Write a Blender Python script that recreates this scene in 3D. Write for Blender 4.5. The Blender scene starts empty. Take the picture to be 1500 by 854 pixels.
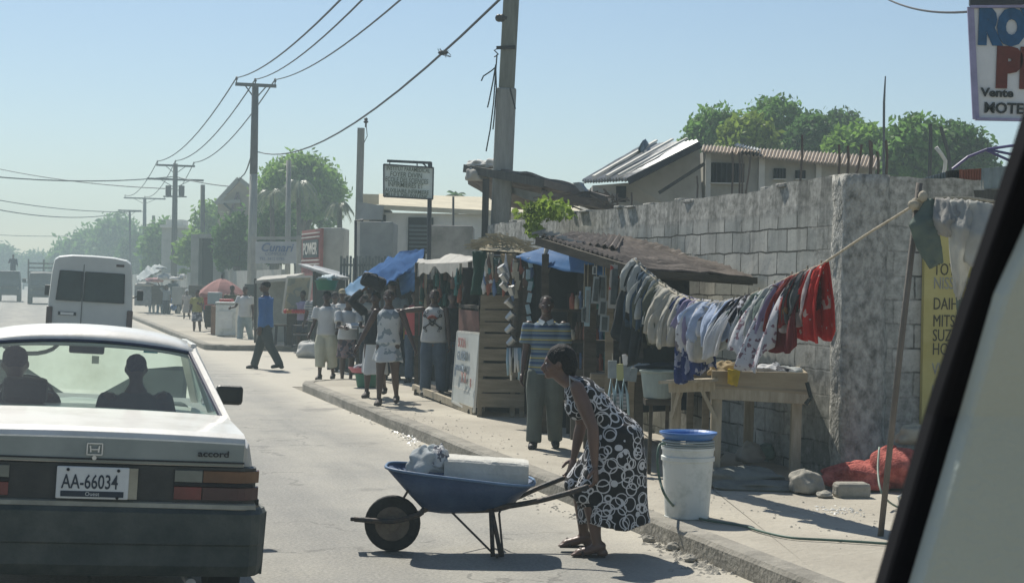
import bpy, math, random
import numpy as np
from mathutils import Vector, Matrix, noise as mnoise
random.seed(7); RNG = np.random.RandomState(7)
SC = bpy.context.scene
COL = SC.collection
R = math.radians
# ---------------------------------------------------------------- camera
H = 1.70; FPX = 2400.0; CX, CY = 750.0, 427.0; PITCH = math.atan(8/2400); ROLL = R(1.0)
F_ = Vector((0, math.cos(PITCH), -math.sin(PITCH))); U0 = Vector((0, math.sin(PITCH), math.cos(PITCH))); R0 = Vector((1, 0, 0))
R_ = R0*math.cos(ROLL)+U0*math.sin(ROLL); U_ = -R0*math.sin(ROLL)+U0*math.cos(ROLL)
cd = bpy.data.cameras.new('camera'); cam = bpy.data.objects.new('camera', cd); COL.objects.link(cam)
cm = Matrix.Identity(4)
for i in range(3):
    cm[i][0] = R_[i]; cm[i][1] = U_[i]; cm[i][2] = -F_[i]
cm[2][3] = H
cam.matrix_world = cm
cd.sensor_width = 36; cd.lens = FPX/1500*36; cd.clip_start = .05; cd.clip_end = 3000
cd.dof.use_dof = True; cd.dof.focus_distance = 14; cd.dof.aperture_fstop = 26
SC.camera = cam
# ---------------------------------------------------------------- light
SUN_EL, SUN_AZ = R(52), R(-27)          # azimuth from +Y towards +X
w = bpy.data.worlds.new('World'); SC.world = w; w.use_nodes = True
nt = w.node_tree; bg = nt.nodes['Background']
sky = nt.nodes.new('ShaderNodeTexSky'); sky.sky_type = 'NISHITA'; sky.sun_disc = False
sky.sun_elevation = SUN_EL; sky.sun_rotation = SUN_AZ; sky.air_density = 1.0; sky.dust_density = .3; sky.ozone_density = 1.9
nt.links.new(sky.outputs[0], bg.inputs[0]); bg.inputs[1].default_value = 0.064
sd = bpy.data.lights.new('sun', 'SUN'); sun = bpy.data.objects.new('sun', sd); COL.objects.link(sun)
sd.energy = 4.0; sd.angle = R(.6); sd.color = (1, .95, .86)
sdir = Vector((math.sin(SUN_AZ)*math.cos(SUN_EL), math.cos(SUN_AZ)*math.cos(SUN_EL), math.sin(SUN_EL)))
sun.rotation_euler = sdir.to_track_quat('Z', 'Y').to_euler()
SC.view_settings.view_transform = 'Standard'; SC.view_settings.look = 'None'
SC.view_settings.exposure = 0.70; SC.view_settings.gamma = 1
SC.cycles.max_bounces = 8; SC.cycles.volume_bounces = 1; SC.cycles.transparent_max_bounces = 16
SC.cycles.use_denoising = True
HAZE_D = 0.0032
# ---------------------------------------------------------------- pixel and road frames (layout only)
def ray(px, py): return F_ + R_*((px-CX)/FPX) - U_*((py-CY)/FPX)
def G(px, py, z=0.0):
    d = ray(px, py); k = (z-H)/d.z; return Vector((0, 0, H)) + d*k
def W(px, py, Y):
    d = ray(px, py); return Vector((0, 0, H)) + d*(Y/d.y)
TH = math.atan(700/2400); CT, ST = math.cos(TH), math.sin(TH)
def RD(s, t, z=0): return Vector((t*CT-s*ST, t*ST+s*CT, z))
def ST_(p): return (-p.x*ST+p.y*CT, p.x*CT+p.y*ST)
def WT(px, py, t):
    'point on the vertical plane at lateral road offset t'
    d = ray(px, py); k = t/(d.x*CT+d.y*ST); return Vector((0, 0, H)) + d*k
KERB = 4.05; WALLT = 6.5; SWZ = .13
# ---------------------------------------------------------------- materials
_m = {}
def lin(c): return tuple((x/12.92 if x <= .04045 else ((x+.055)/1.055)**2.4) for x in c)
def nodes(m): return m.node_tree.nodes, m.node_tree.links
def M(name, col, rough=.8, var=.22, scale=3.0, bump=.15, bscale=40, metal=0, col2=None, thr=None, spec=.3, trans=0, coat=0, stretch=None):
    if name in _m: return _m[name]
    m = bpy.data.materials.new(name); m.use_nodes = True; _m[name] = m
    N, L = nodes(m); b = N['Principled BSDF']
    b.inputs['Roughness'].default_value = rough; b.inputs['Metallic'].default_value = metal
    b.inputs['Specular IOR Level'].default_value = spec
    if coat: b.inputs['Coat Weight'].default_value = coat; b.inputs['Coat Roughness'].default_value = .08
    tc = N.new('ShaderNodeTexCoord'); src = tc.outputs['Object']
    if stretch:
        mp = N.new('ShaderNodeMapping'); mp.inputs['Scale'].default_value = stretch; L.new(src, mp.inputs[0]); src = mp.outputs[0]
    n = N.new('ShaderNodeTexNoise'); n.inputs['Scale'].default_value = scale; n.inputs['Detail'].default_value = 8; n.inputs['Roughness'].default_value = .65
    L.new(src, n.inputs['Vector'])
    cr = N.new('ShaderNodeValToRGB'); L.new(n.outputs['Fac'], cr.inputs[0])
    c2 = col2 or tuple(min(1, x*(1+var)) for x in col); c1 = col if col2 else tuple(x*(1-var) for x in col)
    lo, hi = thr or (.32, .68)
    cr.color_ramp.elements[0].position = lo; cr.color_ramp.elements[0].color = (*c1, 1)
    cr.color_ramp.elements[1].position = hi; cr.color_ramp.elements[1].color = (*c2, 1)
    L.new(cr.outputs[0], b.inputs['Base Color'])
    if bump:
        n2 = N.new('ShaderNodeTexNoise'); n2.inputs['Scale'].default_value = bscale; n2.inputs['Detail'].default_value = 6
        L.new(src, n2.inputs['Vector']); bp = N.new('ShaderNodeBump'); bp.inputs['Strength'].default_value = bump; bp.inputs['Distance'].default_value = .02
        L.new(n2.outputs['Fac'], bp.inputs['Height']); L.new(bp.outputs[0], b.inputs['Normal'])
    if trans:
        tr = N.new('ShaderNodeBsdfTranslucent'); L.new(cr.outputs[0], tr.inputs[0]); mx = N.new('ShaderNodeMixShader'); mx.inputs[0].default_value = trans
        L.new(b.outputs[0], mx.inputs[1]); L.new(tr.outputs[0], mx.inputs[2]); L.new(mx.outputs[0], N['Material Output'].inputs[0])
    return m
def math_node(N, L, op, a, b=None, c=None):
    n = N.new('ShaderNodeMath'); n.operation = op
    for i, x in enumerate((a, b, c)):
        if x is None: continue
        if isinstance(x, (int, float)): n.inputs[i].default_value = x
        else: L.new(x, n.inputs[i])
    return n.outputs[0]
def mixc(N, L, fac, a, b):
    n = N.new('ShaderNodeMix'); n.data_type = 'RGBA'
    if isinstance(fac, (int, float)): n.inputs[0].default_value = fac
    else: L.new(fac, n.inputs[0])
    for i, x in ((6, a), (7, b)):
        if isinstance(x, tuple): n.inputs[i].default_value = (*x, 1) if len(x) == 3 else x
        else: L.new(x, n.inputs[i])
    return n.outputs[2]
def glass(name, tint=(.75, .85, .82), rough=.03, refl=.5):
    if name in _m: return _m[name]
    m = bpy.data.materials.new(name); m.use_nodes = True; _m[name] = m
    N, L = nodes(m); N.remove(N['Principled BSDF'])
    t = N.new('ShaderNodeBsdfTransparent'); t.inputs[0].default_value = (*tint, 1)
    g = N.new('ShaderNodeBsdfGlossy'); g.inputs['Roughness'].default_value = rough; g.inputs[0].default_value = (1, 1, 1, 1)
    fr = N.new('ShaderNodeFresnel'); fr.inputs[0].default_value = 1.5
    k = math_node(N, L, 'MULTIPLY', fr.outputs[0], refl*2)
    d = N.new('ShaderNodeBsdfDiffuse'); d.inputs[0].default_value = (.35, .36, .32, 1)
    mx = N.new('ShaderNodeMixShader'); L.new(k, mx.inputs[0]); L.new(t.outputs[0], mx.inputs[1]); L.new(g.outputs[0], mx.inputs[2])
    m2 = N.new('ShaderNodeMixShader'); m2.inputs[0].default_value = .045; L.new(mx.outputs[0], m2.inputs[1]); L.new(d.outputs[0], m2.inputs[2])
    L.new(m2.outputs[0], N['Material Output'].inputs[0])
    return m
def pattern(name, base, ink, scale=14, kind='floral', thr=.5, ink2=None, rough=.9, trans=.0, stretch=None):
    'printed cloth: floral blotches, stripes or rings'
    if name in _m: return _m[name]
    m = M(name, base, rough, .1, 4, .1, 60, trans=trans)
    N, L = nodes(m); b = N['Principled BSDF']; old = b.inputs['Base Color'].links[0].from_socket
    tc = N.new('ShaderNodeTexCoord'); src = tc.outputs['Object']
    if stretch:
        mp = N.new('ShaderNodeMapping'); mp.inputs['Scale'].default_value = stretch; L.new(src, mp.inputs[0]); src = mp.outputs[0]
    if kind == 'stripes':
        sp = N.new('ShaderNodeSeparateXYZ'); L.new(src, sp.inputs[0])
        x = math_node(N, L, 'FRACT', math_node(N, L, 'MULTIPLY', sp.outputs[2], scale)); fac = math_node(N, L, 'GREATER_THAN', x, thr)
        out = mixc(N, L, fac, old, ink)
        if ink2:
            x2 = math_node(N, L, 'FRACT', math_node(N, L, 'MULTIPLY', sp.outputs[2], scale*.5)); f2 = math_node(N, L, 'GREATER_THAN', x2, .82); out = mixc(N, L, f2, out, ink2)
    elif kind == 'rings':
        out = old
        for sc, off, r1, r2 in ((scale, 0, .41, .48), (scale*1.13, 3.7, .38, .44), (scale*.92, 9.1, .42, .48)):
            ad = N.new('ShaderNodeVectorMath'); ad.operation = 'ADD'; ad.inputs[1].default_value = (off, off*1.3, off*.7); L.new(src, ad.inputs[0])
            v = N.new('ShaderNodeTexVoronoi'); v.inputs['Scale'].default_value = sc; v.inputs['Randomness'].default_value = .7; L.new(ad.outputs[0], v.inputs['Vector'])
            d = v.outputs['Distance']; f = math_node(N, L, 'MULTIPLY', math_node(N, L, 'GREATER_THAN', d, r1), math_node(N, L, 'LESS_THAN', d, r2)); out = mixc(N, L, f, out, ink)
    else:
        v = N.new('ShaderNodeTexNoise'); v.inputs['Scale'].default_value = scale; v.inputs['Detail'].default_value = 2; L.new(src, v.inputs['Vector'])
        f = math_node(N, L, 'GREATER_THAN', v.outputs['Fac'], thr); out = mixc(N, L, f, old, ink)
        if ink2:
            v2 = N.new('ShaderNodeTexVoronoi'); v2.inputs['Scale'].default_value = scale*1.2; L.new(src, v2.inputs['Vector'])
            f2 = math_node(N, L, 'LESS_THAN', v2.outputs['Distance'], .25); out = mixc(N, L, f2, out, ink2)
    L.new(out, b.inputs['Base Color'])
    if trans:
        for n in N:
            if n.type == 'BSDF_TRANSLUCENT': L.new(out, n.inputs[0])
    return m
# ---------------------------------------------------------------- mesh builder
class MB:
    def __init__(s): s.v = []; s.f = []
    def add(s, vs, fs):
        o = len(s.v); s.v += [tuple(p) for p in vs]; s.f += [tuple(i+o for i in f) for f in fs]; return s
    def box(s, c, d, rz=0, rot=None):
        m = rot if rot is not None else Matrix.Rotation(rz, 3, 'Z'); c = Vector(c)
        vs = [c + m @ Vector((x*d[0]/2, y*d[1]/2, z*d[2]/2)) for x in (-1, 1) for y in (-1, 1) for z in (-1, 1)]
        return s.add(vs, [(0, 1, 3, 2), (4, 6, 7, 5), (0, 4, 5, 1), (2, 3, 7, 6), (0, 2, 6, 4), (1, 5, 7, 3)])
    def bar(s, p, q, w, h=None, up=(0, 0, 1)):
        p, q = Vector(p), Vector(q); h = h or w; d = (q-p).normalized(); u = Vector(up)
        if abs(d.dot(u)) > .98: u = Vector((0, 1, 0))
        a = d.cross(u).normalized(); b = a.cross(d)
        vs = [e + a*(x*w/2) + b*(y*h/2) for e in (p, q) for x, y in ((-1, -1), (1, -1), (1, 1), (-1, 1))]
        return s.add(vs, [(3, 2, 1, 0), (4, 5, 6, 7), (0, 1, 5, 4), (1, 2, 6, 5), (2, 3, 7, 6), (3, 0, 4, 7)])
    def tube(s, pts, r, n=8, ratio=1.0, side=None, caps=True, dome=False):
        pts = [Vector(p) for p in pts]; k = len(pts)
        rr = list(r) if hasattr(r, '__len__') else [r]*k
        if dome:
            a = (pts[0]-pts[1]).normalized(); b = (pts[-1]-pts[-2]).normalized()
            P = []; Q = []
            for t in (.96, .75, .4): P.append(pts[0]+a*rr[0]*t); Q.append(rr[0]*math.sqrt(1-t*t))
            P += pts; Q += rr
            for t in (.4, .75, .96): P.append(pts[-1]+b*rr[-1]*t); Q.append(rr[-1]*math.sqrt(1-t*t))
            pts, rr = P, Q; k = len(pts)
        vs = []; a0 = None
        for i, p in enumerate(pts):
            d = (pts[min(i+1, k-1)]-pts[max(i-1, 0)]).normalized()
            if side is not None:
                a = Vector(side); a = (a-d*a.dot(d)).normalized()
            else:
                if a0 is None: a0 = Vector((1, 0, 0)) if abs(d.x) < .8 else Vector((0, 1, 0))
                a = (a0-d*a0.dot(d)).normalized(); a0 = a
            b = d.cross(a)
            for j in range(n):
                t = 2*math.pi*j/n; vs.append(p + a*(rr[i]*math.cos(t)) + b*(rr[i]*ratio*math.sin(t)))
        fs = [(i*n+j, i*n+(j+1) % n, (i+1)*n+(j+1) % n, (i+1)*n+j) for i in range(k-1) for j in range(n)]
        if caps: fs += [tuple(range(n-1, -1, -1)), tuple((k-1)*n+j for j in range(n))]
        return s.add(vs, fs)
    def ball(s, c, r, n=12, m=8, rot=None):
        r = r if hasattr(r, '__len__') else (r, r, r); c = Vector(c); vs = []; M3 = rot or Matrix.Identity(3)
        for i in range(m+1):
            a = math.pi*i/m; a = min(max(a, .08), math.pi-.08)
            for j in range(n):
                t = 2*math.pi*j/n; vs.append(c + M3 @ Vector((r[0]*math.sin(a)*math.cos(t), r[1]*math.sin(a)*math.sin(t), r[2]*math.cos(a))))
        fs = [(i*n+j, (i+1)*n+j, (i+1)*n+(j+1) % n, i*n+(j+1) % n) for i in range(m) for j in range(n)]
        fs += [tuple(range(n)), tuple(m*n+j for j in range(n-1, -1, -1))]
        return s.add(vs, fs)
    def grid(s, P, closeu=False):
        nu, nv = len(P), len(P[0]); vs = [p for row in P for p in row]
        fs = [(i*nv+j, ((i+1) % nu)*nv+j, ((i+1) % nu)*nv+j+1, i*nv+j+1) for i in range(nu if closeu else nu-1) for j in range(nv-1)]
        return s.add(vs, fs)
    def prism(s, poly, vec):
        n = len(poly); v = Vector(vec); poly = [Vector(p) for p in poly]
        return s.add(poly+[p+v for p in poly], [tuple(range(n-1, -1, -1)), tuple(n+i for i in range(n))]+[(i, (i+1) % n, n+(i+1) % n, n+i) for i in range(n)])
    def lathe(s, prof, c=(0, 0, 0), n=24, sx=1, sy=1):
        c = Vector(c)
        P = [[c+Vector((r*math.cos(2*math.pi*j/n)*sx, r*math.sin(2*math.pi*j/n)*sy, z)) for r, z in prof] for j in range(n)]
        return s.grid(P, True)
    def xf(s, m): s.v = [tuple(m @ Vector(p)) for p in s.v]; return s
    def build(s, name, mat, parent=None, smooth=False, bev=0, world=False, solid=0, kind=None, sub=0):
        vs = s.v
        if world and parent is not None:
            inv = wmat(parent).inverted(); vs = [tuple(inv @ Vector(p)) for p in vs]
        me = bpy.data.meshes.new(name); me.from_pydata([tuple(p) for p in vs], [], s.f); me.update()
        if smooth: me.polygons.foreach_set('use_smooth', [True]*len(me.polygons))
        me.materials.append(mat); o = bpy.data.objects.new(name, me); COL.objects.link(o)
        if parent is not None: o.parent = parent
        if bev:
            b = o.modifiers.new('bevel', 'BEVEL'); b.width = bev; b.segments = 2; b.limit_method = 'ANGLE'; b.angle_limit = R(35)
        if sub:
            b = o.modifiers.new('sub', 'SUBSURF'); b.levels = sub; b.render_levels = sub
        if solid:
            b = o.modifiers.new('solid', 'SOLIDIFY'); b.thickness = solid; b.offset = 0
        if kind: o['kind'] = kind
        return o
def wmat(o):
    m = Matrix.LocRotScale(o.location, o.rotation_euler, o.scale)
    return (wmat(o.parent) @ m) if o.parent else m
def thing(name, label, cat, loc=(0, 0, 0), rz=0, group=None, rot=None, scale=None):
    o = bpy.data.objects.new(name, None); COL.objects.link(o); o.location = loc; o.rotation_euler = rot if rot else (0, 0, rz)
    o.empty_display_size = .1
    if scale: o.scale = scale
    return tag(o, label, cat, group)
def tag(o, label, cat, group=None):
    o['label'] = label; o['category'] = cat
    if group: o['group'] = group
    return o
def dup(o, parent=None, **kw):
    c = o.copy(); COL.objects.link(c)
    if parent is not None: c.parent = parent
    for ch in list(o.children): dup(ch, c)
    return c
def place(root, loc, rz=None, label=None, group=None):
    root.location = loc
    if rz is not None: root.rotation_euler = (0, 0, rz)
    if label: root['label'] = label
    if group: root['group'] = group
    return root
def text(s, size, mat, parent, loc, rot, name='lettering', depth=.004, align='LEFT', sx=1, bold=0, shear=0):
    c = bpy.data.curves.new('t', 'FONT'); c.body = s; c.size = size; c.extrude = depth; c.align_x = align; c.offset = bold; c.shear = shear; c.resolution_u = 3
    o = bpy.data.objects.new('t', c); COL.objects.link(o)
    dg = bpy.context.evaluated_depsgraph_get(); me = bpy.data.meshes.new_from_object(o.evaluated_get(dg)); bpy.data.objects.remove(o)
    me.materials.clear(); me.materials.append(mat); me.name = name
    t = bpy.data.objects.new(name, me); COL.objects.link(t); t.parent = parent; t.location = loc; t.rotation_euler = rot; t.scale = (sx, 1, 1)
    return t
def remesh(mb, voxel, smooth=2, noise_amp=0, nscale=6, name='m'):
    'fuse overlapping closed pieces into one continuous skin'
    me = bpy.data.meshes.new(name); me.from_pydata([tuple(p) for p in mb.v], [], mb.f); me.update()
    o = bpy.data.objects.new('tmp', me); COL.objects.link(o)
    md = o.modifiers.new('r', 'REMESH'); md.mode = 'VOXEL'; md.voxel_size = voxel; md.use_smooth_shade = True
    if smooth:
        ms = o.modifiers.new('s', 'SMOOTH'); ms.iterations = smooth; ms.factor = .5
    dg = bpy.context.evaluated_depsgraph_get(); out = bpy.data.meshes.new_from_object(o.evaluated_get(dg)); bpy.data.objects.remove(o)
    if noise_amp and len(out.vertices):
        n = len(out.vertices); co = np.empty(n*3); out.vertices.foreach_get('co', co); co = co.reshape(-1, 3)
        no = np.empty(n*3); out.vertices.foreach_get('normal', no); no = no.reshape(-1, 3)
        d = (np.sin(co[:, 0]*nscale*3+1.7*np.sin(co[:, 2]*nscale))+np.sin(co[:, 1]*nscale*4+co[:, 2]*nscale*1.3)+.8*np.sin(co[:, 2]*nscale*2.2+co[:, 0]*nscale*5))/3
        co = co+no*(d*noise_amp)[:, None]; out.vertices.foreach_set('co', co.ravel())
    out.update(); return out
def mesh_obj(me, name, mat, parent):
    me.name = name; me.materials.clear(); me.materials.append(mat)
    o = bpy.data.objects.new(name, me); COL.objects.link(o); o.parent = parent; return o
def nz(x, y=0, z=0): return mnoise.noise(Vector((x, y, z)))
# ================================================================ SETTING
dust = (.27, .25, .205)
m_ground = M('dusty earth', (.22, .20, .16), .95, .2, .35, .5, 30)
def mat_road():
    m = bpy.data.materials.new('dusty asphalt'); m.use_nodes = True; N, L = nodes(m); b = N['Principled BSDF']; b.inputs['Roughness'].default_value = .75; b.inputs['Specular IOR Level'].default_value = .35
    tc = N.new('ShaderNodeTexCoord'); mp = N.new('ShaderNodeMapping'); mp.inputs['Rotation'].default_value = (0, 0, -TH); L.new(tc.outputs['Object'], mp.inputs[0])
    st = N.new('ShaderNodeMapping'); st.inputs['Scale'].default_value = (1.3, .12, 1); L.new(mp.outputs[0], st.inputs[0])
    def nse(src, s, d=8):
        n = N.new('ShaderNodeTexNoise'); n.inputs['Scale'].default_value = s; n.inputs['Detail'].default_value = d; n.inputs['Roughness'].default_value = .65; L.new(src, n.inputs['Vector']); return n.outputs['Fac']
    def ramp(f, a, ca, z, cz):
        r = N.new('ShaderNodeValToRGB'); L.new(f, r.inputs[0]); r.color_ramp.elements[0].position = a; r.color_ramp.elements[1].position = z
        r.color_ramp.elements[0].color = (*ca, 1); r.color_ramp.elements[1].color = (*cz, 1); return r.outputs[0]
    c = ramp(nse(st.outputs[0], 1.6), .35, (.135, .137, .125), .62, (.27, .26, .225))
    c2 = ramp(nse(mp.outputs[0], .9), .4, (0, 0, 0), .62, (1, 1, 1)); c = mixc(N, L, math_node(N, L, 'MULTIPLY', c2, .55), c, (.35, .33, .27))
    # worn tyre tracks
    sp = N.new('ShaderNodeSeparateXYZ'); L.new(mp.outputs[0], sp.inputs[0])
    w_ = math_node(N, L, 'ADD', sp.outputs[0], math_node(N, L, 'MULTIPLY', nse(mp.outputs[0], .25, 2), 1.2))
    tr = math_node(N, L, 'POWER', math_node(N, L, 'ABSOLUTE', math_node(N, L, 'SINE', math_node(N, L, 'MULTIPLY', w_, 1.9))), 4)
    c = mixc(N, L, math_node(N, L, 'MULTIPLY', tr, .55), c, (.12, .122, .115))
    # dark cracks and tar
    v = N.new('ShaderNodeTexVoronoi'); v.feature = 'DISTANCE_TO_EDGE'; v.inputs['Scale'].default_value = .8
    wv = N.new('ShaderNodeVectorMath'); wv.operation = 'ADD'; nv = N.new('ShaderNodeTexNoise'); nv.inputs['Scale'].default_value = 2; nv.inputs['Detail'].default_value = 6; L.new(mp.outputs[0], nv.inputs['Vector'])
    L.new(mp.outputs[0], wv.inputs[0]); L.new(nv.outputs['Color'], wv.inputs[1]); L.new(wv.outputs[0], v.inputs['Vector'])
    ck = math_node(N, L, 'LESS_THAN', v.outputs['Distance'], .012); ck = math_node(N, L, 'MULTIPLY', ck, math_node(N, L, 'GREATER_THAN', nse(mp.outputs[0], .5, 2), .5)); c = mixc(N, L, math_node(N, L, 'MULTIPLY', ck, .85), c, (.07, .07, .062))
    g = nse(mp.outputs[0], 45, 5); c = mixc(N, L, .38, c, ramp(g, .35, (.1, .1, .09), .65, (.38, .36, .31)))
    # dust drifted against the kerb, oil stains
    dr = N.new('ShaderNodeMapRange'); L.new(math_node(N, L, 'ADD', sp.outputs[0], math_node(N, L, 'MULTIPLY', nse(mp.outputs[0], 1.2, 5), .9)), dr.inputs[0]); dr.inputs[1].default_value = 3.6; dr.inputs[2].default_value = 4.4; c = mixc(N, L, math_node(N, L, 'MULTIPLY', dr.outputs[0], .8), c, (.40, .37, .30))
    oil = N.new('ShaderNodeMapRange'); L.new(nse(mp.outputs[0], .65, 4), oil.inputs[0]); oil.inputs[1].default_value = .60; oil.inputs[2].default_value = .68; c = mixc(N, L, math_node(N, L, 'MULTIPLY', oil.outputs[0], .6), c, (.075, .075, .07))
    L.new(c, b.inputs['Base Color'])
    bp = N.new('ShaderNodeBump'); bp.inputs['Strength'].default_value = .5; bp.inputs['Distance'].default_value = .02
    L.new(math_node(N, L, 'ADD', nse(mp.outputs[0], 35, 6), math_node(N, L, 'MULTIPLY', nse(mp.outputs[0], 4, 4), 2)), bp.inputs['Height']); L.new(bp.outputs[0], b.inputs['Normal'])
    return m
m_road = mat_road()
MB().grid([[Vector((x, y, -.006)) for y in (-60, 60, 400, 2500)] for x in (-1500, -300, 0, 300, 1500)]).build('ground', m_ground, kind='structure')
def rsheet(name, s0, s1, t0, t1, z, mat, ns=2, nt_=2):
    return MB().grid([[RD(s0+(s1-s0)*i/ns, t0+(t1-t0)*j/nt_, z) for i in range(ns+1)] for j in range(nt_+1)]).build(name, mat, kind='structure')
rsheet('road', -30, 420, -7.5, KERB, 0, m_road, 8, 2)
S_CORN = 26.6; S_FAR = 40.3
MB().grid([[RD(s, t, 0.0) for t in (KERB, 12, 40)] for s in (S_CORN, S_FAR)]).build('side_road', m_road, kind='structure')
m_walk = M('dirty concrete walk', (.30, .275, .225), .95, .25, .8, .6, 22, col2=(.42, .39, .32), thr=(.35, .7))
m_kerb = M('worn kerb concrete', (.24, .225, .19), .95, .3, 3, .8, 25)
def walk(s0, s1, name, rn, t1=WALLT+.4, rf=0):
    # walking surface with a rounded street corner
    r = 1.2; mb = MB(); out = []
    n = 8; pts = []
    if rf:
        pts.append((s0, t1+8 if rf else t1))
        for i in range(n+1):
            a = math.pi/2*i/n; pts.append((s0+r-r*math.cos(a)*1.0, KERB+r-r*math.sin(a)))
    else: pts += [(s0, KERB)]
    for k in range(1, 40):
        s = s0+r+(s1-s0-2*r)*k/40; pts.append((s, KERB+.02*nz(s*.8)))
    if rn:
        for i in range(n+1):
            a = math.pi/2*i/n; pts.append((s1-r+r*math.sin(a), KERB+r-r*math.cos(a)))
        pts.append((s1, t1+2))
    else: pts.append((s1, KERB))
    edge = [RD(s, t, 0) for s, t in pts]
    kb = MB(); P = []
    for i, p in enumerate(edge):
        d = (edge[min(i+1, len(edge)-1)]-edge[max(i-1, 0)]).normalized(); nn = Vector((d.y, -d.x, 0))
        wob = .03*nz(i*1.7)+.02*nz(i*4.3, 2); h = SWZ+.014*nz(i*.9, 3)-(.03 if nz(i*2.1, 8) > .45 else 0)
        P.append([p+Vector((0, 0, -.02)), p+nn*wob+Vector((0, 0, h-.02)), p+nn*(.02+wob)+Vector((0, 0, h+.006)), p+nn*.17+Vector((0, 0, h+.006)), p+nn*.18+Vector((0, 0, -.02))])
    kb.grid(P).build(name[1], m_kerb, kind='structure')
    # surface between kerb and property line
    inner = [e+ (Vector((( edge[min(i+1, len(edge)-1)]-edge[max(i-1,0)]).normalized().y, -(edge[min(i+1, len(edge)-1)]-edge[max(i-1,0)]).normalized().x, 0))*.15) for i, e in enumerate(edge)]
    poly = [(p.x, p.y, SWZ-.003) for p in inner]
    far = [RD(s1 if rn else s1, t1+(2 if rn else 0), SWZ-.003), RD(s0, t1+(8 if rf else 0), SWZ-.003)]
    mb.add(poly+[tuple(q) for q in far], [tuple(range(len(poly)+2))])
    return mb.build(name[0], m_walk, kind='structure')
walk(-25, S_CORN, ('pavement', 'kerb'), True)
walk(S_FAR, 330, ('pavement', 'kerb'), False, t1=30, rf=1)
MB().grid([[RD(s, t, SWZ-.004) for t in (WALLT+.35, 40)] for s in (-20, S_CORN-.3)]).build('yard_ground', m_ground, kind='structure')
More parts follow.
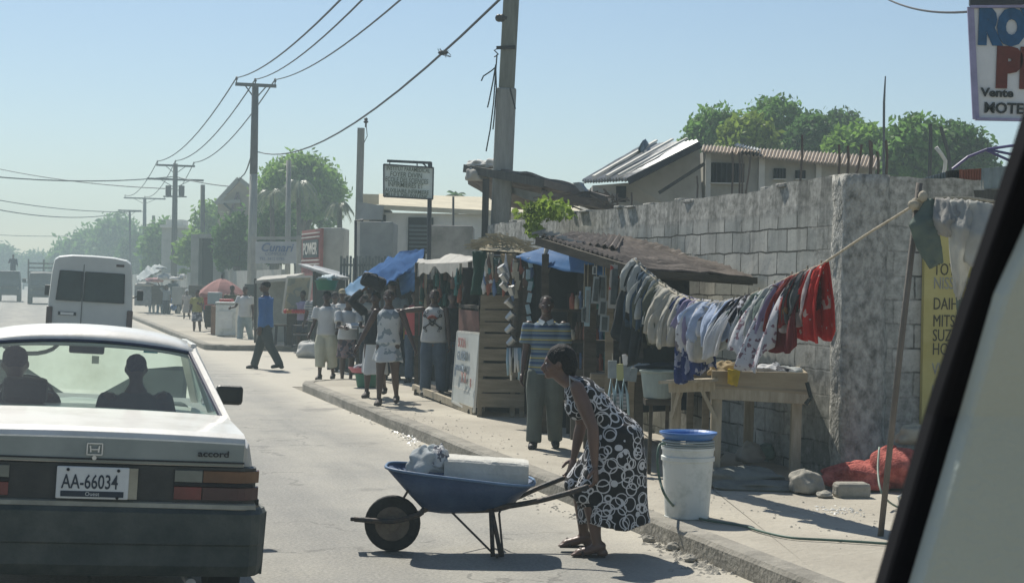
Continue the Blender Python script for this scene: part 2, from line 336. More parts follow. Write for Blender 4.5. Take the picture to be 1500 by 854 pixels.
# ---------------------------------------------------------------- perimeter block wall
def mat_block(name='weathered concrete block', horiz='x'):
    m = bpy.data.materials.new(name); m.use_nodes = True; N, L = nodes(m); b = N['Principled BSDF']; b.inputs['Roughness'].default_value = .95; b.inputs['Specular IOR Level'].default_value = .15
    tc = N.new('ShaderNodeTexCoord'); sp = N.new('ShaderNodeSeparateXYZ'); L.new(tc.outputs['Object'], sp.inputs[0])
    wn = N.new('ShaderNodeTexNoise'); wn.inputs['Scale'].default_value = 3; wn.inputs['Detail'].default_value = 5; L.new(tc.outputs['Object'], wn.inputs['Vector'])
    off = math_node(N, L, 'MULTIPLY', math_node(N, L, 'SUBTRACT', wn.outputs['Fac'], .5), .05)
    cb = N.new('ShaderNodeCombineXYZ'); L.new(math_node(N, L, 'ADD', sp.outputs[0], off), cb.inputs[0]); L.new(math_node(N, L, 'ADD', sp.outputs[2], off), cb.inputs[1])
    br = N.new('ShaderNodeTexBrick'); L.new(cb.outputs[0], br.inputs['Vector'])
    br.inputs['Scale'].default_value = 1; br.inputs['Brick Width'].default_value = .40; br.inputs['Row Height'].default_value = .205; br.inputs['Mortar Size'].default_value = .009; br.inputs['Mortar Smooth'].default_value = .3; br.offset = .5
    br.inputs['Color1'].default_value = (.31, .325, .30, 1); br.inputs['Color2'].default_value = (.53, .52, .46, 1); br.inputs['Mortar'].default_value = (.085, .085, .075, 1)
    def nse(s, d=8, st=None, o=0):
        mp = N.new('ShaderNodeMapping'); mp.inputs['Scale'].default_value = st or (1, 1, 1); mp.inputs['Location'].default_value = (o, o, o); L.new(tc.outputs['Object'], mp.inputs[0])
        n = N.new('ShaderNodeTexNoise'); n.inputs['Scale'].default_value = s; n.inputs['Detail'].default_value = d; n.inputs['Roughness'].default_value = .68; L.new(mp.outputs[0], n.inputs['Vector']); return n.outputs['Fac']
    def step(f, a, z):
        r = N.new('ShaderNodeMapRange'); L.new(f, r.inputs[0]); r.inputs[1].default_value = a; r.inputs[2].default_value = z; return r.outputs[0]
    c = br.outputs['Color']
    plast = step(nse(1.1, 8, o=4), .53, .6)                 # smeared mortar patches hide the joints
    top = step(sp.outputs[2], 2.36, 2.40); tn = step(math_node(N, L, 'ADD', sp.outputs[2], math_node(N, L, 'MULTIPLY', nse(3), .2)), 2.44, 2.50)
    corner = step(math_node(N, L, 'ADD', sp.outputs[0], math_node(N, L, 'MULTIPLY', nse(2.5, 7, o=9), 1.1)), 1.25, 1.0)
    pl = math_node(N, L, 'MAXIMUM', math_node(N, L, 'MAXIMUM', math_node(N, L, 'MULTIPLY', plast, .85), tn), math_node(N, L, 'MULTIPLY', corner, .72))
    c = mixc(N, L, pl, c, mixc(N, L, step(nse(12, 9), .35, .65), (.17, .17, .15), (.52, .51, .46)))
    streak = step(nse(2.2, 6, (2.2, 1, .12), 1), .46, .66); hi = step(sp.outputs[2], 1.5, 2.9)
    c = mixc(N, L, math_node(N, L, 'MULTIPLY', math_node(N, L, 'MULTIPLY', streak, hi), .9), c, (.075, .078, .068))
    low = step(sp.outputs[2], 1.3, .1); c = mixc(N, L, math_node(N, L, 'MULTIPLY', math_node(N, L, 'MULTIPLY', low, step(nse(1.6, 9, o=7), .38, .6)), .8), c, (.085, .09, .075))
    c = mixc(N, L, math_node(N, L, 'MULTIPLY', step(nse(20, 8, o=2), .52, .72), .4), c, (.13, .135, .115)); c = mixc(N, L, math_node(N, L, 'MULTIPLY', step(nse(8, 8, o=12), .54, .70), .3), c, (.62, .62, .57))
    L.new(c, b.inputs['Base Color'])
    bp = N.new('ShaderNodeBump'); bp.inputs['Strength'].default_value = 1; bp.inputs['Distance'].default_value = .012
    hgt = math_node(N, L, 'SUBTRACT', math_node(N, L, 'MULTIPLY', nse(25), .3), math_node(N, L, 'MULTIPLY', math_node(N, L, 'MULTIPLY', br.outputs['Fac'], math_node(N, L, 'SUBTRACT', 1, pl)), 1.2))
    L.new(hgt, bp.inputs['Height']); L.new(bp.outputs[0], b.inputs['Normal'])
    return m
m_block = mat_block()
m_rough = M('rough cast concrete', (.12, .12, .105), .97, .4, 17, 1.0, 40, col2=(.52, .51, .46), thr=(.30, .70), stretch=(1, 1, .7))
# corner from the picture geometry
pc = WT(1226, 560, WALLT); S_C = ST_(pc)[0]
s_end = ST_(WT(705, 400, WALLT))[0]
WH = 2.68
def wall_mesh(length, h0, th=.2, seed=0, nx=70, nzv=12, drop=None):
    mb = MB(); P = []
    for i in range(nx+1):
        x = length*i/nx; top = h0+.018*nz(x*2.3, seed)+.012*nz(x*9, seed+5)+(drop(x) if drop else 0)
        col = [Vector((x, -th/2, 0))]
        for k in range(1, nzv): col.append(Vector((x, -th/2+.006*nz(x*3, k, seed), top*k/nzv)))
        col += [Vector((x, -th/2+.01, top)), Vector((x, th/2-.01, top+.01*nz(x*5, 9))), Vector((x, th/2, 0))]
        P.append(col)
    mb.grid(P)
    a = P[0]; b = P[-1]; mb.add(a, [tuple(range(len(a)))]); mb.add(b, [tuple(range(len(b)-1, -1, -1))])
    return mb
# long wall: local x runs from the near corner away along the street, front (-y local) faces the road
wl = thing('block_wall', 'long weathered grey concrete block wall running along behind the market stalls', 'wall', RD(S_C, WALLT+.1, 0), TH+math.pi/2)
MX = wmat(wl)
Lw = s_end-S_C
mbw = wall_mesh(Lw, WH, drop=lambda x: (-.05 if x > 1.35 else 0)-(.0 if x < 9 else .03))
mbw.v = [(x, -y, z) for x, y, z in mbw.v]; mbw.f = [tuple(reversed(f)) for f in mbw.f]
mbw.build('blockwork', m_block, wl)
cap = MB()
for i in range(26):
    x = .2+i*(Lw-.4)/26; cap.box((x+random.uniform(0, .2), random.uniform(-.05, .05), WH+.0+random.uniform(-.03, .015)-(.05 if x > 1.35 else 0)), (random.uniform(.1, .35), .17, random.uniform(.02, .05)), random.uniform(-.1, .1))
cap.build('coping', m_rough, wl, bev=.01)
# return wall facing the camera
wr = thing('block_wall', 'short grey block wall with a rough cast corner, facing us beside the yellow panel', 'wall', RD(S_C-.02, WALLT+.05, 0), TH)
wall_mesh(4.2, WH-.0, seed=3, nx=40).build('blockwork', m_block, wr)
col = MB(); P = []
for j in range(29):
    z = WH*j/28+.005; row = []
    for k in range(20):
        a = 2*math.pi*k/20; cx = max(-1, min(1, 1.25*math.cos(a))); cy = max(-1, min(1, 1.25*math.sin(a)))
        row.append(Vector((.13+cx*(.2+.022*nz(z*4, k*.8)+.015*nz(z*11, k)), cy*(.155+.02*nz(z*4, k*.8, 4)+.012*nz(z*12, k, 2)), z)))
    P.append(row)
mbc = MB(); nk = 20
mbc.add([p for r_ in P for p in r_], [(i*nk+j, i*nk+(j+1) % nk, (i+1)*nk+(j+1) % nk, (i+1)*nk+j) for i in range(28) for j in range(nk)]+[tuple(28*nk+j for j in range(nk))])
mbc.build('corner_column', m_rough, wr, smooth=True)
# ================================================================ PEOPLE
skin_d = M('dark brown skin', (.075, .043, .031), .42, .15, 12, .1, 80, spec=.4)
skin_m = M('brown skin', (.12, .068, .048), .42, .15, 12, .1, 80, spec=.4)
hair_m = M('black hair', (.010, .009, .009), .8, .4, 60, .8, 120)
shoe_m = M('dark shoe', (.03, .028, .026), .6, .3, 20, .1)
eye_w = M('eye white', (.55, .53, .5), .3, .05, 5, 0); lip_m = M('lips', (.11, .045, .04), .5, .1, 10, 0)
def V3(*a): return Vector(a)
def skeleton(p):
    'joints for a figure of height 1, facing +y, feet near z = 0'
    J = {}; hipz = .50; lean = R(p.get('lean', 0)); tw = R(p.get('twist', 0)); side = R(p.get('side', 0))
    pel = V3(0, 0, .53)
    up = V3(math.sin(side), math.sin(lean), math.cos(lean)).normalized()
    J['pel'] = pel; J['waist'] = pel+up*.09; l2 = R(p.get('lean2', p.get('lean', 0))); up2 = V3(math.sin(side), math.sin(l2), math.cos(l2)).normalized()
    J['chest'] = J['waist']+up2*.115; J['neckb'] = J['chest']+up2*.085
    ln = R(p.get('neck', p.get('lean', 0)*.4)); un = V3(0, math.sin(ln), math.cos(ln))
    J['neckt'] = J['neckb']+un*.05; hd = R(p.get('head', 0)); J['headup'] = V3(0, math.sin(hd), math.cos(hd)); J['head'] = J['neckt']+J['headup']*.055+V3(0, .008, 0)
    sx = V3(math.cos(tw), math.sin(tw), 0); J['sx'] = sx; J['up2'] = up2
    shw = p.get('shw', .112)
    for k, sgn in (('R', 1), ('L', -1)):
        hip = pel+V3(sgn*.05, 0, -.03); a, kn = p.get('leg'+k, (0, 3)); a, kn = R(a), R(kn); out = R(p.get('legout', 2))*sgn
        knee = hip+V3(math.sin(out), math.sin(a), -math.cos(a)).normalized()*.235
        ank = knee+V3(math.sin(out)*.5, math.sin(a-kn), -math.cos(a-kn)).normalized()*.225
        J['hip'+k], J['knee'+k], J['ank'+k] = hip, knee, ank
        sh = J['neckb']+sx*(sgn*shw)-up2*.022; J['sh'+k] = sh
        af, ao, eb, ei = (tuple(p.get('arm'+k, (5, 8, 15, 0)))+(0,))[:4]; af, ao, eb, ei = map(R, (af, ao, eb, ei))
        d1 = V3(sgn*math.sin(ao), math.sin(af)*math.cos(ao), -math.cos(af)*math.cos(ao)).normalized(); el = sh+d1*.172
        d2 = V3(sgn*math.sin(ao-ei), math.sin(af+eb)*math.cos(ao-ei), -math.cos(af+eb)*math.cos(ao-ei)).normalized(); wr = el+d2*.148
        if 'wr'+k in p:
            wr = Vector(p['wr'+k]); d = wr-sh; D = min(d.length, .315); d = d.normalized(); wr = sh+d*D
            c = (.172**2-.148**2+D*D)/(2*D); h = math.sqrt(max(0, .172**2-c*c)); pole = Vector(p.get('pole'+k, (sgn*.3, -.4, -1))); pole = (pole-d*pole.dot(d)).normalized()
            el = sh+d*c+pole*h; d2 = (wr-el).normalized()
        J['el'+k], J['wr'+k], J['hd'+k] = el, wr, d2
    mz = min(J['ankR'].z, J['ankL'].z)-.04
    if not p.get('sit'):
        for k, v in J.items():
            if isinstance(v, Vector) and k not in ('sx', 'up2', 'headup', 'hdR', 'hdL'): v.z -= mz
    return J
def face_rot(J, turn):
    'head frame: columns right, forward, up'
    up = J['headup']; f = V3(-math.sin(turn), math.cos(turn), 0); f = (f-up*f.dot(up)).normalized(); r = f.cross(up).normalized()
    return Matrix((r, f, up)).transposed()
def head_mesh(mb, J, turn):
    Rm = face_rot(J, turn); c = J['head']
    def at(x, y, z): return c + Rm @ Vector((x, y, z))
    mb.ball(at(0, -.006, .010), (.044, .056, .052), rot=Rm); mb.ball(at(0, .012, -.025), (.034, .040, .040), rot=Rm)
    mb.ball(at(0, .040, -.050), (.018, .016, .014), rot=Rm)                       # chin
    mb.tube([at(0, .048, .004), at(0, .062, -.020)], [.007, .012], 8, dome=True)     # nose
    mb.ball(at(0, .050, -.034), (.019, .010, .009), rot=Rm)                       # lips
    mb.ball(at(0, .045, .014), (.030, .010, .007), rot=Rm)                        # brow
    for s in (-1, 1):
        mb.ball(at(s*.046, -.004, -.006), (.006, .011, .018), rot=Rm); mb.ball(at(s*.025, .036, -.016), (.014, .014, .014), rot=Rm)
    mb.tube([J['neckb'], J['neckt'], at(0, -.012, -.03)], [.036, .030, .031], 12, dome=True)
    return Rm, at
def hand(mb, wr, d, s, palm_in, curl=25, spread=1.0, n=6):
    'palm, four fingers with bends and a thumb from the side of the palm'
    d = d.normalized(); pin = Vector(palm_in); pin = (pin-d*pin.dot(d)).normalized(); sd = d.cross(pin)*s
    mb.tube([wr-d*.005, wr+d*.018, wr+d*.052], [.016, .022, .023], 10, ratio=.48, side=sd, dome=True)
    for i, (o, l) in enumerate(((-.017, .040), (-.006, .046), (.006, .043), (.016, .034))):
        p = wr+d*.050+sd*o; pts = [p]; c = R(curl*.4)
        for seg in (.42, .33, .25):
            dd = d*math.cos(c)+pin*math.sin(c)+sd*o*spread*4; pts.append(pts[-1]+dd.normalized()*l*seg); c += R(curl)
        mb.tube(pts, [.0062, .0058, .0052, .0042], n, dome=True)
    t = wr+d*.018-sd*.019; t2 = t+(d*.6-sd*.75+pin*.3).normalized()*.022; t3 = t2+(d*.85-sd*.1+pin*.5).normalized()*.020
    mb.tube([t, t2, t3], [.0085, .007, .0055], n, dome=True)
def foot(mb, ank, yaw, bare=True, k=1.0):
    f = V3(-math.sin(yaw), math.cos(yaw), 0); a = Vector(ank)
    mb.tube([a+V3(0, 0, .004)-f*.012, V3(a.x, a.y, 0)+f*.03+V3(0, 0, a.z-.012), V3(a.x, a.y, 0)+f*.075+V3(0, 0, a.z-.022)], [.024*k, .024*k, .021*k], 10, ratio=.8, side=V3(f.y, -f.x, 0), dome=True)
    mb.ball(a-f*.02+V3(0, 0, -.022), (.02*k, .024*k, .018*k))
    if bare:
        sdv = V3(f.y, -f.x, 0)
        for i, o in enumerate((-.018, -.008, .001, .010, .018)):
            mb.tube([a+f*.085+sdv*o+V3(0, 0, -.027), a+f*(.108-abs(i-1)*.004)+sdv*o+V3(0, 0, -.031)], [.007, .005], 6, dome=True)
def torso(mb, J, gr=1.0, add=0.0, f=0, bust=0, belly=0):
    sx = J['sx']; up = J['up2']; pts = [J['pel']+V3(0, 0, -.045), J['pel'], J['waist'], J['chest'], J['neckb']-up*.035, J['neckb']-up*.006]
    rr = [.078*gr+add, .092*gr+add, .076*(1+belly)*gr+add, .088*gr+add, .088+add, .052+add]
    mb.tube(pts, rr, 16, ratio=.68, side=sx, dome=True)
    if bust:
        fw = up.cross(sx)*-1; fw = sx.cross(up)*-1 if False else Vector((0, 1, 0)); fw = (fw-up*fw.dot(up)).normalized()
        for s in (-1, 1): mb.ball(J['chest']+sx*(.038*s)+fw*(.045+add)+up*-.004, (.042+add, .036+add, .042+add))
def body_mesh(mb, J, p, turn):
    gr = p.get('girth', 1.0); torso(mb, J, gr, 0, bust=p.get('bust'), belly=p.get('belly', 0)); lg = p.get('limb', 1.0)
    for k in 'RL':
        mb.tube([J['hip'+k], J['hip'+k].lerp(J['knee'+k], .5), J['knee'+k]], [.056*gr*lg, .048*gr*lg, .034*lg], 12, dome=True)
        c = J['knee'+k].lerp(J['ank'+k], .33)+V3(0, -.006, 0)
        mb.tube([J['knee'+k], c, J['knee'+k].lerp(J['ank'+k], .75), J['ank'+k]], [.034*lg, .034*lg, .021*lg, .020], 12, dome=True)
        mb.tube([J['sh'+k], J['sh'+k].lerp(J['el'+k], .45), J['el'+k]], [.028*lg, .029*lg, .022*lg], 10, dome=True)
        mb.tube([J['el'+k], J['el'+k].lerp(J['wr'+k], .3), J['wr'+k]], [.022*lg, .023*lg, .0145], 10, dome=True)
    return head_mesh(mb, J, turn)
def top_mesh(mb, J, p, sleeve='short', hem=-.03, add=.010, loose=.012):
    gr = p.get('girth', 1.0); sx = J['sx']; up = J['up2']
    pts = [J['pel']+V3(0, 0, hem), J['pel']+V3(0, 0, hem+.02), J['pel']+V3(0, 0, .01), J['waist'], J['chest'], J['neckb']-up*.048, J['neckb']-up*.022, J['neckb']+up*.002]
    rr = [.094*gr+add+loose, .095*gr+add+loose, .093*gr+add+loose, .080*gr*(1+p.get('belly', 0))+add+loose, .088*gr+add+loose*.5, .092+add, .074+add, .044+add]
    mb.tube(pts, rr, 18, ratio=.70, side=sx)
    if p.get('bust'):
        fw = Vector((0, 1, 0)); fw = (fw-up*fw.dot(up)).normalized()
        for s in (-1, 1): mb.ball(J['chest']+sx*(.038*s)+fw*(.045+add), (.045+add, .038+add, .045+add))
    if sleeve:
        for k in 'RL':
            a, e, w_ = J['sh'+k], J['el'+k], J['wr'+k]
            if sleeve == 'short': mb.tube([a-(e-a)*.08+V3(0, 0, -.006), a.lerp(e, .12), a.lerp(e, .4), a.lerp(e, .72)], [.042, .042+add*.4, .040+add*.5, .040+add*.9], 12)
            else: mb.tube([a-(e-a)*.02, a.lerp(e, .5), e, e.lerp(w_, .5), e.lerp(w_, .95)], [.040+add*.5, .036+add, .030+add, .027+add, .022+add], 12)
def trousers_mesh(mb, J, p, length=1.0, wide=1.0):
    gr = p.get('girth', 1.0); sx = Vector((1, 0, 0))
    mb.tube([J['pel']+V3(0, 0, -.05), J['pel']+V3(0, 0, -.01), J['pel']+V3(0, 0, .05)], [.096*gr, .102*gr, .092*gr], 16, ratio=.72, side=sx, dome=False)
    for k in 'RL':
        h, kn, an = J['hip'+k], J['knee'+k], J['ank'+k]; end = kn.lerp(an, (length-.5)*2) if length > .5 else h.lerp(kn, length*2)
        if length > .5: mb.tube([h, h.lerp(kn, .5), kn, kn.lerp(end, .5), end], [.066*gr, .060*gr*wide, .049*wide, .044*wide, .043*wide], 12)
        else: mb.tube([h, h.lerp(end, .5), end], [.066*gr, .064*gr*wide, .060*wide], 12)
def skirt_mesh(mb, J, p, z1, flare=1.25, top=None, folds=7, amp=.008, fwd=0):
    'skirt hanging from the waist to height z1 (fraction of the figure)'
    gr = p.get('girth', 1.0); w0 = top or J['waist']; n = 28; P = []
    kc = (J['kneeR']+J['kneeL'])/2; c1 = Vector(((J['ankR'].x+J['ankL'].x)/2*.5+kc.x*.5, kc.y*.75+(J['ankR'].y+J['ankL'].y)/2*.25+fwd, z1))
    hipc = J['pel']+V3(0, -.006, -.03)
    sep = abs(J['kneeR'].y-J['kneeL'].y)/2
    rings = []
    for i in range(11):
        t = i/10
        if t < .3: c = w0.lerp(hipc, t/.3); r = (.080+(.104-.080)*(t/.3))*gr
        else: u = (t-.3)/.7; c = hipc.lerp(c1, u); r = .104*gr*(1+(flare-1)*u)
        rings.append((c, r, t))
    if p.get('skirt'):
        rings = [(Vector(c_), r_, t_, q_) for (c_, r_, q_, t_) in p['skirt']]
    vs = []
    for rg in rings:
        c, r, t = rg[:3]
        ry = (rg[3] if len(rg) > 3 else r*.74+max(0, t-.3)*sep*.9)
        for j in range(n):
            a = 2*math.pi*j/n; f = 1+(amp/r)*max(0, t-.15)*1.6*math.sin(folds*a+1.3*math.sin(2*a)); z = .012*math.sin(3*a+1)*(t > .99)
            vs.append(c+V3(r*f*math.cos(a), ry*f*math.sin(a), z))
    k = len(rings)
    fs = [(i*n+j, (i+1)*n+j, (i+1)*n+(j+1) % n, i*n+(j+1) % n) for i in range(k-1) for j in range(n)]+[tuple(range(n)), tuple((k-1)*n+j for j in range(n-1, -1, -1))]
    mb.add(vs, fs)
def thighs(b, J):
    b.ball(J['pel']+V3(0, 0, -.01), (.132, .104, .09), 18, 12)
    for k in 'RL': h, kn = J['hip'+k], J['knee'+k]; b.tube([h, h.lerp(kn, .5), h.lerp(kn, 1.02)], [.082, .074, .062], 12, dome=True)
def person(label, foot_at, height, heading, pose, voxel=.009, skin=None, hair='short', clothes=(), shoes=True, turn=0, group=None, face=False, eyes=False, scale=None):
    p = dict(pose); J = skeleton(p); t = thing('person', label, 'person', foot_at, heading, group); t.scale = (height,)*3
    mb = MB(); Rm, at = body_mesh(mb, J, p, R(turn)); fyR, fyL = R(p.get('feetR', -6)), R(p.get('feetL', 6))
    foot(mb, J['ankR'], fyR, not shoes); foot(mb, J['ankL'], fyL, not shoes)
    inn = p.get('palm', None)
    if voxel <= .006:
        for k, s in (('R', -1), ('L', 1)): hand(mb, J['wr'+k], p.get('hdir'+k) and Vector(p['hdir'+k]) or J['hd'+k], s, p.get('palm'+k, (-1 if k == 'R' else 1, .25, 0)), p.get('curl', 28))
    me = remesh(mb, voxel, 2)
    if voxel > .006:
        fm = MB()
        for k, s in (('R', -1), ('L', 1)): hand(fm, J['wr'+k], J['hd'+k], s, p.get('palm'+k, (-1 if k == 'R' else 1, .25, 0)), 26, n=5)
        tmp = bpy.data.meshes.new('h'); n0 = len(me.vertices)
        vs = [tuple(v.co) for v in me.vertices]; fs = [tuple(q.vertices) for q in me.polygons]
        tmp.from_pydata(vs+fm.v, [], fs+[tuple(i+n0 for i in f) for f in fm.f]); tmp.polygons.foreach_set('use_smooth', [True]*len(tmp.polygons)); tmp.update(); me = tmp
    mesh_obj(me, 'body', skin or skin_d, t)
    def sub(name, fn, mat, vx=None, amp=.0025, ns=14):
        b = MB(); fn(b); m2 = remesh(b, vx or max(voxel, .007), 1, amp, ns); return mesh_obj(m2, name, mat, t)
    # hair
    if hair:
        b = MB(); c = J['head']
        if hair == 'short': b.ball(at(0, -.011, .018), (.0465, .055, .0475), 16, 12, rot=Rm)
        elif hair == 'cropped': b.ball(at(0, -.010, .016), (.0455, .0545, .0478), 16, 12, rot=Rm)
        elif hair == 'nape':
            b.ball(at(0, -.016, .021), (.053, .062, .055), 16, 12, rot=Rm); b.ball(at(0, -.044, -.010), (.047, .038, .048), 14, 10, rot=Rm); b.ball(at(0, -.050, -.046), (.030, .022, .028), 10, 8, rot=Rm)
        elif hair in ('bun', 'long', 'scarf', 'plaits'):
            b.ball(at(0, -.013, .018), (.050, .057, .051), 16, 12, rot=Rm)
            if hair == 'bun': b.ball(at(0, -.062, .02), (.026, .026, .026))
            if hair == 'long': b.tube([at(0, -.03, .03), at(0, -.055, -.015), at(0, -.058, -.055)], [.045, .040, .022], 12, dome=True)
            if hair == 'plaits':
                for s in (-1, 1): b.tube([at(s*.03, -.03, .04), at(s*.052, -.03, 0), at(s*.05, -.03, -.05)], [.016, .013, .008], 8, dome=True)
        # keep the face clear
        m2 = remesh(b, min(voxel, .008), 1, .0016, 60); mesh_obj(m2, 'hair', hair_m, t)
    if eyes or face:
        for s in (-1, 1):
            b = MB(); b.ball(at(s*.018, .0475, .001), (.0075, .004, .0035), 8, 6, rot=Rm); b.build('eye', eye_w, t, smooth=True)
        b = MB(); b.ball(at(0, .0585, -.035), (.015, .004, .0055), 10, 6, rot=Rm); b.build('mouth', lip_m, t, smooth=True)
    for c in clothes:
        kind, mat = c[0], c[1]; kw = c[2] if len(c) > 2 else {}
        if kind == 'shirt': o = sub('shirt', lambda b: top_mesh(b, J, p, **kw), mat)
        elif kind == 'trousers': o = sub('trousers', lambda b: trousers_mesh(b, J, p, **kw), mat, amp=.004, ns=10)
        elif kind == 'shorts': o = sub('shorts', lambda b: trousers_mesh(b, J, p, **kw), mat)
        elif kind == 'skirt': o = sub('skirt', lambda b: skirt_mesh(b, J, p, **kw), mat, amp=.002)
        elif kind == 'dress':
            def fn(b, kw=kw): top_mesh(b, J, p, sleeve=kw.get('sleeve'), hem=.0, add=.008, loose=.006); (thighs(b, J) if p.get('skirt') else None); skirt_mesh(b, J, p, kw['z1'], kw.get('flare', 1.3), folds=kw.get('folds', 7), amp=kw.get('amp', .008), fwd=kw.get('fwd', 0))
            o = sub('dress', fn, mat)
        elif kind == 'cap':
            b = MB(); b.ball(at(0, -.010, .030), (.051, .060, .042), 14, 10, rot=Rm); b.tube([at(0, .03, .024), at(0, .085, .016)], [.036, .030], 12, ratio=.15, side=Rm.col[0]); b.build('cap', mat, t, smooth=True)
        elif kind == 'helmet': MB().ball(at(0, -.008, .016), (.070, .078, .068), 16, 12, rot=Rm).build('helmet', mat, t, smooth=True)
        elif kind == 'collar':
            b = MB()
            for s in (-1, 1): b.add([J['neckb']+V3(s*.004, .058, .0), J['neckb']+V3(s*.045, .035, .018), J['neckb']+V3(s*.05, .055, -.012), J['neckb']+V3(s*.02, .074, -.025)], [(0, 1, 2, 3)])
            b.build('collar', mat, t, solid=.004)
    if shoes:
        for k, y in (('R', fyR), ('L', fyL)):
            b = MB(); foot(b, J['ank'+k]+V3(0, 0, -.004), y, False, 1.22); mesh_obj(remesh(b, .006, 1), 'shoe', shoes if not isinstance(shoes, bool) else shoe_m, t)
    return t, J, at, Rm
def stand_at(px, py, pz=0.0): return G(px, py, pz)
def hgt(px, foot_y, head_y, pz=0.0):
    'standing height in metres from two picture rows'
    p = G(px, foot_y, pz); q = W(px, head_y, p.y); return q.z-pz
def heading_to(dx, dy): return math.atan2(-dx, dy)
# ================================================================ VEHICLES
m_white = M('dusty off white paint', (.44, .42, .35), .42, .12, 2.2, .06, 30, col2=(.64, .62, .56), thr=(.25, .55), spec=.5, coat=.35)
m_silver = M('grey boot panel', (.21, .24, .225), .55, .12, 2.5, .06, 30, col2=(.30, .33, .31), spec=.3)
m_black = M('black plastic', (.022, .024, .023), .5, .4, 6, .15, 60, col2=(.05, .052, .046), spec=.4)
m_bump = M('scuffed grey bumper', (.04, .05, .045), .65, .3, 3.5, .3, 50, col2=(.12, .125, .105), thr=(.38, .8))
m_tan = M('faded tan strip', (.34, .31, .23), .6, .3, 4, .1)
m_rubber = M('tyre rubber', (.022, .022, .021), .85, .4, 10, .3)
m_rim = M('dull steel', (.32, .32, .30), .45, .25, 6, .1, metal=.6)
m_chrome = M('dull chrome', (.55, .56, .56), .3, .15, 6, .03, metal=.9)
m_seal = M('black seal', (.016, .017, .02), .6, .3, 8, 0)
m_inter = M('grey green interior', (.05, .06, .055), .85, .2, 5, .1)
m_red = M('red lens', (.14, .022, .02), .25, .3, 5, .05, spec=.6); m_redd = M('dull red lens', (.055, .022, .02), .4, .3, 5, .05, spec=.5)
m_amb = M('amber lens', (.11, .045, .015), .25, .3, 6, .05, spec=.6); m_clear = M('clear lens', (.15, .16, .13), .3, .2, 8, .05, spec=.6)
m_glass = glass('car glass', (.60, .74, .70), refl=.3); m_glassv = glass('van glass', (.50, .60, .58))
def wheel(parent, c, r, w, inner=.6):
    tyre = MB(); P = []
    for j in range(28):
        a = 2*math.pi*j/28; row = []
        for rr, x in ((inner*r, -.42), (.9*r, -.5), (r*.985, -.4), (r, 0), (r*.985, .4), (.9*r, .5), (inner*r, .42)): row.append(Vector((c[0]+x*w, c[1]+rr*math.cos(a), c[2]+rr*math.sin(a))))
        P.append(row)
    wh = thing_part('wheel', parent, c)
    tyre.grid(P, True); t = tyre.build('tyre', m_rubber, wh, smooth=True, world=False); t.location = -Vector(c)
    rim = MB().tube([(c[0]-w*.35, c[1], c[2]), (c[0]+w*.35, c[1], c[2])], r*inner*1.02, 20).tube([(c[0]-w*.42, c[1], c[2]), (c[0]+w*.42, c[1], c[2])], r*.18, 10); o = rim.build('rim', m_rim, wh, bev=.01); o.location = -Vector(c)
def thing_part(name, parent, loc=(0, 0, 0)):
    o = bpy.data.objects.new(name, None); COL.objects.link(o); o.parent = parent; o.location = loc; o.empty_display_size = .05; return o
# ---- white saloon seen from behind. local: x right, y forward, z up, rear bumper face at y = 0
cpos = G(137, 760); cz = W(137, 760, 7.95); 
c0 = W(127, 640, 7.98); c0.z = 0
car = thing('saloon_car', 'dusty white three-box saloon close in front of us, plate AA-66034 between wide tail lights', 'car', (c0.x, c0.y, -.02), 0)
car.rotation_euler = (0, R(2.6), math.atan(.285))
HWc = .835
def sec(y, hw, zt, zb=.26, crown=.03, shoulder=.06):
    'half section from centre top to centre bottom'
    pts = [(0, zt+crown), (hw*.45, zt+crown*.8), (hw*.8, zt+crown*.25), (hw-.085, zt-.005), (hw-.045, zt-.03), (hw-.03, zt-.10), (hw-.002, zt-.24), (hw, zt-.34), (hw-.012, .45), (hw-.06, zb+.02), (hw*.7, zb), (0, zb)]
    f = [Vector((x, y, z)) for x, z in pts]; return f
def loft(secs):
    rows = []
    for s in secs: rows.append([Vector((-p.x, p.y, p.z)) for p in reversed(s[1:])]+[s[0]]+list(s[1:]))
    mb = MB().grid(rows); n = len(rows[0]); mb.add(rows[0], [tuple(range(n))]); mb.add(rows[-1], [tuple(range(n-1, -1, -1))]); return mb
body = loft([sec(.13, HWc-.035, .935), sec(.20, HWc-.02, .955), sec(.5, HWc-.005, .965), sec(1.0, HWc, .972), sec(1.25, HWc, .965), sec(1.9, HWc+.004, .92), sec(2.8, HWc+.004, .90), sec(3.2, HWc, .89), sec(3.7, HWc-.01, .83), sec(4.15, HWc-.04, .76), sec(4.3, HWc-.09, .70)])
body.build('body', m_white, car, smooth=False, bev=.006)
# boot lid: rear drop panel with a lip
tl = MB(); P = []
for i in range(21):
    x = -(HWc-.10)+2*(HWc-.10)*i/20; c = .018*(1-(x/HWc)**2)
    P.append([Vector((x, .09-c, .815)), Vector((x, .075-c, .83)), Vector((x, .062-c, .925+c)), Vector((x, .085-c, .955+c)), Vector((x, .14, .972+c)), Vector((x, .6, .985+c*1.2)), Vector((x, 1.05, .992+c*1.3)), Vector((x, 1.05, .96)), Vector((x, .14, .80))])
lid = tl.grid(P).build('boot_lid', m_white, car, smooth=False, bev=.004)
bf = MB(); P = []
for i in range(21):
    x = -(HWc-.105)+2*(HWc-.105)*i/20; c = .018*(1-(x/HWc)**2); P.append([Vector((x, .074-c, .822)), Vector((x, .068-c, .832)), Vector((x, .055-c, .926+c*.8)), Vector((x, .064-c, .934+c*.8))])
bf.grid(P).build('drop_panel', m_silver, lid)  # greyer sheet laid over the lid's rear face
tr_ = MB()
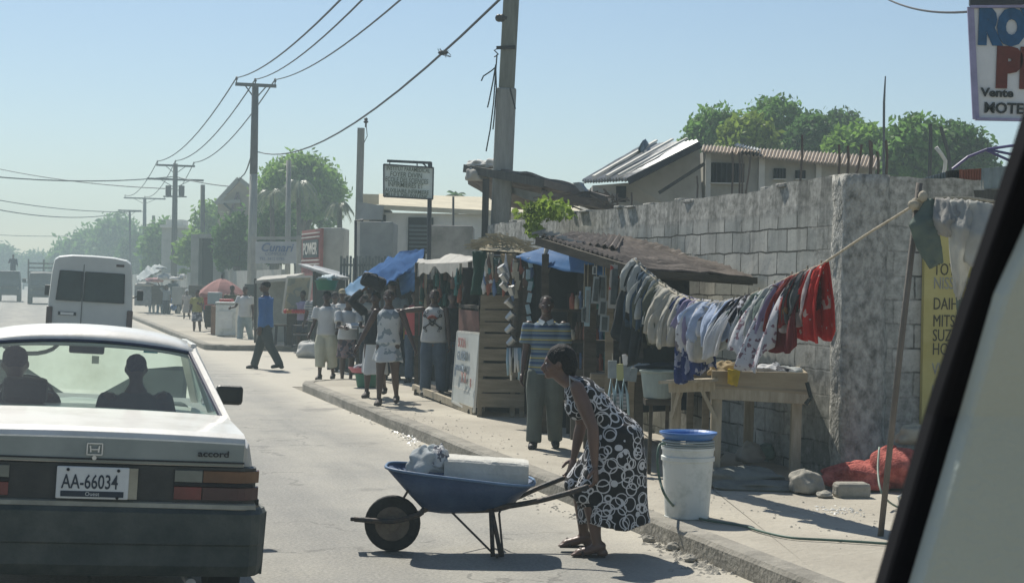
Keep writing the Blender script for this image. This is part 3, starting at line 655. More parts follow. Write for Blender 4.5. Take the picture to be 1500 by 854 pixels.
for i in range(20):
    x = -(HWc-.1)+2*(HWc-.1)*i/20; x2 = -(HWc-.1)+2*(HWc-.1)*(i+1)/20
    c = .018*(1-(x/HWc)**2); c2 = .018*(1-(x2/HWc)**2); tr_.bar((x, .064-c, .838), (x2, .064-c2, .838), .008, .008)
tr_.build('trim_line', m_seal, lid)
em = MB()
for a, b in (((-.036, .86), (-.036, .915)), ((.036, .86), (.036, .915)), ((-.036, .915), (.036, .915)), ((-.036, .86), (.036, .86))): em.bar((a[0], .036, a[1]), (b[0], .036, b[1]), .006, .006)
for a, b in (((-.018, .872), (-.022, .904)), ((.018, .872), (.022, .904)), ((-.019, .886), (.019, .886))): em.bar((a[0], .035, a[1]), (b[0], .035, b[1]), .007, .006)
em.build('emblem', m_chrome, lid); MB().tube([(0, .050, .845), (0, .030, .845)], .011, 12).build('boot_lock', m_chrome, lid)
text('accord', .045, m_seal, lid, (.50, .036, .868), (R(97), 0, R(1)), 'badge', .002, sx=1.25, bold=.0008)
# tail panel, lamps, plate
pn = MB()
for (x0, x1) in ((-HWc+.03, HWc-.03),):
    P = []
    for i in range(25):
        x = x0+(x1-x0)*i/24; e = max(0, (abs(x)-.72)/.09)**2*.06; P.append([Vector((x, .085+e, .615)), Vector((x, .065+e, .63)), Vector((x, .065+e, .81)), Vector((x, .12+e, .815))])
    pn.grid(P)
pn.build('tail_panel', m_black, car)
for s in (-1, 1):
    tlm = thing_part('tail_light', car)
    def lens(x0, x1, z0, z1, mat, nm):
        mb = MB(); P = []
        for i in range(9):
            x = x0+(x1-x0)*i/8; e = max(0, (x-.70)/.10)**2*.05; y = .052+e
            P.append([Vector((s*x, y+.02, z0)), Vector((s*x, y, z0+.004)), Vector((s*x, y, z1-.004)), Vector((s*x, y+.02, z1))])
        mb.grid(P); return mb.build(nm, mat, tlm, solid=.004)
    lens(.395, .53, .735, .797, m_clear, 'reversing_lens'); lens(.535, HWc-.015, .735, .797, m_amb, 'indicator_lens')
    lens(.395, .53, .648, .715, m_red, 'brake_lens'); lens(.535, HWc-.015, .648, .715, m_redd, 'reflector')
    MB().bar((s*.39, .062, .726), (s*(HWc-.05), .062, .726), .012, .014).build('divider', m_seal, tlm)
m_plate = M('plate white', (.62, .63, .60), .45, .08, 8, .03); m_ink = M('plate ink', (.025, .035, .05), .5, .1, 9, 0)
pl = MB().box((0, .035, .722), (.345, .012, .158)).build('number_plate', m_plate, car, bev=.006)
text('AA-66034', .098, m_ink, pl, (-.148, .027, .695), (R(90), 0, 0), 'plate_number', .001, sx=.66, bold=.001)
MB().box((0, .0275, .668), (.30, .003, .028)).build('plate_band', m_ink, pl)
text('Ouest', .027, m_plate, pl, (0, .0245, .66), (R(90), 0, 0), 'plate_region', .001, align='CENTER')
b_ = MB()
for x, z in ((-.12, .785), (.12, .785), (.12, .652)): b_.tube([(x, .03, z), (x, .024, z)], .008, 8)
b_.build('plate_bolts', m_seal, pl)
MB().box((.155+.035, .04, .722), (.05, .01, .152)).build('plate_backing', m_tan, car)
# bumper
bp = MB(); P = []
for i in range(41):
    x = -(HWc+.03)+2*(HWc+.03)*i/40; u = abs(x)/(HWc+.03); e = .02*u*u+(max(0, u-.90)/.10)**2*.14
    P.append([Vector((x, e+.09, .60)), Vector((x, e+.02, .603)), Vector((x, e-.015, .585)), Vector((x, e-.02, .44)), Vector((x, e-.008, .43)), Vector((x, e-.01, .33)), Vector((x, e+.03, .275)), Vector((x, e+.16, .265))])
bp.grid(P).build('bumper', m_bump, car, solid=.01, smooth=False)
for s in (-1, 1):
    MB().add([(s*(HWc+.025), .14, .27), (s*(HWc+.033), .14, .59), (s*(HWc+.033), .52, .59), (s*(HWc+.02), .52, .30)], [(0, 1, 2, 3)]).build('bumper_end', m_bump, car, solid=.012)
sp = MB(); P = []
for i in range(25):
    x = -(HWc-.03)+2*(HWc-.03)*i/24; u = abs(x)/HWc; e = (max(0, u-.9)/.1)**2*.06; P.append([Vector((x, e+.03, .603)), Vector((x, e+.022, .61)), Vector((x, e+.032, .630)), Vector((x, e+.07, .634))])
sp.grid(P).build('bumper_strip', m_tan, car)
# greenhouse
yb, yt, zr = 1.02, 1.86, 1.34; ybf, ytf = 3.15, 2.65
rf = MB(); P = []
for i in range(17):
    u = -1+2*i/16; x = u*.60; cr = .055*(1-u*u); ed = -.02*abs(u)**6
    P.append([Vector((x*1.02, yt-.10+.03*u*u, zr-.045+cr*.55+ed)), Vector((x, yt-.06+.03*u*u, zr+cr*.75+ed)), Vector((x, yt+.10, zr+.015+cr+ed)), Vector((x, (yt+ytf)/2, zr+.035+cr+ed)), Vector((x, ytf-.1, zr+.015+cr+ed)), Vector((x, ytf+.05, zr-.03+cr*.7+ed))])
rf.grid(P).build('roof', m_white, car, smooth=True, solid=.02)
m_wf = m_seal
def pill(p, q, w, mat, nm, th=.035): MB().bar(p, q, w, th).build(nm, mat, car, bev=.006)
for s in (-1, 1):
    MB().add([(s*.745, yb-.03, .975), (s*.60, yt-.08, zr-.02), (s*.615, yt+.12, zr), (s*.775, yb+.42, .96)], [(0, 1, 2, 3)]).build('rear_pillar', m_white, car, solid=.03)
    pill((s*.60, ytf, zr), (s*.75, ybf, .93), .05, m_white, 'front_pillar'); pill((s*.62, (yt+ytf)/2+.05, zr), (s*.775, 2.2, .93), .06, m_white, 'middle_pillar')
    pill((s*.612, yt+.06, zr+.004), (s*.612, ytf, zr+.01), .035, m_white, 'roof_rail')
    MB().add([(s*.775, yb+.45, .96), (s*.617, yt+.14, zr-.01), (s*.617, (yt+ytf)/2, zr), (s*.78, 2.15, .93)], [(0, 1, 2, 3)]).build('side_window', m_glass, car)
    MB().add([(s*.78, 2.25, .93), (s*.617, (yt+ytf)/2+.1, zr), (s*.617, ytf-.05, zr), (s*.76, ybf-.05, .93)], [(0, 1, 2, 3)]).build('side_window', m_glass, car)
def rwin(u, v, off=0):
    x = u*(.71+(.578-.71)*v); y = yb+.01+(yt-.09-yb)*v-.03*(1-u*u)*(1-v)*1.5-.02*(1-u*u); z = .985+(zr-.03-.985)*v+.05*(1-u*u)*v*.6+.012*(1-u*u); return Vector((x, y+off, z))
MB().grid([[rwin(-1+2*i/16, j/8) for j in range(9)] for i in range(17)]).build('rear_window', m_glass, car, smooth=True)
sl = MB()
edge = [rwin(-1+2*i/16, 0) for i in range(17)]; sl.tube([p+Vector((0, -.012, -.004)) for p in edge], .011, 6)
sl.build('lower_seal', m_chrome, car)
sl = MB(); sl.tube([rwin(-1, j/8) for j in range(9)], .014, 6).tube([rwin(1, j/8) for j in range(9)], .014, 6).tube([rwin(-1+2*i/16, 1) for i in range(17)], .012, 6)
sl.build('window_seal', M('blue black seal', (.035, .04, .07), .5, .3, 8, 0), car)
for dx in (-.003,):
    MB().grid([[Vector((u*(.60+.13*v), ytf+.05+(ybf-ytf-.08)*v, zr-.01-.38*v)) for v in (0, 1)] for u in (-1, -.5, 0, .5, 1)]).build('windscreen', glass('clear glass', (.92, .95, .93)), car)
MB().box((0, 1.22, .93), (1.44, .40, .02)).build('parcel_shelf', m_inter, car)
MB().box((0, 1.50, .76), (1.36, .14, .28), rot=Matrix.Rotation(R(-14), 3, 'X')).build('rear_seat', m_inter, car, bev=.04)
MB().box((0, 3.05, .84), (1.40, .30, .16)).build('dashboard', m_inter, car, bev=.04)
for s in (-1, 1):
    st = thing_part('front_seat', car)
    MB().box((s*.36, 2.22, .66), (.46, .13, .40), rot=Matrix.Rotation(R(-12), 3, 'X')).build('seat_back', m_inter, st, bev=.05)
    if s < 0: MB().box((s*.36, 2.16, 1.02), (.27, .09, .16)).build('headrest', m_black, st, bev=.035)
wv = MB(); wv.tube([(-.36+.19*math.cos(a), 2.78+.07*math.sin(a), .90+.17*math.sin(a)) for a in [2*math.pi*k/20 for k in range(21)]], .014, 6).bar((-.53, 2.79, .9), (-.19, 2.79, .9), .03, .02)
wv.build('steering_wheel', m_black, car)
MB().box((0, 2.62, 1.27), (.22, .03, .06)).build('inside_mirror', m_black, car, bev=.012)
MB().box((.06, 2.70, 1.20), (.045, .006, .05)).build('windscreen_sticker', m_plate, car)
MB().box((.40, 2.60, 1.29), (.09, .008, .05)).build('blue_sticker', M('cyan sticker', (.02, .33, .42), .5, .1, 5, 0), car)
mr = thing_part('door_mirror', car); MB().box((.95, 2.86, 1.00), (.18, .07, .13)).build('shell', m_black, mr, bev=.025); MB().box((.83, 2.90, .95), (.12, .05, .05)).build('stalk', m_black, mr, bev=.01)
mr = thing_part('door_mirror', car); MB().box((-.95, 2.86, 1.00), (.18, .07, .13)).build('shell', m_black, mr, bev=.025); MB().box((-.83, 2.90, .95), (.12, .05, .05)).build('stalk', m_black, mr, bev=.01)
for s in (-1, 1):
    for y in (.92, 3.45): wheel(car, (s*(HWc-.09), y, .29), .29, .17)
    ln = MB(); ln.bar((s*(HWc+.004), .25, .62), (s*(HWc+.006), 3.9, .62), .012, .03); ln.build('side_moulding', m_black, car)
ex = MB().tube([(.50, -.01, .24), (.50, .3, .24)], .028, 12).build('exhaust_pipe', m_rim, car)
# people in the car
def seated(label, x, y, z, h, hair, turn=0, body=skin_d, shirt=None, armw=None):
    m = wmat(car); loc = m @ Vector((x, y, z))
    cl = [('shirt', shirt)] if shirt else []
    person(label, loc, h, car.rotation_euler[2], dict(legR=(80, 75), legL=(80, 75), armR=(armw or 30, 12, 50), armL=(armw or 30, 12, 50), sit=True, shw=.115), .012, body, hair, cl+[('trousers', M('dark trousers', (.03, .035, .05), .9, .2, 6, .2))], turn=turn)
seated('person driving the white saloon, dark outline behind the steering wheel headrest', -.36, 2.40, -.42, 1.72, 'short', 0, skin_d, M('dark shirt', (.045, .05, .055), .9, .2, 6, .2))
seated('child with cropped hair seen through the rear window of the white saloon', .34, 1.98, -.10, 1.40, 'cropped', 0, skin_d, M('dark vest', (.06, .065, .06), .9, .2, 6, .2))
# ---- minibus ahead
vpos = W(127, 520, 33.5); vpos.z = 0
van = thing('minibus', 'white minibus ahead in the lane with a two-part rear window and a spare mirror arm', 'van', vpos, 0); van.rotation_euler = (0, R(2.6), math.atan(.29)-.05)
van['label'] = 'pale grey-white minibus driving ahead of the saloon, split rear windows and red corner lamps'
m_van = M('chalky van paint', (.42, .44, .42), .5, .1, 1.0, .03, 30, col2=(.52, .54, .51), coat=.2)
VW = .85
def vsec(y, hw, zt): return [Vector((x, y, z)) for x, z in [(0, zt+.04), (hw*.5, zt+.03), (hw*.80, zt-.01), (hw*.90, zt-.07), (hw*.945, zt-.3), (hw*.99, 1.25), (hw, 1.0), (hw, .55), (hw*.98, .38), (hw*.7, .33), (0, .33)]]
loft([vsec(.12, VW-.02, 2.11), vsec(.3, VW, 2.14), vsec(2.0, VW, 2.16), vsec(3.6, VW, 2.13), vsec(4.2, VW-.02, 2.02)]).build('body', m_van, van, bev=.02)
loft([[Vector((p.x, 4.2, p.z)) for p in vsec(0, VW-.02, 2.02)], [Vector((p.x*.97, 4.75, min(p.z, 1.15))) for p in vsec(0, VW, 2)]]).build('nose', m_van, van, bev=.02)
def quad(x0, x1, z0, z1, y, sh=0): return [Vector((x0, y, z0)), Vector((x1, y, z0)), Vector((x1+sh, y, z1)), Vector((x0+sh, y, z1))]
for x0, x1, sh in ((-.68, -.20, .05), (-.14, .66, -.0)):
    w_ = MB().prism([Vector((x0, .10, 1.23)), Vector((x1, .10, 1.23)), Vector((x1*.97, .115, 1.83)), Vector((x0*.93, .115, 1.83))], (0, .012, 0)).build('rear_window', M('dark van glass', (.02, .035, .035), .35, .4, 2.5, 0, spec=.25), van)
    mb = MB()
    for a, b in ((0, 1), (1, 2), (2, 3), (3, 0)):
        q = [Vector((x0, .096, 1.23)), Vector((x1, .096, 1.23)), Vector((x1*.97, .110, 1.83)), Vector((x0*.93, .110, 1.83))]; mb.bar(q[a], q[b], .03, .016)
    mb.build('window_seal', m_seal, w_)
MB().bar((-.17, .108, .45), (-.17, .122, 1.98), .012, .02).build('door_gap', m_seal, van)
MB().box((-.45, .10, .96), (.36, .02, .07)).build('plate_recess', m_seal, van); MB().box((-.45, .088, .96), (.26, .01, .05)).build('number_plate', m_plate, van)
MB().box((-.42, .105, .74), (.30, .01, .035)).build('badge', m_chrome, van)
for s in (-1, 1):
    MB().box((s*.80, .13, .86), (.12, .10, .46)).build('tail_light', m_redd, van, bev=.02)
    mr = thing_part('door_mirror', van); MB().box((s*1.02, 3.9, 1.38), (.14, .06, .24)).build('shell', m_black, mr, bev=.02); MB().bar((s*.84, 3.95, 1.3), (s*1.0, 3.9, 1.38), .025).build('arm', m_black, mr)
    for y in (.95, 3.7): wheel(van, (s*(VW-.12), y, .33), .33, .2)
    for y in (1.0, 2.0, 3.0): MB().box((s*(VW-.035), y, 1.55), (.012, .85, .5), rot=Matrix.Rotation(R(-s*4), 3, 'Y')).build('side_window', m_black, van)
MB().box((0, .07, .47), (1.66, .14, .18)).build('bumper', m_bump, van, bev=.03)
MB().box((.55, .12, 2.0), (.16, .03, .05)).build('top_light', m_redd, van)
# ---- oncoming and far vehicles
def box_truck(label, loc, rz, hw, L_, ztop, cab, dark, nm='pickup_truck', cat='truck', ww=.26):
    t = thing(nm, label, cat, loc, rz)
    mat = cab; f = 0
    loft([[Vector((x*k, y, z if z < 1.1 else z+dz)) for x, z in ((0, ztop), (hw*.86, ztop-.03), (hw*.9, ztop-.15), (hw, 1.15), (hw, .7), (hw*.96, .45), (0, .45))] for y, k, dz in ((0, .97, -.1), (.15, 1, 0), (1.2, 1, 0), (L_, 1, 0))]).build('cab', mat, t, bev=.03)
    MB().prism([Vector((-hw*.86, -.02, 1.2)), Vector((hw*.86, -.02, 1.2)), Vector((hw*.78, .02, ztop-.28)), Vector((-hw*.78, .02, ztop-.28))], (0, .03, 0)).build('windscreen', M('dark glass', (.03, .04, .045), .15, .3, 3, 0, spec=.6), t)
    MB().box((0, -.03, .98), (hw*1.3, .05, .2)).build('grille', dark, t)
    for s in (-1, 1):
        MB().ball((s*hw*.78, -.05, .95), (.1, .05, .1)).build('headlight', m_clear, t, smooth=True); MB().box((s*(hw+.18), .25, 1.5), (.16, .05, .26)).build('door_mirror', m_black, t, bev=.02)
        for y in (.6, L_-.6): wheel(t, (s*(hw-.12), y, .36), .36, ww)
    MB().box((0, -.06, .55), (hw*1.9, .1, .18)).build('bumper', dark, t, bev=.02)
    return t
m_teal = M('dark faded blue', (.035, .055, .06), .6, .2, 3, .1); m_grey = M('grey truck paint', (.09, .10, .10), .6, .2, 3, .1)
p = G(12, 442); tk = box_truck('small pale pickup coming towards us at the picture edge with a white roof lip', p, heading_to(-.28, 1), .80, 4.2, 2.12, m_teal, m_black)
MB().box((0, .4, 2.12), (1.5, 1.0, .06)).build('roof_lip', m_van, tk, bev=.02)
person('person in dark clothes riding up on top of the pale pickup at the far roadside', tk.location+Vector((-.1, 1.3, 1.62)), 1.7, heading_to(.3, -1), dict(armR=(30, 12, 60), armL=(10, 12, 40)), .016, skin_d, 'short', [('shirt', M('navy cloth', (.03, .04, .06), .9, .2, 6, .2), dict(sleeve='long')), ('trousers', M('dark trousers', (.03, .035, .05)))])
p = G(63, 446); tk = box_truck('grey-green lorry with slatted load sides, half hidden by the minibus', p, heading_to(-.28, 1), .95, 5.5, 2.1, m_grey, m_black, 'lorry', 'truck')
sl = MB()
for k in range(5): sl.box((0, 1.4, 1.5+.28*k), (2.0, .05, .1)); 
for s in (-1, 0, 1): sl.box((s*.95, 1.38, 2.1), (.1, .08, 1.6))
sl.build('slatted_side', M('grey timber', (.20, .19, .16)), tk)
p = G(41, 424); t = box_truck('low pale car far away between the pickup and the slatted lorry', p, heading_to(-.28, 1), .8, 4, 1.45, m_van, m_black, 'parked_car', 'car', .2)
# ================================================================ POLES AND WIRES
m_wood = M('weathered pole timber', (.075, .075, .068), .9, .3, 4, .4, 30, stretch=(6, 6, .5)); m_conc = M('pale concrete post', (.27, .275, .25), .9, .2, 3, .4, 30, stretch=(4, 4, .6))
m_metal = M('dark metal', (.03, .033, .04), .5, .3, 5, .1); m_wire = M('black cable', (.02, .022, .025), .6, .2, 5, 0); m_ins = M('brown insulator', (.03, .026, .025), .35, .2, 5, 0)
def top_z(px, py, Y): return W(px, py, Y)
def pole_base(px, Y):
    p = W(px, 440, Y); p.z = SWZ if Y > 1 else 0; return p
def insulator(mb, p, k=1.0):
    mb.tube([p, p+Vector((0, 0, .10*k))], .022*k, 8).ball(p+Vector((0, 0, .13*k)), (.06*k, .06*k, .035*k), 8, 6).ball(p+Vector((0, 0, .19*k)), (.045*k, .045*k, .04*k), 8, 6)
WIRE_PTS = {}
def util_pole(key, label, pxb, pxt, pyt, Y, r, arms, mat, arm_rz=TH, group='utility poles along the street', extra=None):
    b = pole_base(pxb, Y); t = W(pxt, pyt, Y); p = thing('utility_pole', label, 'utility pole', b, 0, group)
    if key == 'B': MB().tube([b, b.lerp(t, .62)], [r*1.15, r*.95], 12).build('pole', mat, p, world=True, smooth=True); MB().tube([b.lerp(t, .62), t], [r*.95, r*.8], 12).build('upper_pole', m_metal, p, world=True, smooth=True)
    else: MB().tube([b, b.lerp(t, .5), t], [r*1.15, r, r*.8], 12).build('pole', mat, p, world=True, smooth=True)
    pts = []
    for dz, half, n in arms:
        c = t+Vector((0, 0, dz)); d = Vector((math.cos(arm_rz), math.sin(arm_rz), 0)); y = Vector((-d.y, d.x, 0))
        ar = MB().bar(c-d*half-y*r, c+d*half-y*r, .11, .13).build('crossarm', m_metal, p, world=True)
        mb = MB(); mb.bar(c-d*half*.55-y*r, c+Vector((0, 0, -.55)), .04).bar(c+d*half*.55-y*r, c+Vector((0, 0, -.55)), .04)
        mb.build('brace', m_metal, p, world=True)
        for k in range(n):
            u = -1+2*k/(n-1) if n > 1 else 0; q = c+d*half*.94*u-y*r+Vector((0, 0, .06)); 
            if n == 3 and k == 1: q = t+Vector((0, 0, .0))
            im = MB(); insulator(im, q, 1.1); im.build('insulator', m_ins, p, world=True, smooth=True); pts.append(q+Vector((0, 0, .2)))
    WIRE_PTS[key] = pts
    if extra: extra(p, b, t)
    return p
util_pole('B', 'tall grey power pole with a single crossarm and three insulators, beside the white umbrella carts', 368, 374, 124, 66, .17, [(-.05, .82, 3)], m_conc, group=None)
PB = WIRE_PTS['B']
def trafo(p, b, t):
    for s in (-1, 1): MB().tube([t+Vector((s*.45, 0, -2.2)), t+Vector((s*.45, 0, -1.5))], .2, 12).build('transformer', m_metal, p, world=True, bev=.02)
    MB().bar(t+Vector((-.8, 0, -2.25)), t+Vector((.8, 0, -2.25)), .08).build('bracket', m_metal, p, world=True)
util_pole('D', 'power pole with two crossarms and a pair of small transformers, farther down the street', 254, 257, 240, 112, .2, [(-.15, 1.3, 3), (-1.1, 1.9, 0)], m_wood, group=None, extra=trafo)
util_pole('E', 'farthest dark power pole with an offset crossarm reaching left over a thinner post', 211, 212, 291, 160, .2, [(.0, 2.0, 3)], m_metal, arm_rz=TH, group=None)
util_pole('E2', 'thin short post under the crossarm of the farthest power pole', 191, 190, 308, 158, .13, [(-.05, 1.1, 0)], m_metal, group=None)
def post(label, pxb, pxt, pyt, Y, r, mat, nm='post', cat='post', group=None, sq=False, cap=None):
    b = pole_base(pxb, Y); t = W(pxt, pyt, Y); p = thing(nm, label, cat, b, 0, group)
    mb = MB(); (mb.bar(b, t, r*2, r*2) if sq else mb.tube([b, t], [r*1.1, r*.9], 10)); mb.build('shaft', mat, p, world=True, smooth=not sq)
    if cap:
        im = MB(); insulator(im, t+Vector((.12, 0, .02)), 1.1); im.tube([t+Vector((.12, 0, .15)), t+Vector((.16, 0, -.2)), t+Vector((.02, 0, -.5))], .01, 5); im.build('insulator', m_ins, p, world=True)
    return p
post('square tarred top post with one insulator standing before the beige building', 522, 529, 188, 42, .085, m_conc, 'utility_pole', 'utility pole', sq=True, cap=1)
post('faded concrete lamp post in front of the round tree crown', 421, 423, 235, 60, .10, m_conc)
post('thin stub pole rising above the gabled house trees', 297, 297, 271, 105, .16, m_wood, 'stub_pole', 'post'); post('short stub pole between the two farthest power poles', 225, 225, 316, 150, .16, m_wood, 'stub_pole', 'post')
post('very short stub pole left of the flat roofed house', 239, 239, 322, 150, .14, m_wood, 'stub_pole', 'post')
# big leaning post at the end of the wall
Y = 24.8; b = W(722, 600, Y); b.z = SWZ; t = W(752, -60, Y); mp_ = thing('utility_pole', 'thick leaning concrete power pole rising behind the end of the block wall', 'utility pole', b)
dirp = (t-b).normalized(); b0 = b+dirp*0
a_ = W(720, 318, Y)
mb = MB(); mb.bar(b, W(742, 130, Y), .30, .26).build('pole', m_conc, mp_, world=True, bev=.03)
MB().bar(W(742, 131, Y), t, .24, .22).build('upper_pole', M('darker concrete', (.17, .18, .15), .9, .25, 4, .4, 30, stretch=(4, 4, .5)), mp_, world=True, bev=.03)
mb = MB()
for k in range(4): mb.tube([W(727, 69+k, Y-.16), W(755, 68+k, Y-.16)], .012, 6)
mb.build('wire_band', m_wire, mp_, world=True)
mb = MB(); mb.tube([W(729, 27, Y-.1), W(742, 27, Y-.1)], .03, 8).ball(W(731, 27, Y-.1), .06).ball(W(735, 27, Y-.1), .06); mb.build('insulator', m_ins, mp_, world=True)
lw = MB()
for pts in (((728, 80), (726, 105), (723, 150), (718, 190), (712, 222)), ((726, 96), (722, 120), (716, 150), (714, 158)), ((727, 98), (720, 104), (708, 112), (705, 119)), ((747, 130), (751, 145), (755, 160)), ((728, 72), (724, 74), (730, 80), (724, 84)), ((726, 95), (727, 130), (724, 170), (722, 190))):
    lw.tube([W(x, y, Y-.17) for x, y in pts], .011, 5)
lw.build('loose_wires', m_wire, mp_, world=True)
MB().bar(pole_base(707, 24.6), W(712, 262, 24.6), .10, .08).build('side_post', m_wood, mp_, world=True)
def wire(label, pts, r=.018, cat='cable', group='power cables strung along the street', n=14, sag=None):
    P = []
    for i in range(len(pts)-1):
        a, b = Vector(pts[i]), Vector(pts[i+1]); sg = (b-a).length*(.012 if sag is None else sag)
        for k in range(n): u = k/n; P.append(a.lerp(b, u)-Vector((0, 0, 4*sg*u*(1-u))))
    P.append(Vector(pts[-1])); o = MB().tube(P, r, 5).build('power_cable', m_wire, None); tag(o, label, cat, group); return o
# three phase wires: near continuation goes over our heads
names = ['outer', 'middle', 'inner']
near = [W(505, -6, 30), W(537, -6, 30), W(594, -6, 30)]
wire('upper power cable running from the single crossarm over the road, with a small joint', [PB[0], near[0]], .022, group=None, sag=.008); wire('middle power cable from the single crossarm toward us', [PB[1], near[1]], .02, group=None, sag=.008); wire('lower right power cable from the single crossarm toward us', [PB[2], near[2]], .02, group=None, sag=.008)
for k in range(3): wire(('left', 'middle', 'right')[k]+' of three cables sagging between the single crossarm pole and the transformer pole', [PB[k], WIRE_PTS['D'][k]], .03, group=None, sag=.016)
for k in range(3): wire(('left', 'middle', 'right')[k]+' of three cables sagging from the transformer pole to the farthest pole', [WIRE_PTS['D'][k], WIRE_PTS['E'][k]], .03, group=None, sag=.016)
w1 = W(378, 223, 66); w2 = W(737, -5, 24.6); wire('thick low cable rising from the crossarm pole to the leaning pole, with a frayed splice', [w1, w2], .022, group=None, sag=.02)
sp_ = MB(); c = next(q_ for q_ in [w1.lerp(w2, k/400)-Vector((0, 0, 4*(w2-w1).length*.02*(k/400)*(1-k/400))) for k in range(401)] if 750+2400*((q_-Vector((0, 0, H))).dot(R_))/((q_-Vector((0, 0, H))).dot(F_)) >= 648)
for k in range(14): sp_.tube([c+Vector((random.uniform(-.07, .07), 0, random.uniform(-.04, .04))), c+Vector((random.uniform(-.16, .16), random.uniform(-.1, .1), random.uniform(-.09, .09)))], .006, 4)
sp_.ball(c, (.09, .04, .04)); tag(sp_.build('cable_splice', m_wire), 'frayed splice with bristling wire ends on the thick low cable', 'cable joint')
wire('short drop cable running down from the crossarm pole to the gabled house', [W(368, 228, 66), W(355, 258, 80), W(330, 285, 90)], .03, group=None)
for i, (a, b, Y1, Y2) in enumerate((((-10, 246), (257, 277), 130, 112), ((-10, 259), (254, 259), 90, 112), ((-10, 292), (210, 310), 130, 160), ((-10, 306), (190, 310), 110, 158), ((-10, 344), (190, 342), 200, 220), ((257, 259), (370, 275), 112, 100))):
    wire(['faint cable crossing the road to the transformer pole, sloping down', 'faint level cable crossing the road at transformer height', 'faint cable running left from the farthest pole', 'thicker paired cable crossing the road low at the farthest pole', 'lowest faint cable across the hazy end of the road', 'faint cable behind the crossarm pole toward the gabled house'][i], [W(*a, Y1), W(*b, Y2)], .035, group=None)
wire('single cable high above the roof reaching the hanging painted sign', [W(1290, -6, 22), W(1425, 17, 15)], .012, group=None)
# ================================================================ TREES
m_bark = M('grey bark', (.11, .095, .075), .95, .3, 6, .6)
def leafmat(name, c, tr=.35):
    return M(name, c, .6, .55, .8, 0, trans=tr, spec=.25)
m_leafA = leafmat('bright green leaves', (.16, .28, .05), .5); m_leafB = leafmat('mid green leaves', (.12, .23, .055), .5); m_leafC = leafmat('deep green leaves', (.08, .16, .045), .5); m_leafD = leafmat('yellow green leaves', (.17, .24, .04), .5)
def crown(centre, r, nclump, nleaf, lsize, seed=1, flat=1.0, squash=.85, clump=.30):
    nclump = int(nclump*1.5); nleaf = int(nleaf*1.25); lsize *= 1.08
    rs = np.random.RandomState(seed); mb = MB(); c = Vector(centre); V = []; Fc = []
    for k in range(nclump):
        u = rs.normal(size=3); u /= np.linalg.norm(u); rad = rs.uniform(.15, .90)**.6; out_ = rs.rand() < .22
        if out_: rad = rs.uniform(.93, 1.06)
        
        if u[2] < -.8: u[2] *= -.5
        cc = Vector((c.x+u[0]*r[0]*rad, c.y+u[1]*r[1]*rad, c.z+u[2]*r[2]*rad)); cr = clump*r[0]*rs.uniform(.55, 1.2)*(.5 if out_ else 1)
        for j in range(nleaf):
            q = rs.normal(size=3); q /= np.linalg.norm(q); q *= rs.uniform(.35, 1)**.5; p = cc+Vector((q[0]*cr, q[1]*cr, q[2]*cr*squash))
            a = rs.normal(size=3); a /= np.linalg.norm(a); b = np.cross(a, rs.normal(size=3)); b /= np.linalg.norm(b)+1e-9; s = lsize*rs.uniform(.6, 1.4)
            a = Vector(a)*s; b = Vector(b)*s*.45
            o = len(V); V += [tuple(p-a), tuple(p+b), tuple(p+a), tuple(p-b)]; Fc.append((o, o+1, o+2, o+3))
    for k in range(nclump*nleaf//14):     # stray sprigs break the outline
        u = rs.normal(size=3); u /= np.linalg.norm(u); u[2] = abs(u[2])*1.0; q = rs.uniform(.85, 1.14); p = Vector((c.x+u[0]*r[0]*q, c.y+u[1]*r[1]*q, c.z+u[2]*r[2]*q))
        for j in range(3):
            a = rs.normal(size=3); a /= np.linalg.norm(a); b = np.cross(a, rs.normal(size=3)); b /= np.linalg.norm(b)+1e-9; s = lsize*rs.uniform(.6, 1.3); a = Vector(a)*s; b = Vector(b)*s*.45; pp_ = p+Vector(rs.normal(size=3))*lsize; o = len(V); V += [tuple(pp_-a), tuple(pp_+b), tuple(pp_+a), tuple(pp_-b)]; Fc.append((o, o+1, o+2, o+3))
    mb.v, mb.f = V, Fc; return mb
def tree(label, base, top_z, r, mat, seed, nclump=60, nleaf=60, lsize=.12, nm='tree', group=None, trunk=.16, clump=.30):
    b = Vector(base); t = thing(nm, label, 'tree', b, 0, group); cz = top_z-r[2]; c = Vector((b.x, b.y, cz))
    mb = MB(); rs = random.Random(seed); f0 = b+Vector((rs.uniform(-.2, .2), 0, (cz-b.z)*.55)); mb.tube([b, b.lerp(f0, .5)+Vector((.08, 0, 0)), f0], [trunk*1.3, trunk, trunk*.8], 10)
    for k in range(7):
        a = 2*math.pi*k/7+rs.uniform(-.3, .3); e = c+Vector((math.cos(a)*r[0]*.6, math.sin(a)*r[1]*.6, rs.uniform(-.2, .6)*r[2])); mid = f0.lerp(e, .5)+Vector((0, 0, .12*r[2])); mb.tube([f0, mid, e], [trunk*.55, trunk*.35, trunk*.12], 6)
    mb.build('trunk', m_bark, t, world=True, smooth=True)
    crown(c, r, nclump, nleaf, lsize, seed, clump=clump).build('crown', mat, t, world=True); return t
def tree_px(label, cx, top, halfw, bottom, Y, mat, seed, **kw):
    s = Y/FPX; b = W(cx, 430, Y); b.z = 0; tz = W(cx, top, Y).z; rz = (bottom-top)*s/2; return tree(label, b, tz, (halfw*s, halfw*s*.9, rz), mat, seed, **kw)
tree_px('large round dense green tree behind the faded advert board', 438, 234, 60, 345, 88, m_leafA, 3, nclump=90, nleaf=90, lsize=.16, trunk=.3)
tree_px('bushy tree in front of the gabled house wall', 345, 318, 30, 408, 82, m_leafC, 5, nclump=50, nleaf=60, lsize=.15)
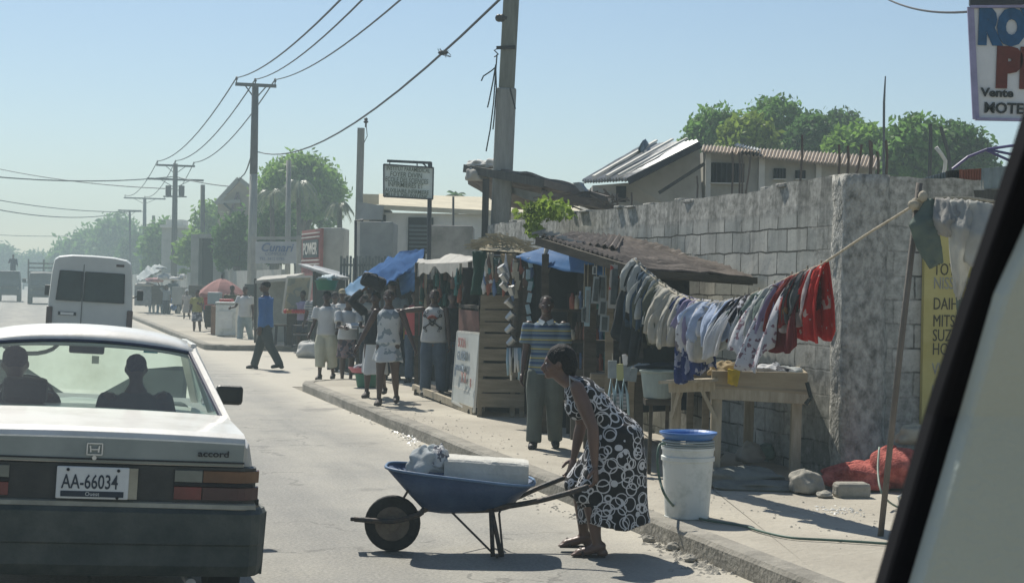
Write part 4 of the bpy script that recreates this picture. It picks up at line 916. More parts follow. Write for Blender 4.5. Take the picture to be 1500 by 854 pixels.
tree_px('dark shrubby tree beneath the palm fronds beside the round tree', 400, 300, 34, 400, 80, m_leafC, 6, nclump=50, nleaf=60, lsize=.14)
tree_px('pale green tree just beyond the transformer pole', 308, 300, 26, 400, 118, m_leafA, 8, nclump=40, nleaf=60, lsize=.22)
tree_px('hazy tree left of the transformer pole', 240, 330, 34, 415, 135, m_leafB, 9, nclump=50, nleaf=60, lsize=.25)
tree_px('yellowish tree low between the transformer pole and grey portal', 285, 345, 26, 412, 105, m_leafA, 10, nclump=40, nleaf=50, lsize=.2)
tree_px('tall hazy tree at the head of the distant row', 168, 321, 36, 420, 205, m_leafB, 11, nclump=60, nleaf=60, lsize=.4, trunk=.5)
tree_px('middle hazy tree of the distant row sloping down to the road', 135, 341, 38, 420, 215, m_leafB, 12, nclump=60, nleaf=60, lsize=.4, trunk=.5)
tree_px('lowest hazy tree of the distant row above the minibus roof', 104, 356, 32, 420, 225, m_leafB, 13, nclump=50, nleaf=60, lsize=.4, trunk=.5)
tree_px('darker hazy tree standing between the farthest pole and a stub pole', 205, 345, 30, 420, 180, m_leafC, 14, nclump=50, nleaf=60, lsize=.35, trunk=.4)
tree_px('faint grey tree at the vanishing end of the road', 50, 375, 27, 418, 300, m_leafC, 15, nclump=50, nleaf=60, lsize=.5, trunk=.6)
tree_px('faint grey tree far off by the picture edge', 2, 365, 18, 418, 280, m_leafC, 16, nclump=40, nleaf=60, lsize=.5, trunk=.6)
# trees behind the houses on the right
for i, (cx, top, hw, bot, Y, mt, lab) in enumerate(((1045, 166, 44, 275, 52, m_leafB, 'leafy tree nearest the dark metal gable, behind the roofs'), (1130, 150, 50, 285, 54, m_leafB, 'tallest leafy tree behind the brownish metal roof'), (1092, 178, 38, 270, 49, m_leafD, 'bright yellow-green tree low between two darker trees behind the roofs'), (1188, 176, 40, 280, 52, m_leafC, 'narrow tree right of the tallest one behind the roofs'), (1228, 165, 26, 206, 60, m_leafC, 'sparse feathery tree top seen against the sky near the tall antenna'), (1255, 190, 50, 290, 50, m_leafA, 'light green tree behind the rebar stubs'), (1338, 180, 44, 310, 46, m_leafB, 'leafy tree standing right of the antenna'), (1392, 188, 52, 310, 47, m_leafC, 'spreading tree above the patched metal sheets'), (1298, 202, 36, 300, 50, m_leafB, 'small tree at the foot of the antenna'))):
    tree_px(lab, cx, top, hw, bot, Y, mt, 30+i, nclump=70 if i != 4 else 34, nleaf=75 if i != 4 else 26, lsize=.11, trunk=.14, clump=.27)
# palms
def palm(label, cx, cy, Y, rpx, seed, nf=14, mat=None, droop=.9, group=None):
    c = W(cx, cy, Y); b = Vector((c.x, c.y, 0)); t = thing('palm_tree', label, 'palm tree', b, 0, group); MB().tube([b, b.lerp(c, .5)+Vector((.1, 0, 0)), c], [.16, .12, .1], 8).build('trunk', m_bark, t, world=True, smooth=True)
    rs = random.Random(seed); R_l = rpx*Y/FPX
    fr = MB()
    for k in range(nf):
        a = 2*math.pi*k/nf+rs.uniform(-.2, .2); el = rs.uniform(.2, 1.1); pts = []
        for i in range(9):
            u = i/8; rr = R_l*u*(math.cos(el*.6)); z = R_l*(math.sin(el)*u-droop*u*u); pts.append(c+Vector((math.cos(a)*rr, math.sin(a)*rr, z)))
        fr.tube(pts, .02, 4)
        for i in range(1, 9):
            for s in (-1, 1):
                for q in (0, .5):
                    p = pts[i].lerp(pts[i-1], q); d = (pts[i]-pts[i-1]).normalized(); sd = d.cross(Vector((0, 0, 1))).normalized()*s; L_ = R_l*.34*(1-.5*abs(i/8-.4)); e = p+sd*L_*.75+Vector((0, 0, -L_*.6))+d*L_*.35; wv = d*.035*(Y/80)
                    fr.add([p-wv, p+wv, e], [(0, 1, 2)])
    fr.build('fronds', mat or m_leafA, t, world=True); return t
m_frond = M('pale palm fronds', (.19, .22, .13), .4, .3, 2, 0, trans=.25, spec=.5)
palm('pale shaggy palm in front of the round tree', 437, 268, 78, 34, 1, 18, m_frond, 1.25); palm('pale palm sagging left of the shaggy one beside the concrete post', 398, 282, 77, 30, 2, 14, m_frond, 1.2); palm('small palm between the round tree and the tarred top post', 497, 300, 70, 24, 3, 16, m_frond, 1.2)
palm('tiny distant palm top peeping over the beige roof', 668, 287, 75, 18, 4, 11, m_leafC, .5)
# ================================================================ FAR BUILDINGS
m_plas = M('pale stained plaster', (.50, .49, .43), .93, .15, 1.2, .3, 20, col2=(.66, .65, .59)); m_plasd = M('grey plaster', (.24, .25, .23), .93, .2, 1.5, .3, 20, col2=(.38, .38, .35)); m_hole = M('dark opening', (.018, .022, .022), .9, .3, 3, 0)
m_roofp = M('sunlit sandy roof', (.50, .45, .33), .9, .15, 2, .2); m_louv = M('grey louvre', (.10, .12, .12), .7, .2, 8, .1); m_tile = M('brown roof sheet', (.26, .20, .15), .8, .35, 2.5, .4, 12, col2=(.42, .36, .29), stretch=(1, 1, 1))
m_tin = M('weathered tin', (.13, .14, .14), .5, .4, 2, .2, 20, metal=.35, col2=(.30, .31, .31), thr=(.35, .65)); m_rust = M('rusty tin', (.075, .06, .05), .75, .4, 3, .4, 25, col2=(.17, .14, .115))
def slab(mb, px0, py0, px1, py1, Y, depth, z0=None):
    'box whose front face fills a picture rectangle at distance Y'
    a = W(px0, py0, Y); b = W(px1, py1, Y); x0, x1 = a.x, b.x; zt = max(a.z, W(px1, py0, Y).z); zb = z0 if z0 is not None else b.z
    return mb.box(((x0+x1)/2, Y+depth/2, (zt+zb)/2), (x1-x0, depth, zt-zb))
bb = thing('house', 'long low beige building with a sandy roof edge beyond the side street', 'building', pole_base(650, 41))
slab(MB(), 522, 318, 930, 500, 41.5, 7, 0).build('wall', m_plas, bb, world=True)
a = [W(522, 318, 41.4), W(522, 283, 44), W(930, 305, 44), W(930, 338, 41.4)]
MB().prism([W(522, 322, 41.2), W(560, 322, 41.2), W(562, 302, 41.25), W(522, 295, 41.3)], (0, 3, 0)).build('parapet', m_plasd, bb, world=True)
MB().prism([W(555, 300, 41.3), W(555, 284, 45), W(940, 296, 45), W(940, 320, 41.3)], (0, 0, -.12)).build('roof', m_roofp, bb, world=True)
MB().prism([W(522, 284, 45.5), W(560, 285, 45.5), W(560, 300, 45.5), W(522, 298, 45.5)], (0, .2, 0)).build('roof', m_roofp, bb, world=True)
wn = thing_part('window', bb); mb = slab(MB(), 598, 319, 634, 372, 41.42, .05).build('pane', m_hole, wn, world=True)
mb = MB()
for k in range(7): slab(mb, 599, 330+k*6, 633, 333+k*6, 41.38, .03)
mb.build('louvres', m_louv, wn, world=True)
slab(MB(), 541, 315, 565, 326, 41.4, .06).build('vent_opening', m_hole, bb, world=True)
for i, (x0, y0, x1, y1, lab) in enumerate(((527, 325, 575, 376, 'square grey concrete block column right beside the tarred top post'), (628, 331, 692, 386, 'wide stained concrete water tank behind the pale tarp stall'), (469, 334, 503, 398, 'tall plain concrete end wall next to the red framed POWER board'))):
    YY = (38, 36, 50)[i]; t = thing('concrete_wall', lab, 'wall', pole_base((x0+x1)/2, YY)); slab(MB(), x0, y0, x1, y1, YY, 1.6, 0).build('wall', (m_plasd, M('stained tank concrete', (.12, .12, .105), .95, .3, 1.6, .4, 20, col2=(.32, .31, .28), thr=(.3, .6)), m_plasd)[i], t, world=True, bev=.03)
fe = thing('metal_fence', 'corrugated metal fence with pointed pales below the beige building', 'fence', pole_base(560, 37)); mb = MB()
for k in range(27):
    x = 500+k*4.6; q = W(x, 378-abs((k % 3)-1)*3, 37.2); p = Vector((q.x, q.y, SWZ)); mb.bar(p, q, .055, .02)
mb.bar(W(498, 388, 37.25), W(625, 390, 37.25), .05, .05); mb.build('pales', M('dull fence metal', (.16, .18, .17), .7, .3, 4, .2), fe, world=True)
gp = thing('gate_frame', 'dark metal pipe frame standing before the grey block column', 'frame', pole_base(521, 36)); MB().tube([pole_base(521, 36), W(521, 323, 36), W(532, 323, 36)], .03, 8).build('pipe', m_metal, gp, world=True)
post('thin dark stake standing up behind the water tank', 664, 664, 288, 39, .03, m_wood, 'stake', 'post')
# institute sign
sg = thing('hanging_sign', 'pale board on a mast lettered INSTITUT FOYER DIVIN hanging above the tarps', 'sign', pole_base(629, 33)); m_board = M('faded pale green board', (.66, .72, .66), .7, .12, 3, .1); m_let = M('olive lettering', (.15, .18, .13), .8, .25, 8, 0)
MB().tube([pole_base(628, 33), W(630, 238, 33)], .045, 10).build('mast', m_metal, sg, world=True); MB().bar(W(567, 236, 33), W(632, 239, 33), .06, .05).build('arm', m_metal, sg, world=True)
MB().bar(W(620, 240, 33), W(630, 250, 33), .03).build('arm_bracket', m_metal, sg, world=True); MB().bar(W(611, 239, 33), W(611, 244, 33), .02).build('hanger', m_metal, sg, world=True); MB().bar(W(571, 237, 33), W(571, 243, 33), .02).build('hanger', m_metal, sg, world=True)
bd = MB().prism([W(562, 241, 32.9), W(562, 288, 32.9), W(634, 292, 32.9), W(635, 246, 32.9)], (0, .04, 0)).build('board', m_board, sg, world=True)
fr_ = MB(); q = [W(562, 241, 32.88), W(562, 288, 32.88), W(634, 292, 32.88), W(635, 246, 32.88)]
for i in range(4): fr_.bar(q[i], q[(i+1) % 4], .025, .03)
fr_.build('board_frame', m_metal, sg, world=True)
inv = wmat(sg).inverted()
for i, (s, x, y, wd, hh) in enumerate((('INSTITUT PARAMEDICAL', 566, 249, 64, 6.3), ('FOYER DIVIN', 571, 258, 47, 7.2), ('ECOLE DES SCIENCES', 564, 265.5, 63, 7.0), ('INFIRMIERES ET', 568, 273, 52, 7.0), ('AUXILIAIRE INFIRMIERE', 564, 281, 64, 6.0), ('MLLE S DIEUVALENE', 564, 287, 62, 5.4))):
    p = inv @ W(x, y, 32.87); hgtm = hh*32.9/FPX/.72; o = text(s, hgtm, m_let, sg, p, (R(90), 0, 0), 'lettering', .003, bold=.001); wid = max(v.co.x for v in o.data.vertices); o.scale = (wd*32.9/FPX/wid, 1, 1); o.rotation_euler = (R(90), R(3), 0)
# faded Cunari sign
cs = thing('advert_board', 'faded white board lettered Cunari on a post beside the crossarm pole', 'sign', pole_base(405, 56)); MB().bar(pole_base(372, 56.2), W(372, 345, 56.2), .14).bar(pole_base(437, 56.2), W(437, 345, 56.2), .14).bar(W(372, 349, 56.1), W(440, 349, 56.1), .1).build('frame', m_plasd, cs, world=True)
MB().prism([W(374, 354, 56), W(374, 386, 56), W(434, 386, 56), W(434, 354, 56)], (0, .05, 0)).build('board', M('faded white board', (.40, .42, .42), .7, .1, 3, .1), cs, world=True)
inv = wmat(cs).inverted(); m_bl = M('faded blue lettering', (.15, .20, .30), .8, .2, 8, 0)
text('Cunari', .40, m_bl, cs, inv @ W(381, 368, 55.95), (R(90), 0, 0), 'lettering', .004, bold=.008, shear=.3); text('COMPLEXE', .15, m_bl, cs, inv @ W(388, 374, 55.95), (R(90), 0, 0), 'lettering', .004); text('TEL 3412 0785', .14, m_bl, cs, inv @ W(380, 381, 55.95), (R(90), 0, 0), 'lettering', .004)
# POWER board, turned to the road
pw = thing('painted_board', 'red framed board lettered POWER in white on a dark band', 'sign', pole_base(454, 50)); p0, p1 = W(441, 344, 52.5), W(468, 338, 49.8)
dd = (p1-p0); dd.z = 0; L_ = dd.length; d = dd.normalized(); ang = math.atan2(d.y, d.x); o_ = Vector((p0.x, p0.y, 0)); pw.location = o_; pw.rotation_euler = (0, 0, ang)
zb, zt = 2.15, 3.35
MB().box((L_/2, .08, zt/2), (L_, .1, zt)).build('backing', M('dull red paint', (.26, .10, .09), .8, .3, 3, .1), pw)
MB().box((L_/2, .02, (zb+zt)/2), (L_*.82, .03, .55)).build('band', M('dark panel', (.05, .07, .07), .7, .2, 3, 0), pw)
mb = MB()
for z in (zb+.12, zb+.24, zt-.12, zt-.24): mb.box((L_/2, .02, z), (L_*.95, .04, .035))
mb.build('stripes', m_plas, pw); o = text('POWER', .50, m_plas, pw, (L_*.12, .0, (zb+zt)/2-.17), (R(90), 0, 0), 'lettering', .004, bold=.012); wid = max(v.co.x for v in o.data.vertices); o.scale = (L_*.76/wid, 1, 1)
# gabled house
gh = thing('house', 'tall gabled plaster house end with a painted triangle, half hidden by the crossarm pole', 'building', pole_base(350, 96))
MB().prism([W(319, 298, 96), W(350, 265, 96), W(385, 292, 96), W(385, 440, 96), W(319, 440, 96)], (0, 8, 0)).build('wall', M('cream plaster', (.34, .31, .25), .93, .15, 1, .2), gh, world=True)
MB().bar(W(316, 299, 95.8), W(350, 262, 95.8), .25, .25).bar(W(350, 262, 95.8), W(388, 292, 95.8), .25, .25).bar(W(317, 297, 95.8), W(352, 295, 95.8), .2, .2).build('eaves', m_plasd, gh, world=True)
MB().bar(W(334, 325, 95.9), W(348, 282, 95.9), .22, .1).bar(W(348, 282, 95.9), W(360, 325, 95.9), .22, .1).bar(W(338, 312, 95.9), W(356, 312, 95.9), .16, .1).build('painted_triangle', M('mauve paint', (.16, .12, .14), .9, .1, 3, 0), gh, world=True)
MB().bar(W(328, 298, 95.7), W(350, 318, 95.7), .12, .12).build('brace', m_metal, gh, world=True)
gp = thing('concrete_portal', 'square grey concrete portal with a dark opening left of the bushy tree', 'building', pole_base(302, 84)); mb = MB(); slab(mb, 280, 343, 290, 425, 84, 3, 0); slab(mb, 313, 343, 323, 425, 84, 3, 0); slab(mb, 290, 343, 313, 349, 84, 3); mb.build('frame', m_plasd, gp, world=True)
slab(MB(), 290, 349, 313, 425, 85, 2, 0).build('opening', m_hole, gp, world=True)
fh = thing('house', 'small flat roofed block house behind the transformer pole', 'building', pole_base(254, 125)); slab(MB(), 237, 333, 270, 420, 125, 5, 0).build('wall', m_plasd, fh, world=True); slab(MB(), 234, 330, 273, 334, 124.5, 6).build('roof', m_plas, fh, world=True); slab(MB(), 243, 322, 268, 331, 126, 2).build('water_tank', m_plas, fh, world=True)
rw = thing('boundary_wall', 'long dim roadside wall running behind the distant vendors', 'wall', RD(60, 9.5, 0), TH)
MB().box((0, 60, 1.1), (.2, 110, 2.2)).build('masonry', m_plasd, rw)
# ================================================================ HOUSES BEHIND THE WALL
h1 = thing('house', 'plaster house with a steep dark tin gable roof above the block wall', 'building', pole_base(960, 27)); YA, YB_ = 25.5, 31
MB().prism([W(868, 272, 26.4), W(920, 268, 26.0), W(1025, 216, 25.6), W(1030, 330, 25.6), W(868, 340, 26.4)], (0, 5, 0)).build('wall', M('house plaster', (.30, .29, .25), .93, .2, 1.5, .3, 20, col2=(.46, .45, .40)), h1, world=True)
def tin(A, B, C, D, n=22, amp=.02, m=10):
    'corrugated sheet over corners A-B (along ridges) and D-C'
    A, B, C, D = map(Vector, (A, B, C, D)); nrm = (B-A).cross(D-A).normalized(); P = []
    for i in range(n*4+1):
        u = i/(n*4); row = []
        for j in range(m+1):
            v = j/m; p = A.lerp(B, u).lerp(D.lerp(C, u), v); row.append(p+nrm*(amp*math.sin(u*n*2*math.pi)+.4*amp*nz(u*7, v*5, A.x)))
        P.append(row)
    return MB().grid(P)
tin(W(853, 266, 27.2), W(920, 263, 25.4), W(1026, 208, 25.2), W(944, 213, 31.0), 16, .03).build('roof', m_tin, h1, world=True, solid=.02)
mb = MB(); mb.bar(W(853, 268, 27.1), W(853, 274, 27.1), .06, .06)
for u in (.25, .55, .8):
    a = W(853, 265, 27.1).lerp(W(920, 262, 25.3), u)+Vector((0, 0, .06)); b = W(944, 212, 31).lerp(W(1026, 207, 25.1), u)+Vector((0, 0, .06)); mb.bar(a, b, .05, .03)
mb.build('roof_battens', m_plas, h1, world=True)
MB().bar(W(920, 266, 25.3), W(1026, 212, 25.1), .10, .10).build('verge_board', m_metal, h1, world=True)
MB().bar(W(965, 283, 25.3), W(1032, 240, 25.2), .05, .05).build('leaning_pole', m_wood, h1, world=True); slab(MB(), 903, 273, 917, 296, 25.95, .1).build('window', m_hole, h1, world=True)
mb = MB(); c = W(943, 214, 30.4)
rp = thing('cloth_scrap', 'crumpled blue cloth snagged on the ridge of the tin gable', 'cloth', c)
P = [[W(936+6*u+10*v*u, 228-22*v*(1-abs(u-.5))-6*u, 28.5)+Vector((0, .3*math.sin(5*u+3*v), .03*math.sin(9*u))) for v in [k/6 for k in range(7)]] for u in [k/8 for k in range(9)]]
MB().grid(P).build('cloth', M('blue grey cloth', (.10, .16, .22), .9, .3, 5, .3), rp, world=True, smooth=True, solid=.02)
h2 = thing('house', 'long plaster house under a brownish metal roof right of the tin gable', 'building', pole_base(1150, 27))
mb = MB(); mb.prism([W(1030, 222, 26.5), W(1282, 246, 26.5), W(1282, 330, 26.5), W(1030, 330, 26.5)], (0, 4, 0)).build('wall', M('house plaster', (.30, .29, .25)), h2, world=True)
tin(W(1028, 222, 26.2), W(1284, 247, 26.2), W(1290, 230, 30), W(1030, 214, 30), 50, .025).build('roof', m_tile, h2, world=True, solid=.02)
for x0, y0, x1, y1 in ((1042, 239, 1072, 268), (1074, 240, 1090, 268), (1134, 247, 1151, 262), (1166, 250, 1180, 262)):
    wn = thing_part('window', h2); slab(MB(), x0, y0, x1, y1, 26.44, .08).build('opening', m_hole, wn, world=True); mb = MB(); slab(mb, x0-1, y1, x1+1, y1+1.5, 26.38, .1); mb.build('sill', m_plas, wn, world=True)
    mb = MB()
    for k in range(3): xx = x0+(x1-x0)*(k+1)/4; mb.bar(W(xx, y0, 26.42), W(xx, y1, 26.42), .02)
    mb.build('bars', m_metal, wn, world=True)
for k in range(3): slab(MB(), (1034, 1112, 1196)[k], 224+k*7, (1040, 1119, 1202)[k], 330, 26.4, .1).build('pilaster', m_plas, h2, world=True)
mb = MB(); tin(W(1075, 214, 26), W(1115, 222, 26), W(1112, 219, 28), W(1080, 211, 28), 8, .02).build('loose_sheet', m_tin, h2, world=True, solid=.01)
RBL = ['leftmost rod of the cluster before the larger dark window', 'second rod of the cluster before the larger dark window', 'third close-set rod of the cluster before the larger dark window', 'rod leaning right at the edge of the larger dark window', 'tallest single rod rising over the brownish roof', 'single straight rod over the far end of the brownish roof', 'lone short rod under the verge of the tin gable', 'left of three short rods beside the small house window', 'middle of three short rods beside the small house window', 'straight rod left of the leaning one above the wall corner', 'slanting rod above the wall corner', 'left of a close pair of rods above the wall corner', 'right of a close pair of rods above the wall corner', 'shortest rod of the corner group', 'last rod of the corner group, below the antenna', 'right of three short rods beside the small house window']
rebar = []
for i, (x0, yb_, x1, yt_, Yr) in enumerate(((1072, 272, 1073, 222, 21), (1083, 272, 1083, 224, 21.2), (1087, 272, 1087, 226, 21), (1092, 272, 1100, 222, 21.2), (1172, 258, 1175, 198, 18), (1228, 252, 1229, 212, 16.5), (1021, 282, 1021, 258, 22), (896, 300, 897, 284, 24), (903, 300, 904, 285, 24), (1241, 252, 1242, 214, 15.4), (1252, 252, 1262, 212, 15.2), (1274, 250, 1274, 206, 15), (1275, 250, 1276, 208, 15.2), (1286, 250, 1285, 222, 15), (1298, 250, 1298, 206, 15.1), (924, 300, 925, 282, 23.6))):
    a, b = W(x0, yb_+14, Yr), W(x1, yt_, Yr); o = thing('rebar_rod', RBL[i], 'rebar', a, 0, 'reinforcing rods along the wall top'); MB().tube([a, a.lerp(b, .6)+Vector((.01, 0, 0)), b], .013, 6).build('rod', m_rust, o, world=True)
an = thing('antenna', 'very tall thin antenna mast standing above the small tree', 'antenna', pole_base(1293, 40)); MB().tube([pole_base(1294, 40), W(1295, 150, 40), W(1297, 112, 40)], [.05, .03, .015], 8).build('mast', m_metal, an, world=True)
for i, (x0, y0, x1, y1) in enumerate(((1361, 250, 1363, 182), (1398, 262, 1378, 186))):
    o = thing('bare_pole', ['straight bare pole poking up before the trees near the hanging sign', 'slanting bare pole poking up before the trees near the hanging sign'][i], 'pole', W(x0, y0+20, 30)); MB().tube([W(x0, y0+30, 30), W((x0+x1)/2+1, (y0+y1)/2, 30), W(x1, y1, 30)], .035, 6).build('stick', m_wood, o, world=True)
o = thing('curved_pipe', 'pale bent plastic pipe curling up above the patched metal sheets', 'pipe', W(1383, 252, 15)); MB().tube([W(x, y, 15) for x, y in ((1381, 262), (1384, 248), (1385, 236), (1379, 226), (1371, 216))], .018, 8).build('pipe', m_plas, o, world=True, smooth=True)
# ================================================================ STALLS
m_plank = M('weathered plank', (.17, .14, .095), .9, .35, 2.2, .35, 26, stretch=(1, 1, 7), col2=(.30, .26, .19)); m_plankd = M('dark old plank', (.075, .065, .05), .9, .35, 3, .35, 26, stretch=(1, 1, 6))
m_pine = M('sun bleached timber', (.25, .215, .15), .85, .25, 3.5, .4, 26, stretch=(6, 6, .8), col2=(.42, .37, .28)); m_tarpw = M('dirty white tarp', (.40, .39, .35), .8, .2, 3, .25, 12, trans=.15)
m_tarpb = M('blue tarp', (.035, .14, .33), .6, .15, 3, .2, 10, trans=.45); m_tarpn = M('navy blue tarp', (.02, .07, .19), .9, .2, 2.5, .2, 10, trans=.15, spec=.05, col2=(.04, .11, .26)); m_darkc = M('dark jacket cloth and stall shade', (.018, .021, .020), .95, .4, 3, .2, 15)
m_ply = M('dark plywood', (.055, .048, .038), .9, .3, 2, .2, 20); m_thatch = M('frayed straw rope', (.33, .29, .20), .95, .35, 8, .5, 60); m_tinw = M('silver tin', (.42, .43, .42), .35, .2, 4, .1, metal=.5)
GZ = SWZ
def gpx(px, py): return G(px, py, GZ)
def gp_at(px, Y): p = W(px, 500, Y); p.z = GZ; return p
# --- stall with pale tarp roof, rail platform and white painted board
s1 = thing('market_stall', 'wooden stall under a crinkled pale tarp with a long bench rail and hanging bottles', 'stall', gp_at(655, 21.5))
mb = MB(); n = 12; P = []
A, B, C, D = W(608, 389, 24.5), W(700, 386, 20.6), W(722, 372, 22.5), W(622, 379, 26.0)
for i in range(n+1):
    u = i/n; P.append([A.lerp(B, u).lerp(D.lerp(C, u), v)+Vector((0, 0, .035*math.sin(u*9+v*4)+.05*nz(u*6, v*4)-.03*(v < .05)*math.sin(u*20)**2)) for v in [k/6 for k in range(7)]])
mb.grid(P).build('tarp', m_tarpw, s1, world=True, smooth=True, solid=.015)
mb = MB(); P = []
for i in range(n*2+1):
    u = i/n/2; q = A.lerp(B, u); P.append([q+Vector((0, 0, .02)), q+Vector((0, -.02, -.10-.05*math.sin(u*13)-.04*math.sin(u*31)))])
mb.grid(P).build('tarp_edge', m_tarpw, s1, world=True, solid=.01)
for (x, Y_, yt) in ((611, 24.3, 385), (689, 20.9, 384)): MB().bar(gp_at(x, Y_), W(x, yt, Y_), .06, .06).build('post', m_plankd, s1, world=True)
for (x, Y_, yt) in ((622, 24.0, 386), (673, 21.3, 386)): MB().bar(gp_at(x, Y_), W(x+2, yt, Y_), .035, .035).build('post', m_pine, s1, world=True)
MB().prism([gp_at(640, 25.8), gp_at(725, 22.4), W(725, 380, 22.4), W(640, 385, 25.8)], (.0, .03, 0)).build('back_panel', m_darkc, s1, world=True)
rl = MB(); rl.bar(W(606, 567, 23.6), W(694, 602, 19.95), .05, .09); rl.build('rail', m_pine, s1, world=True)
for x, Y_ in ((611, 23.3), (648, 21.7), (690, 20.1)): MB().bar(gp_at(x, Y_), W(x, 570 if x < 620 else 588 if x < 660 else 600, Y_), .07, .07).build('leg', m_plankd, s1, world=True)
MB().prism([W(607, 565, 23.8), W(692, 598, 20.1), W(712, 594, 21.3), W(632, 562, 25.2)], (0, 0, -.03)).build('platform', m_plankd, s1, world=True)
MB().prism([W(672, 450, 21.2), W(701, 453, 20.2), W(722, 446, 21.6), W(690, 443, 22.6)], (0, 0, .04)).build('counter', m_ply, s1, world=True)
MB().prism([W(672, 453, 21.2), W(701, 456, 20.2), W(703, 490, 20.2), W(672, 488, 21.2)], (0, .03, 0)).build('counter_front', M('red brown cabinet', (.13, .06, .045), .7, .3, 3, .1), s1, world=True)
pb = thing('painted_board', 'white painted board with red and blue scrawled lettering leaning at the stall front', 'sign', gp_at(680, 20.5)); q = [W(663, 588, 21.0), W(695, 603, 19.9), W(704, 489, 19.95), W(671, 486, 21.0)]
mw = M('dirty white board', (.44, .46, .43), .8, .12, 3, .1); MB().prism(q, (-.02, .03, 0)).build('board', mw, pb, world=True); fr = MB()
for i in range(4): fr.bar(q[i], q[(i+1) % 4], .025, .03)
fr.bar(q[0].lerp(q[3], .22), q[1].lerp(q[2], .22), .02, .03); fr.build('frame', m_plas, pb, world=True)
u_ = (q[1]-q[0]); ang = math.atan2(u_.y, u_.x); inv = wmat(pb).inverted(); m_rl = M('faded red lettering', (.38, .22, .20), .8, .2, 8, 0); m_bl2 = M('pale blue lettering', (.26, .31, .35))
def onb(u, v): return inv @ (q[0].lerp(q[1], u).lerp(q[3].lerp(q[2], u), v)-Vector((math.sin(-ang)*0, 0, 0))+Vector((-.03*math.cos(ang-math.pi/2)*-1, -.035, 0)))
for s, u0, v0, sz, mm in (('SODA', .16, .80, .15, m_rl), ('GLACE', .16, .62, .14, m_bl2), ('TELEPHONE', .12, .47, .085, m_bl2), ('X X', .42, .33, .16, m_rl), ('8', .82, .30, .14, m_rl), ('0', .10, .38, .16, m_bl2)):
    o = text(s, sz*1.1, mm, pb, onb(u0, v0), (R(90), 0, ang), 'lettering', .003, sx=.9, bold=.004)
# --- plank box kiosk
s2 = thing('plank_kiosk', 'tall narrow plank-sided kiosk with gaps between its boards, hung with small goods', 'stall', gp_at(725, 20))
Yk = 19.6
for k, (y0, y1) in enumerate(((432, 452), (454, 470), (472, 486), (489, 508), (511, 528), (532, 551), (555, 574), (576, 596))):
    a, b = W(705, y0, Yk), W(768, y0+1, Yk-.0); c, d = W(705, y1, Yk), W(768, y1-1, Yk)
    o = MB().box(((a.x+b.x)/2, Yk, (a.z+c.z)/2), (b.x-a.x, .03, a.z-c.z), rot=Matrix.Rotation(random.uniform(-.006, .012), 3, 'Y')).build('board', m_plank, s2, world=True); 
for x, yt in ((704, 365), (766, 372), (752, 372)): MB().bar(gp_at(x, Yk+.05), W(x+6, yt, Yk+.05), .06, .05).build('post', m_plank, s2, world=True)
a, b = gp_at(698, 20.2), gp_at(704, 19.7)
MB().prism([gp_at(697, 21.3), gp_at(704, 19.7), W(708, 452, 19.7), W(701, 452, 21.3)], (.02, 0, 0)).build('side_boards', m_plank, s2, world=True)
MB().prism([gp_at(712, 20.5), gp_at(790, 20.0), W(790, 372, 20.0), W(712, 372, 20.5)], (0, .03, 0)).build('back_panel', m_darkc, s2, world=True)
# frayed straw heap on its roof: many short curved strands
mb = MB(); rs = random.Random(4)
for k in range(420):
    u = rs.random(); x = 702+u*84; Yr = 19.2+rs.random()*1.0; base = W(x, 364+6*u, Yr); hh = .16*math.sin(math.pi*min(1, u*1.1+.06)); p = base+Vector((0, 0, rs.uniform(-.02, hh+.02))); a = rs.uniform(-.6, .6)+(0 if rs.random() < .8 else 1.3); L_ = rs.uniform(.12, .4)
    d = Vector((math.cos(a), .3*math.sin(a*3), .25*math.sin(a)))*L_; mb.tube([p-d*.5, p+Vector((0, 0, .03*rs.random())), p+d*.5-Vector((0, 0, rs.random()*.07))], .006, 3, caps=False)
P = [[W(702+84*i/10, 366+6*i/10, 19.1+1.2*j/4)+Vector((0, 0, .13*math.sin(math.pi*min(1, .05+i/10))*math.sin(math.pi*j/4)**.5+.02*nz(i, j))) for j in range(5)] for i in range(11)]
mb.grid(P); tag(mb.build('straw_heap', m_thatch), 'tangled straw-coloured rope heap on top of the plank kiosk', 'straw')
MB().bar(W(700, 372, 19.3), W(795, 378, 19.0), .06, .05).build('front_beam', m_plankd, s2, world=True)
MB().prism([W(700, 371, 19.2), W(792, 377, 18.9), W(800, 366, 20.9), W(712, 362, 21.0)], (0, 0, -.02)).build('roof_sheet', m_tin, s2, world=True)
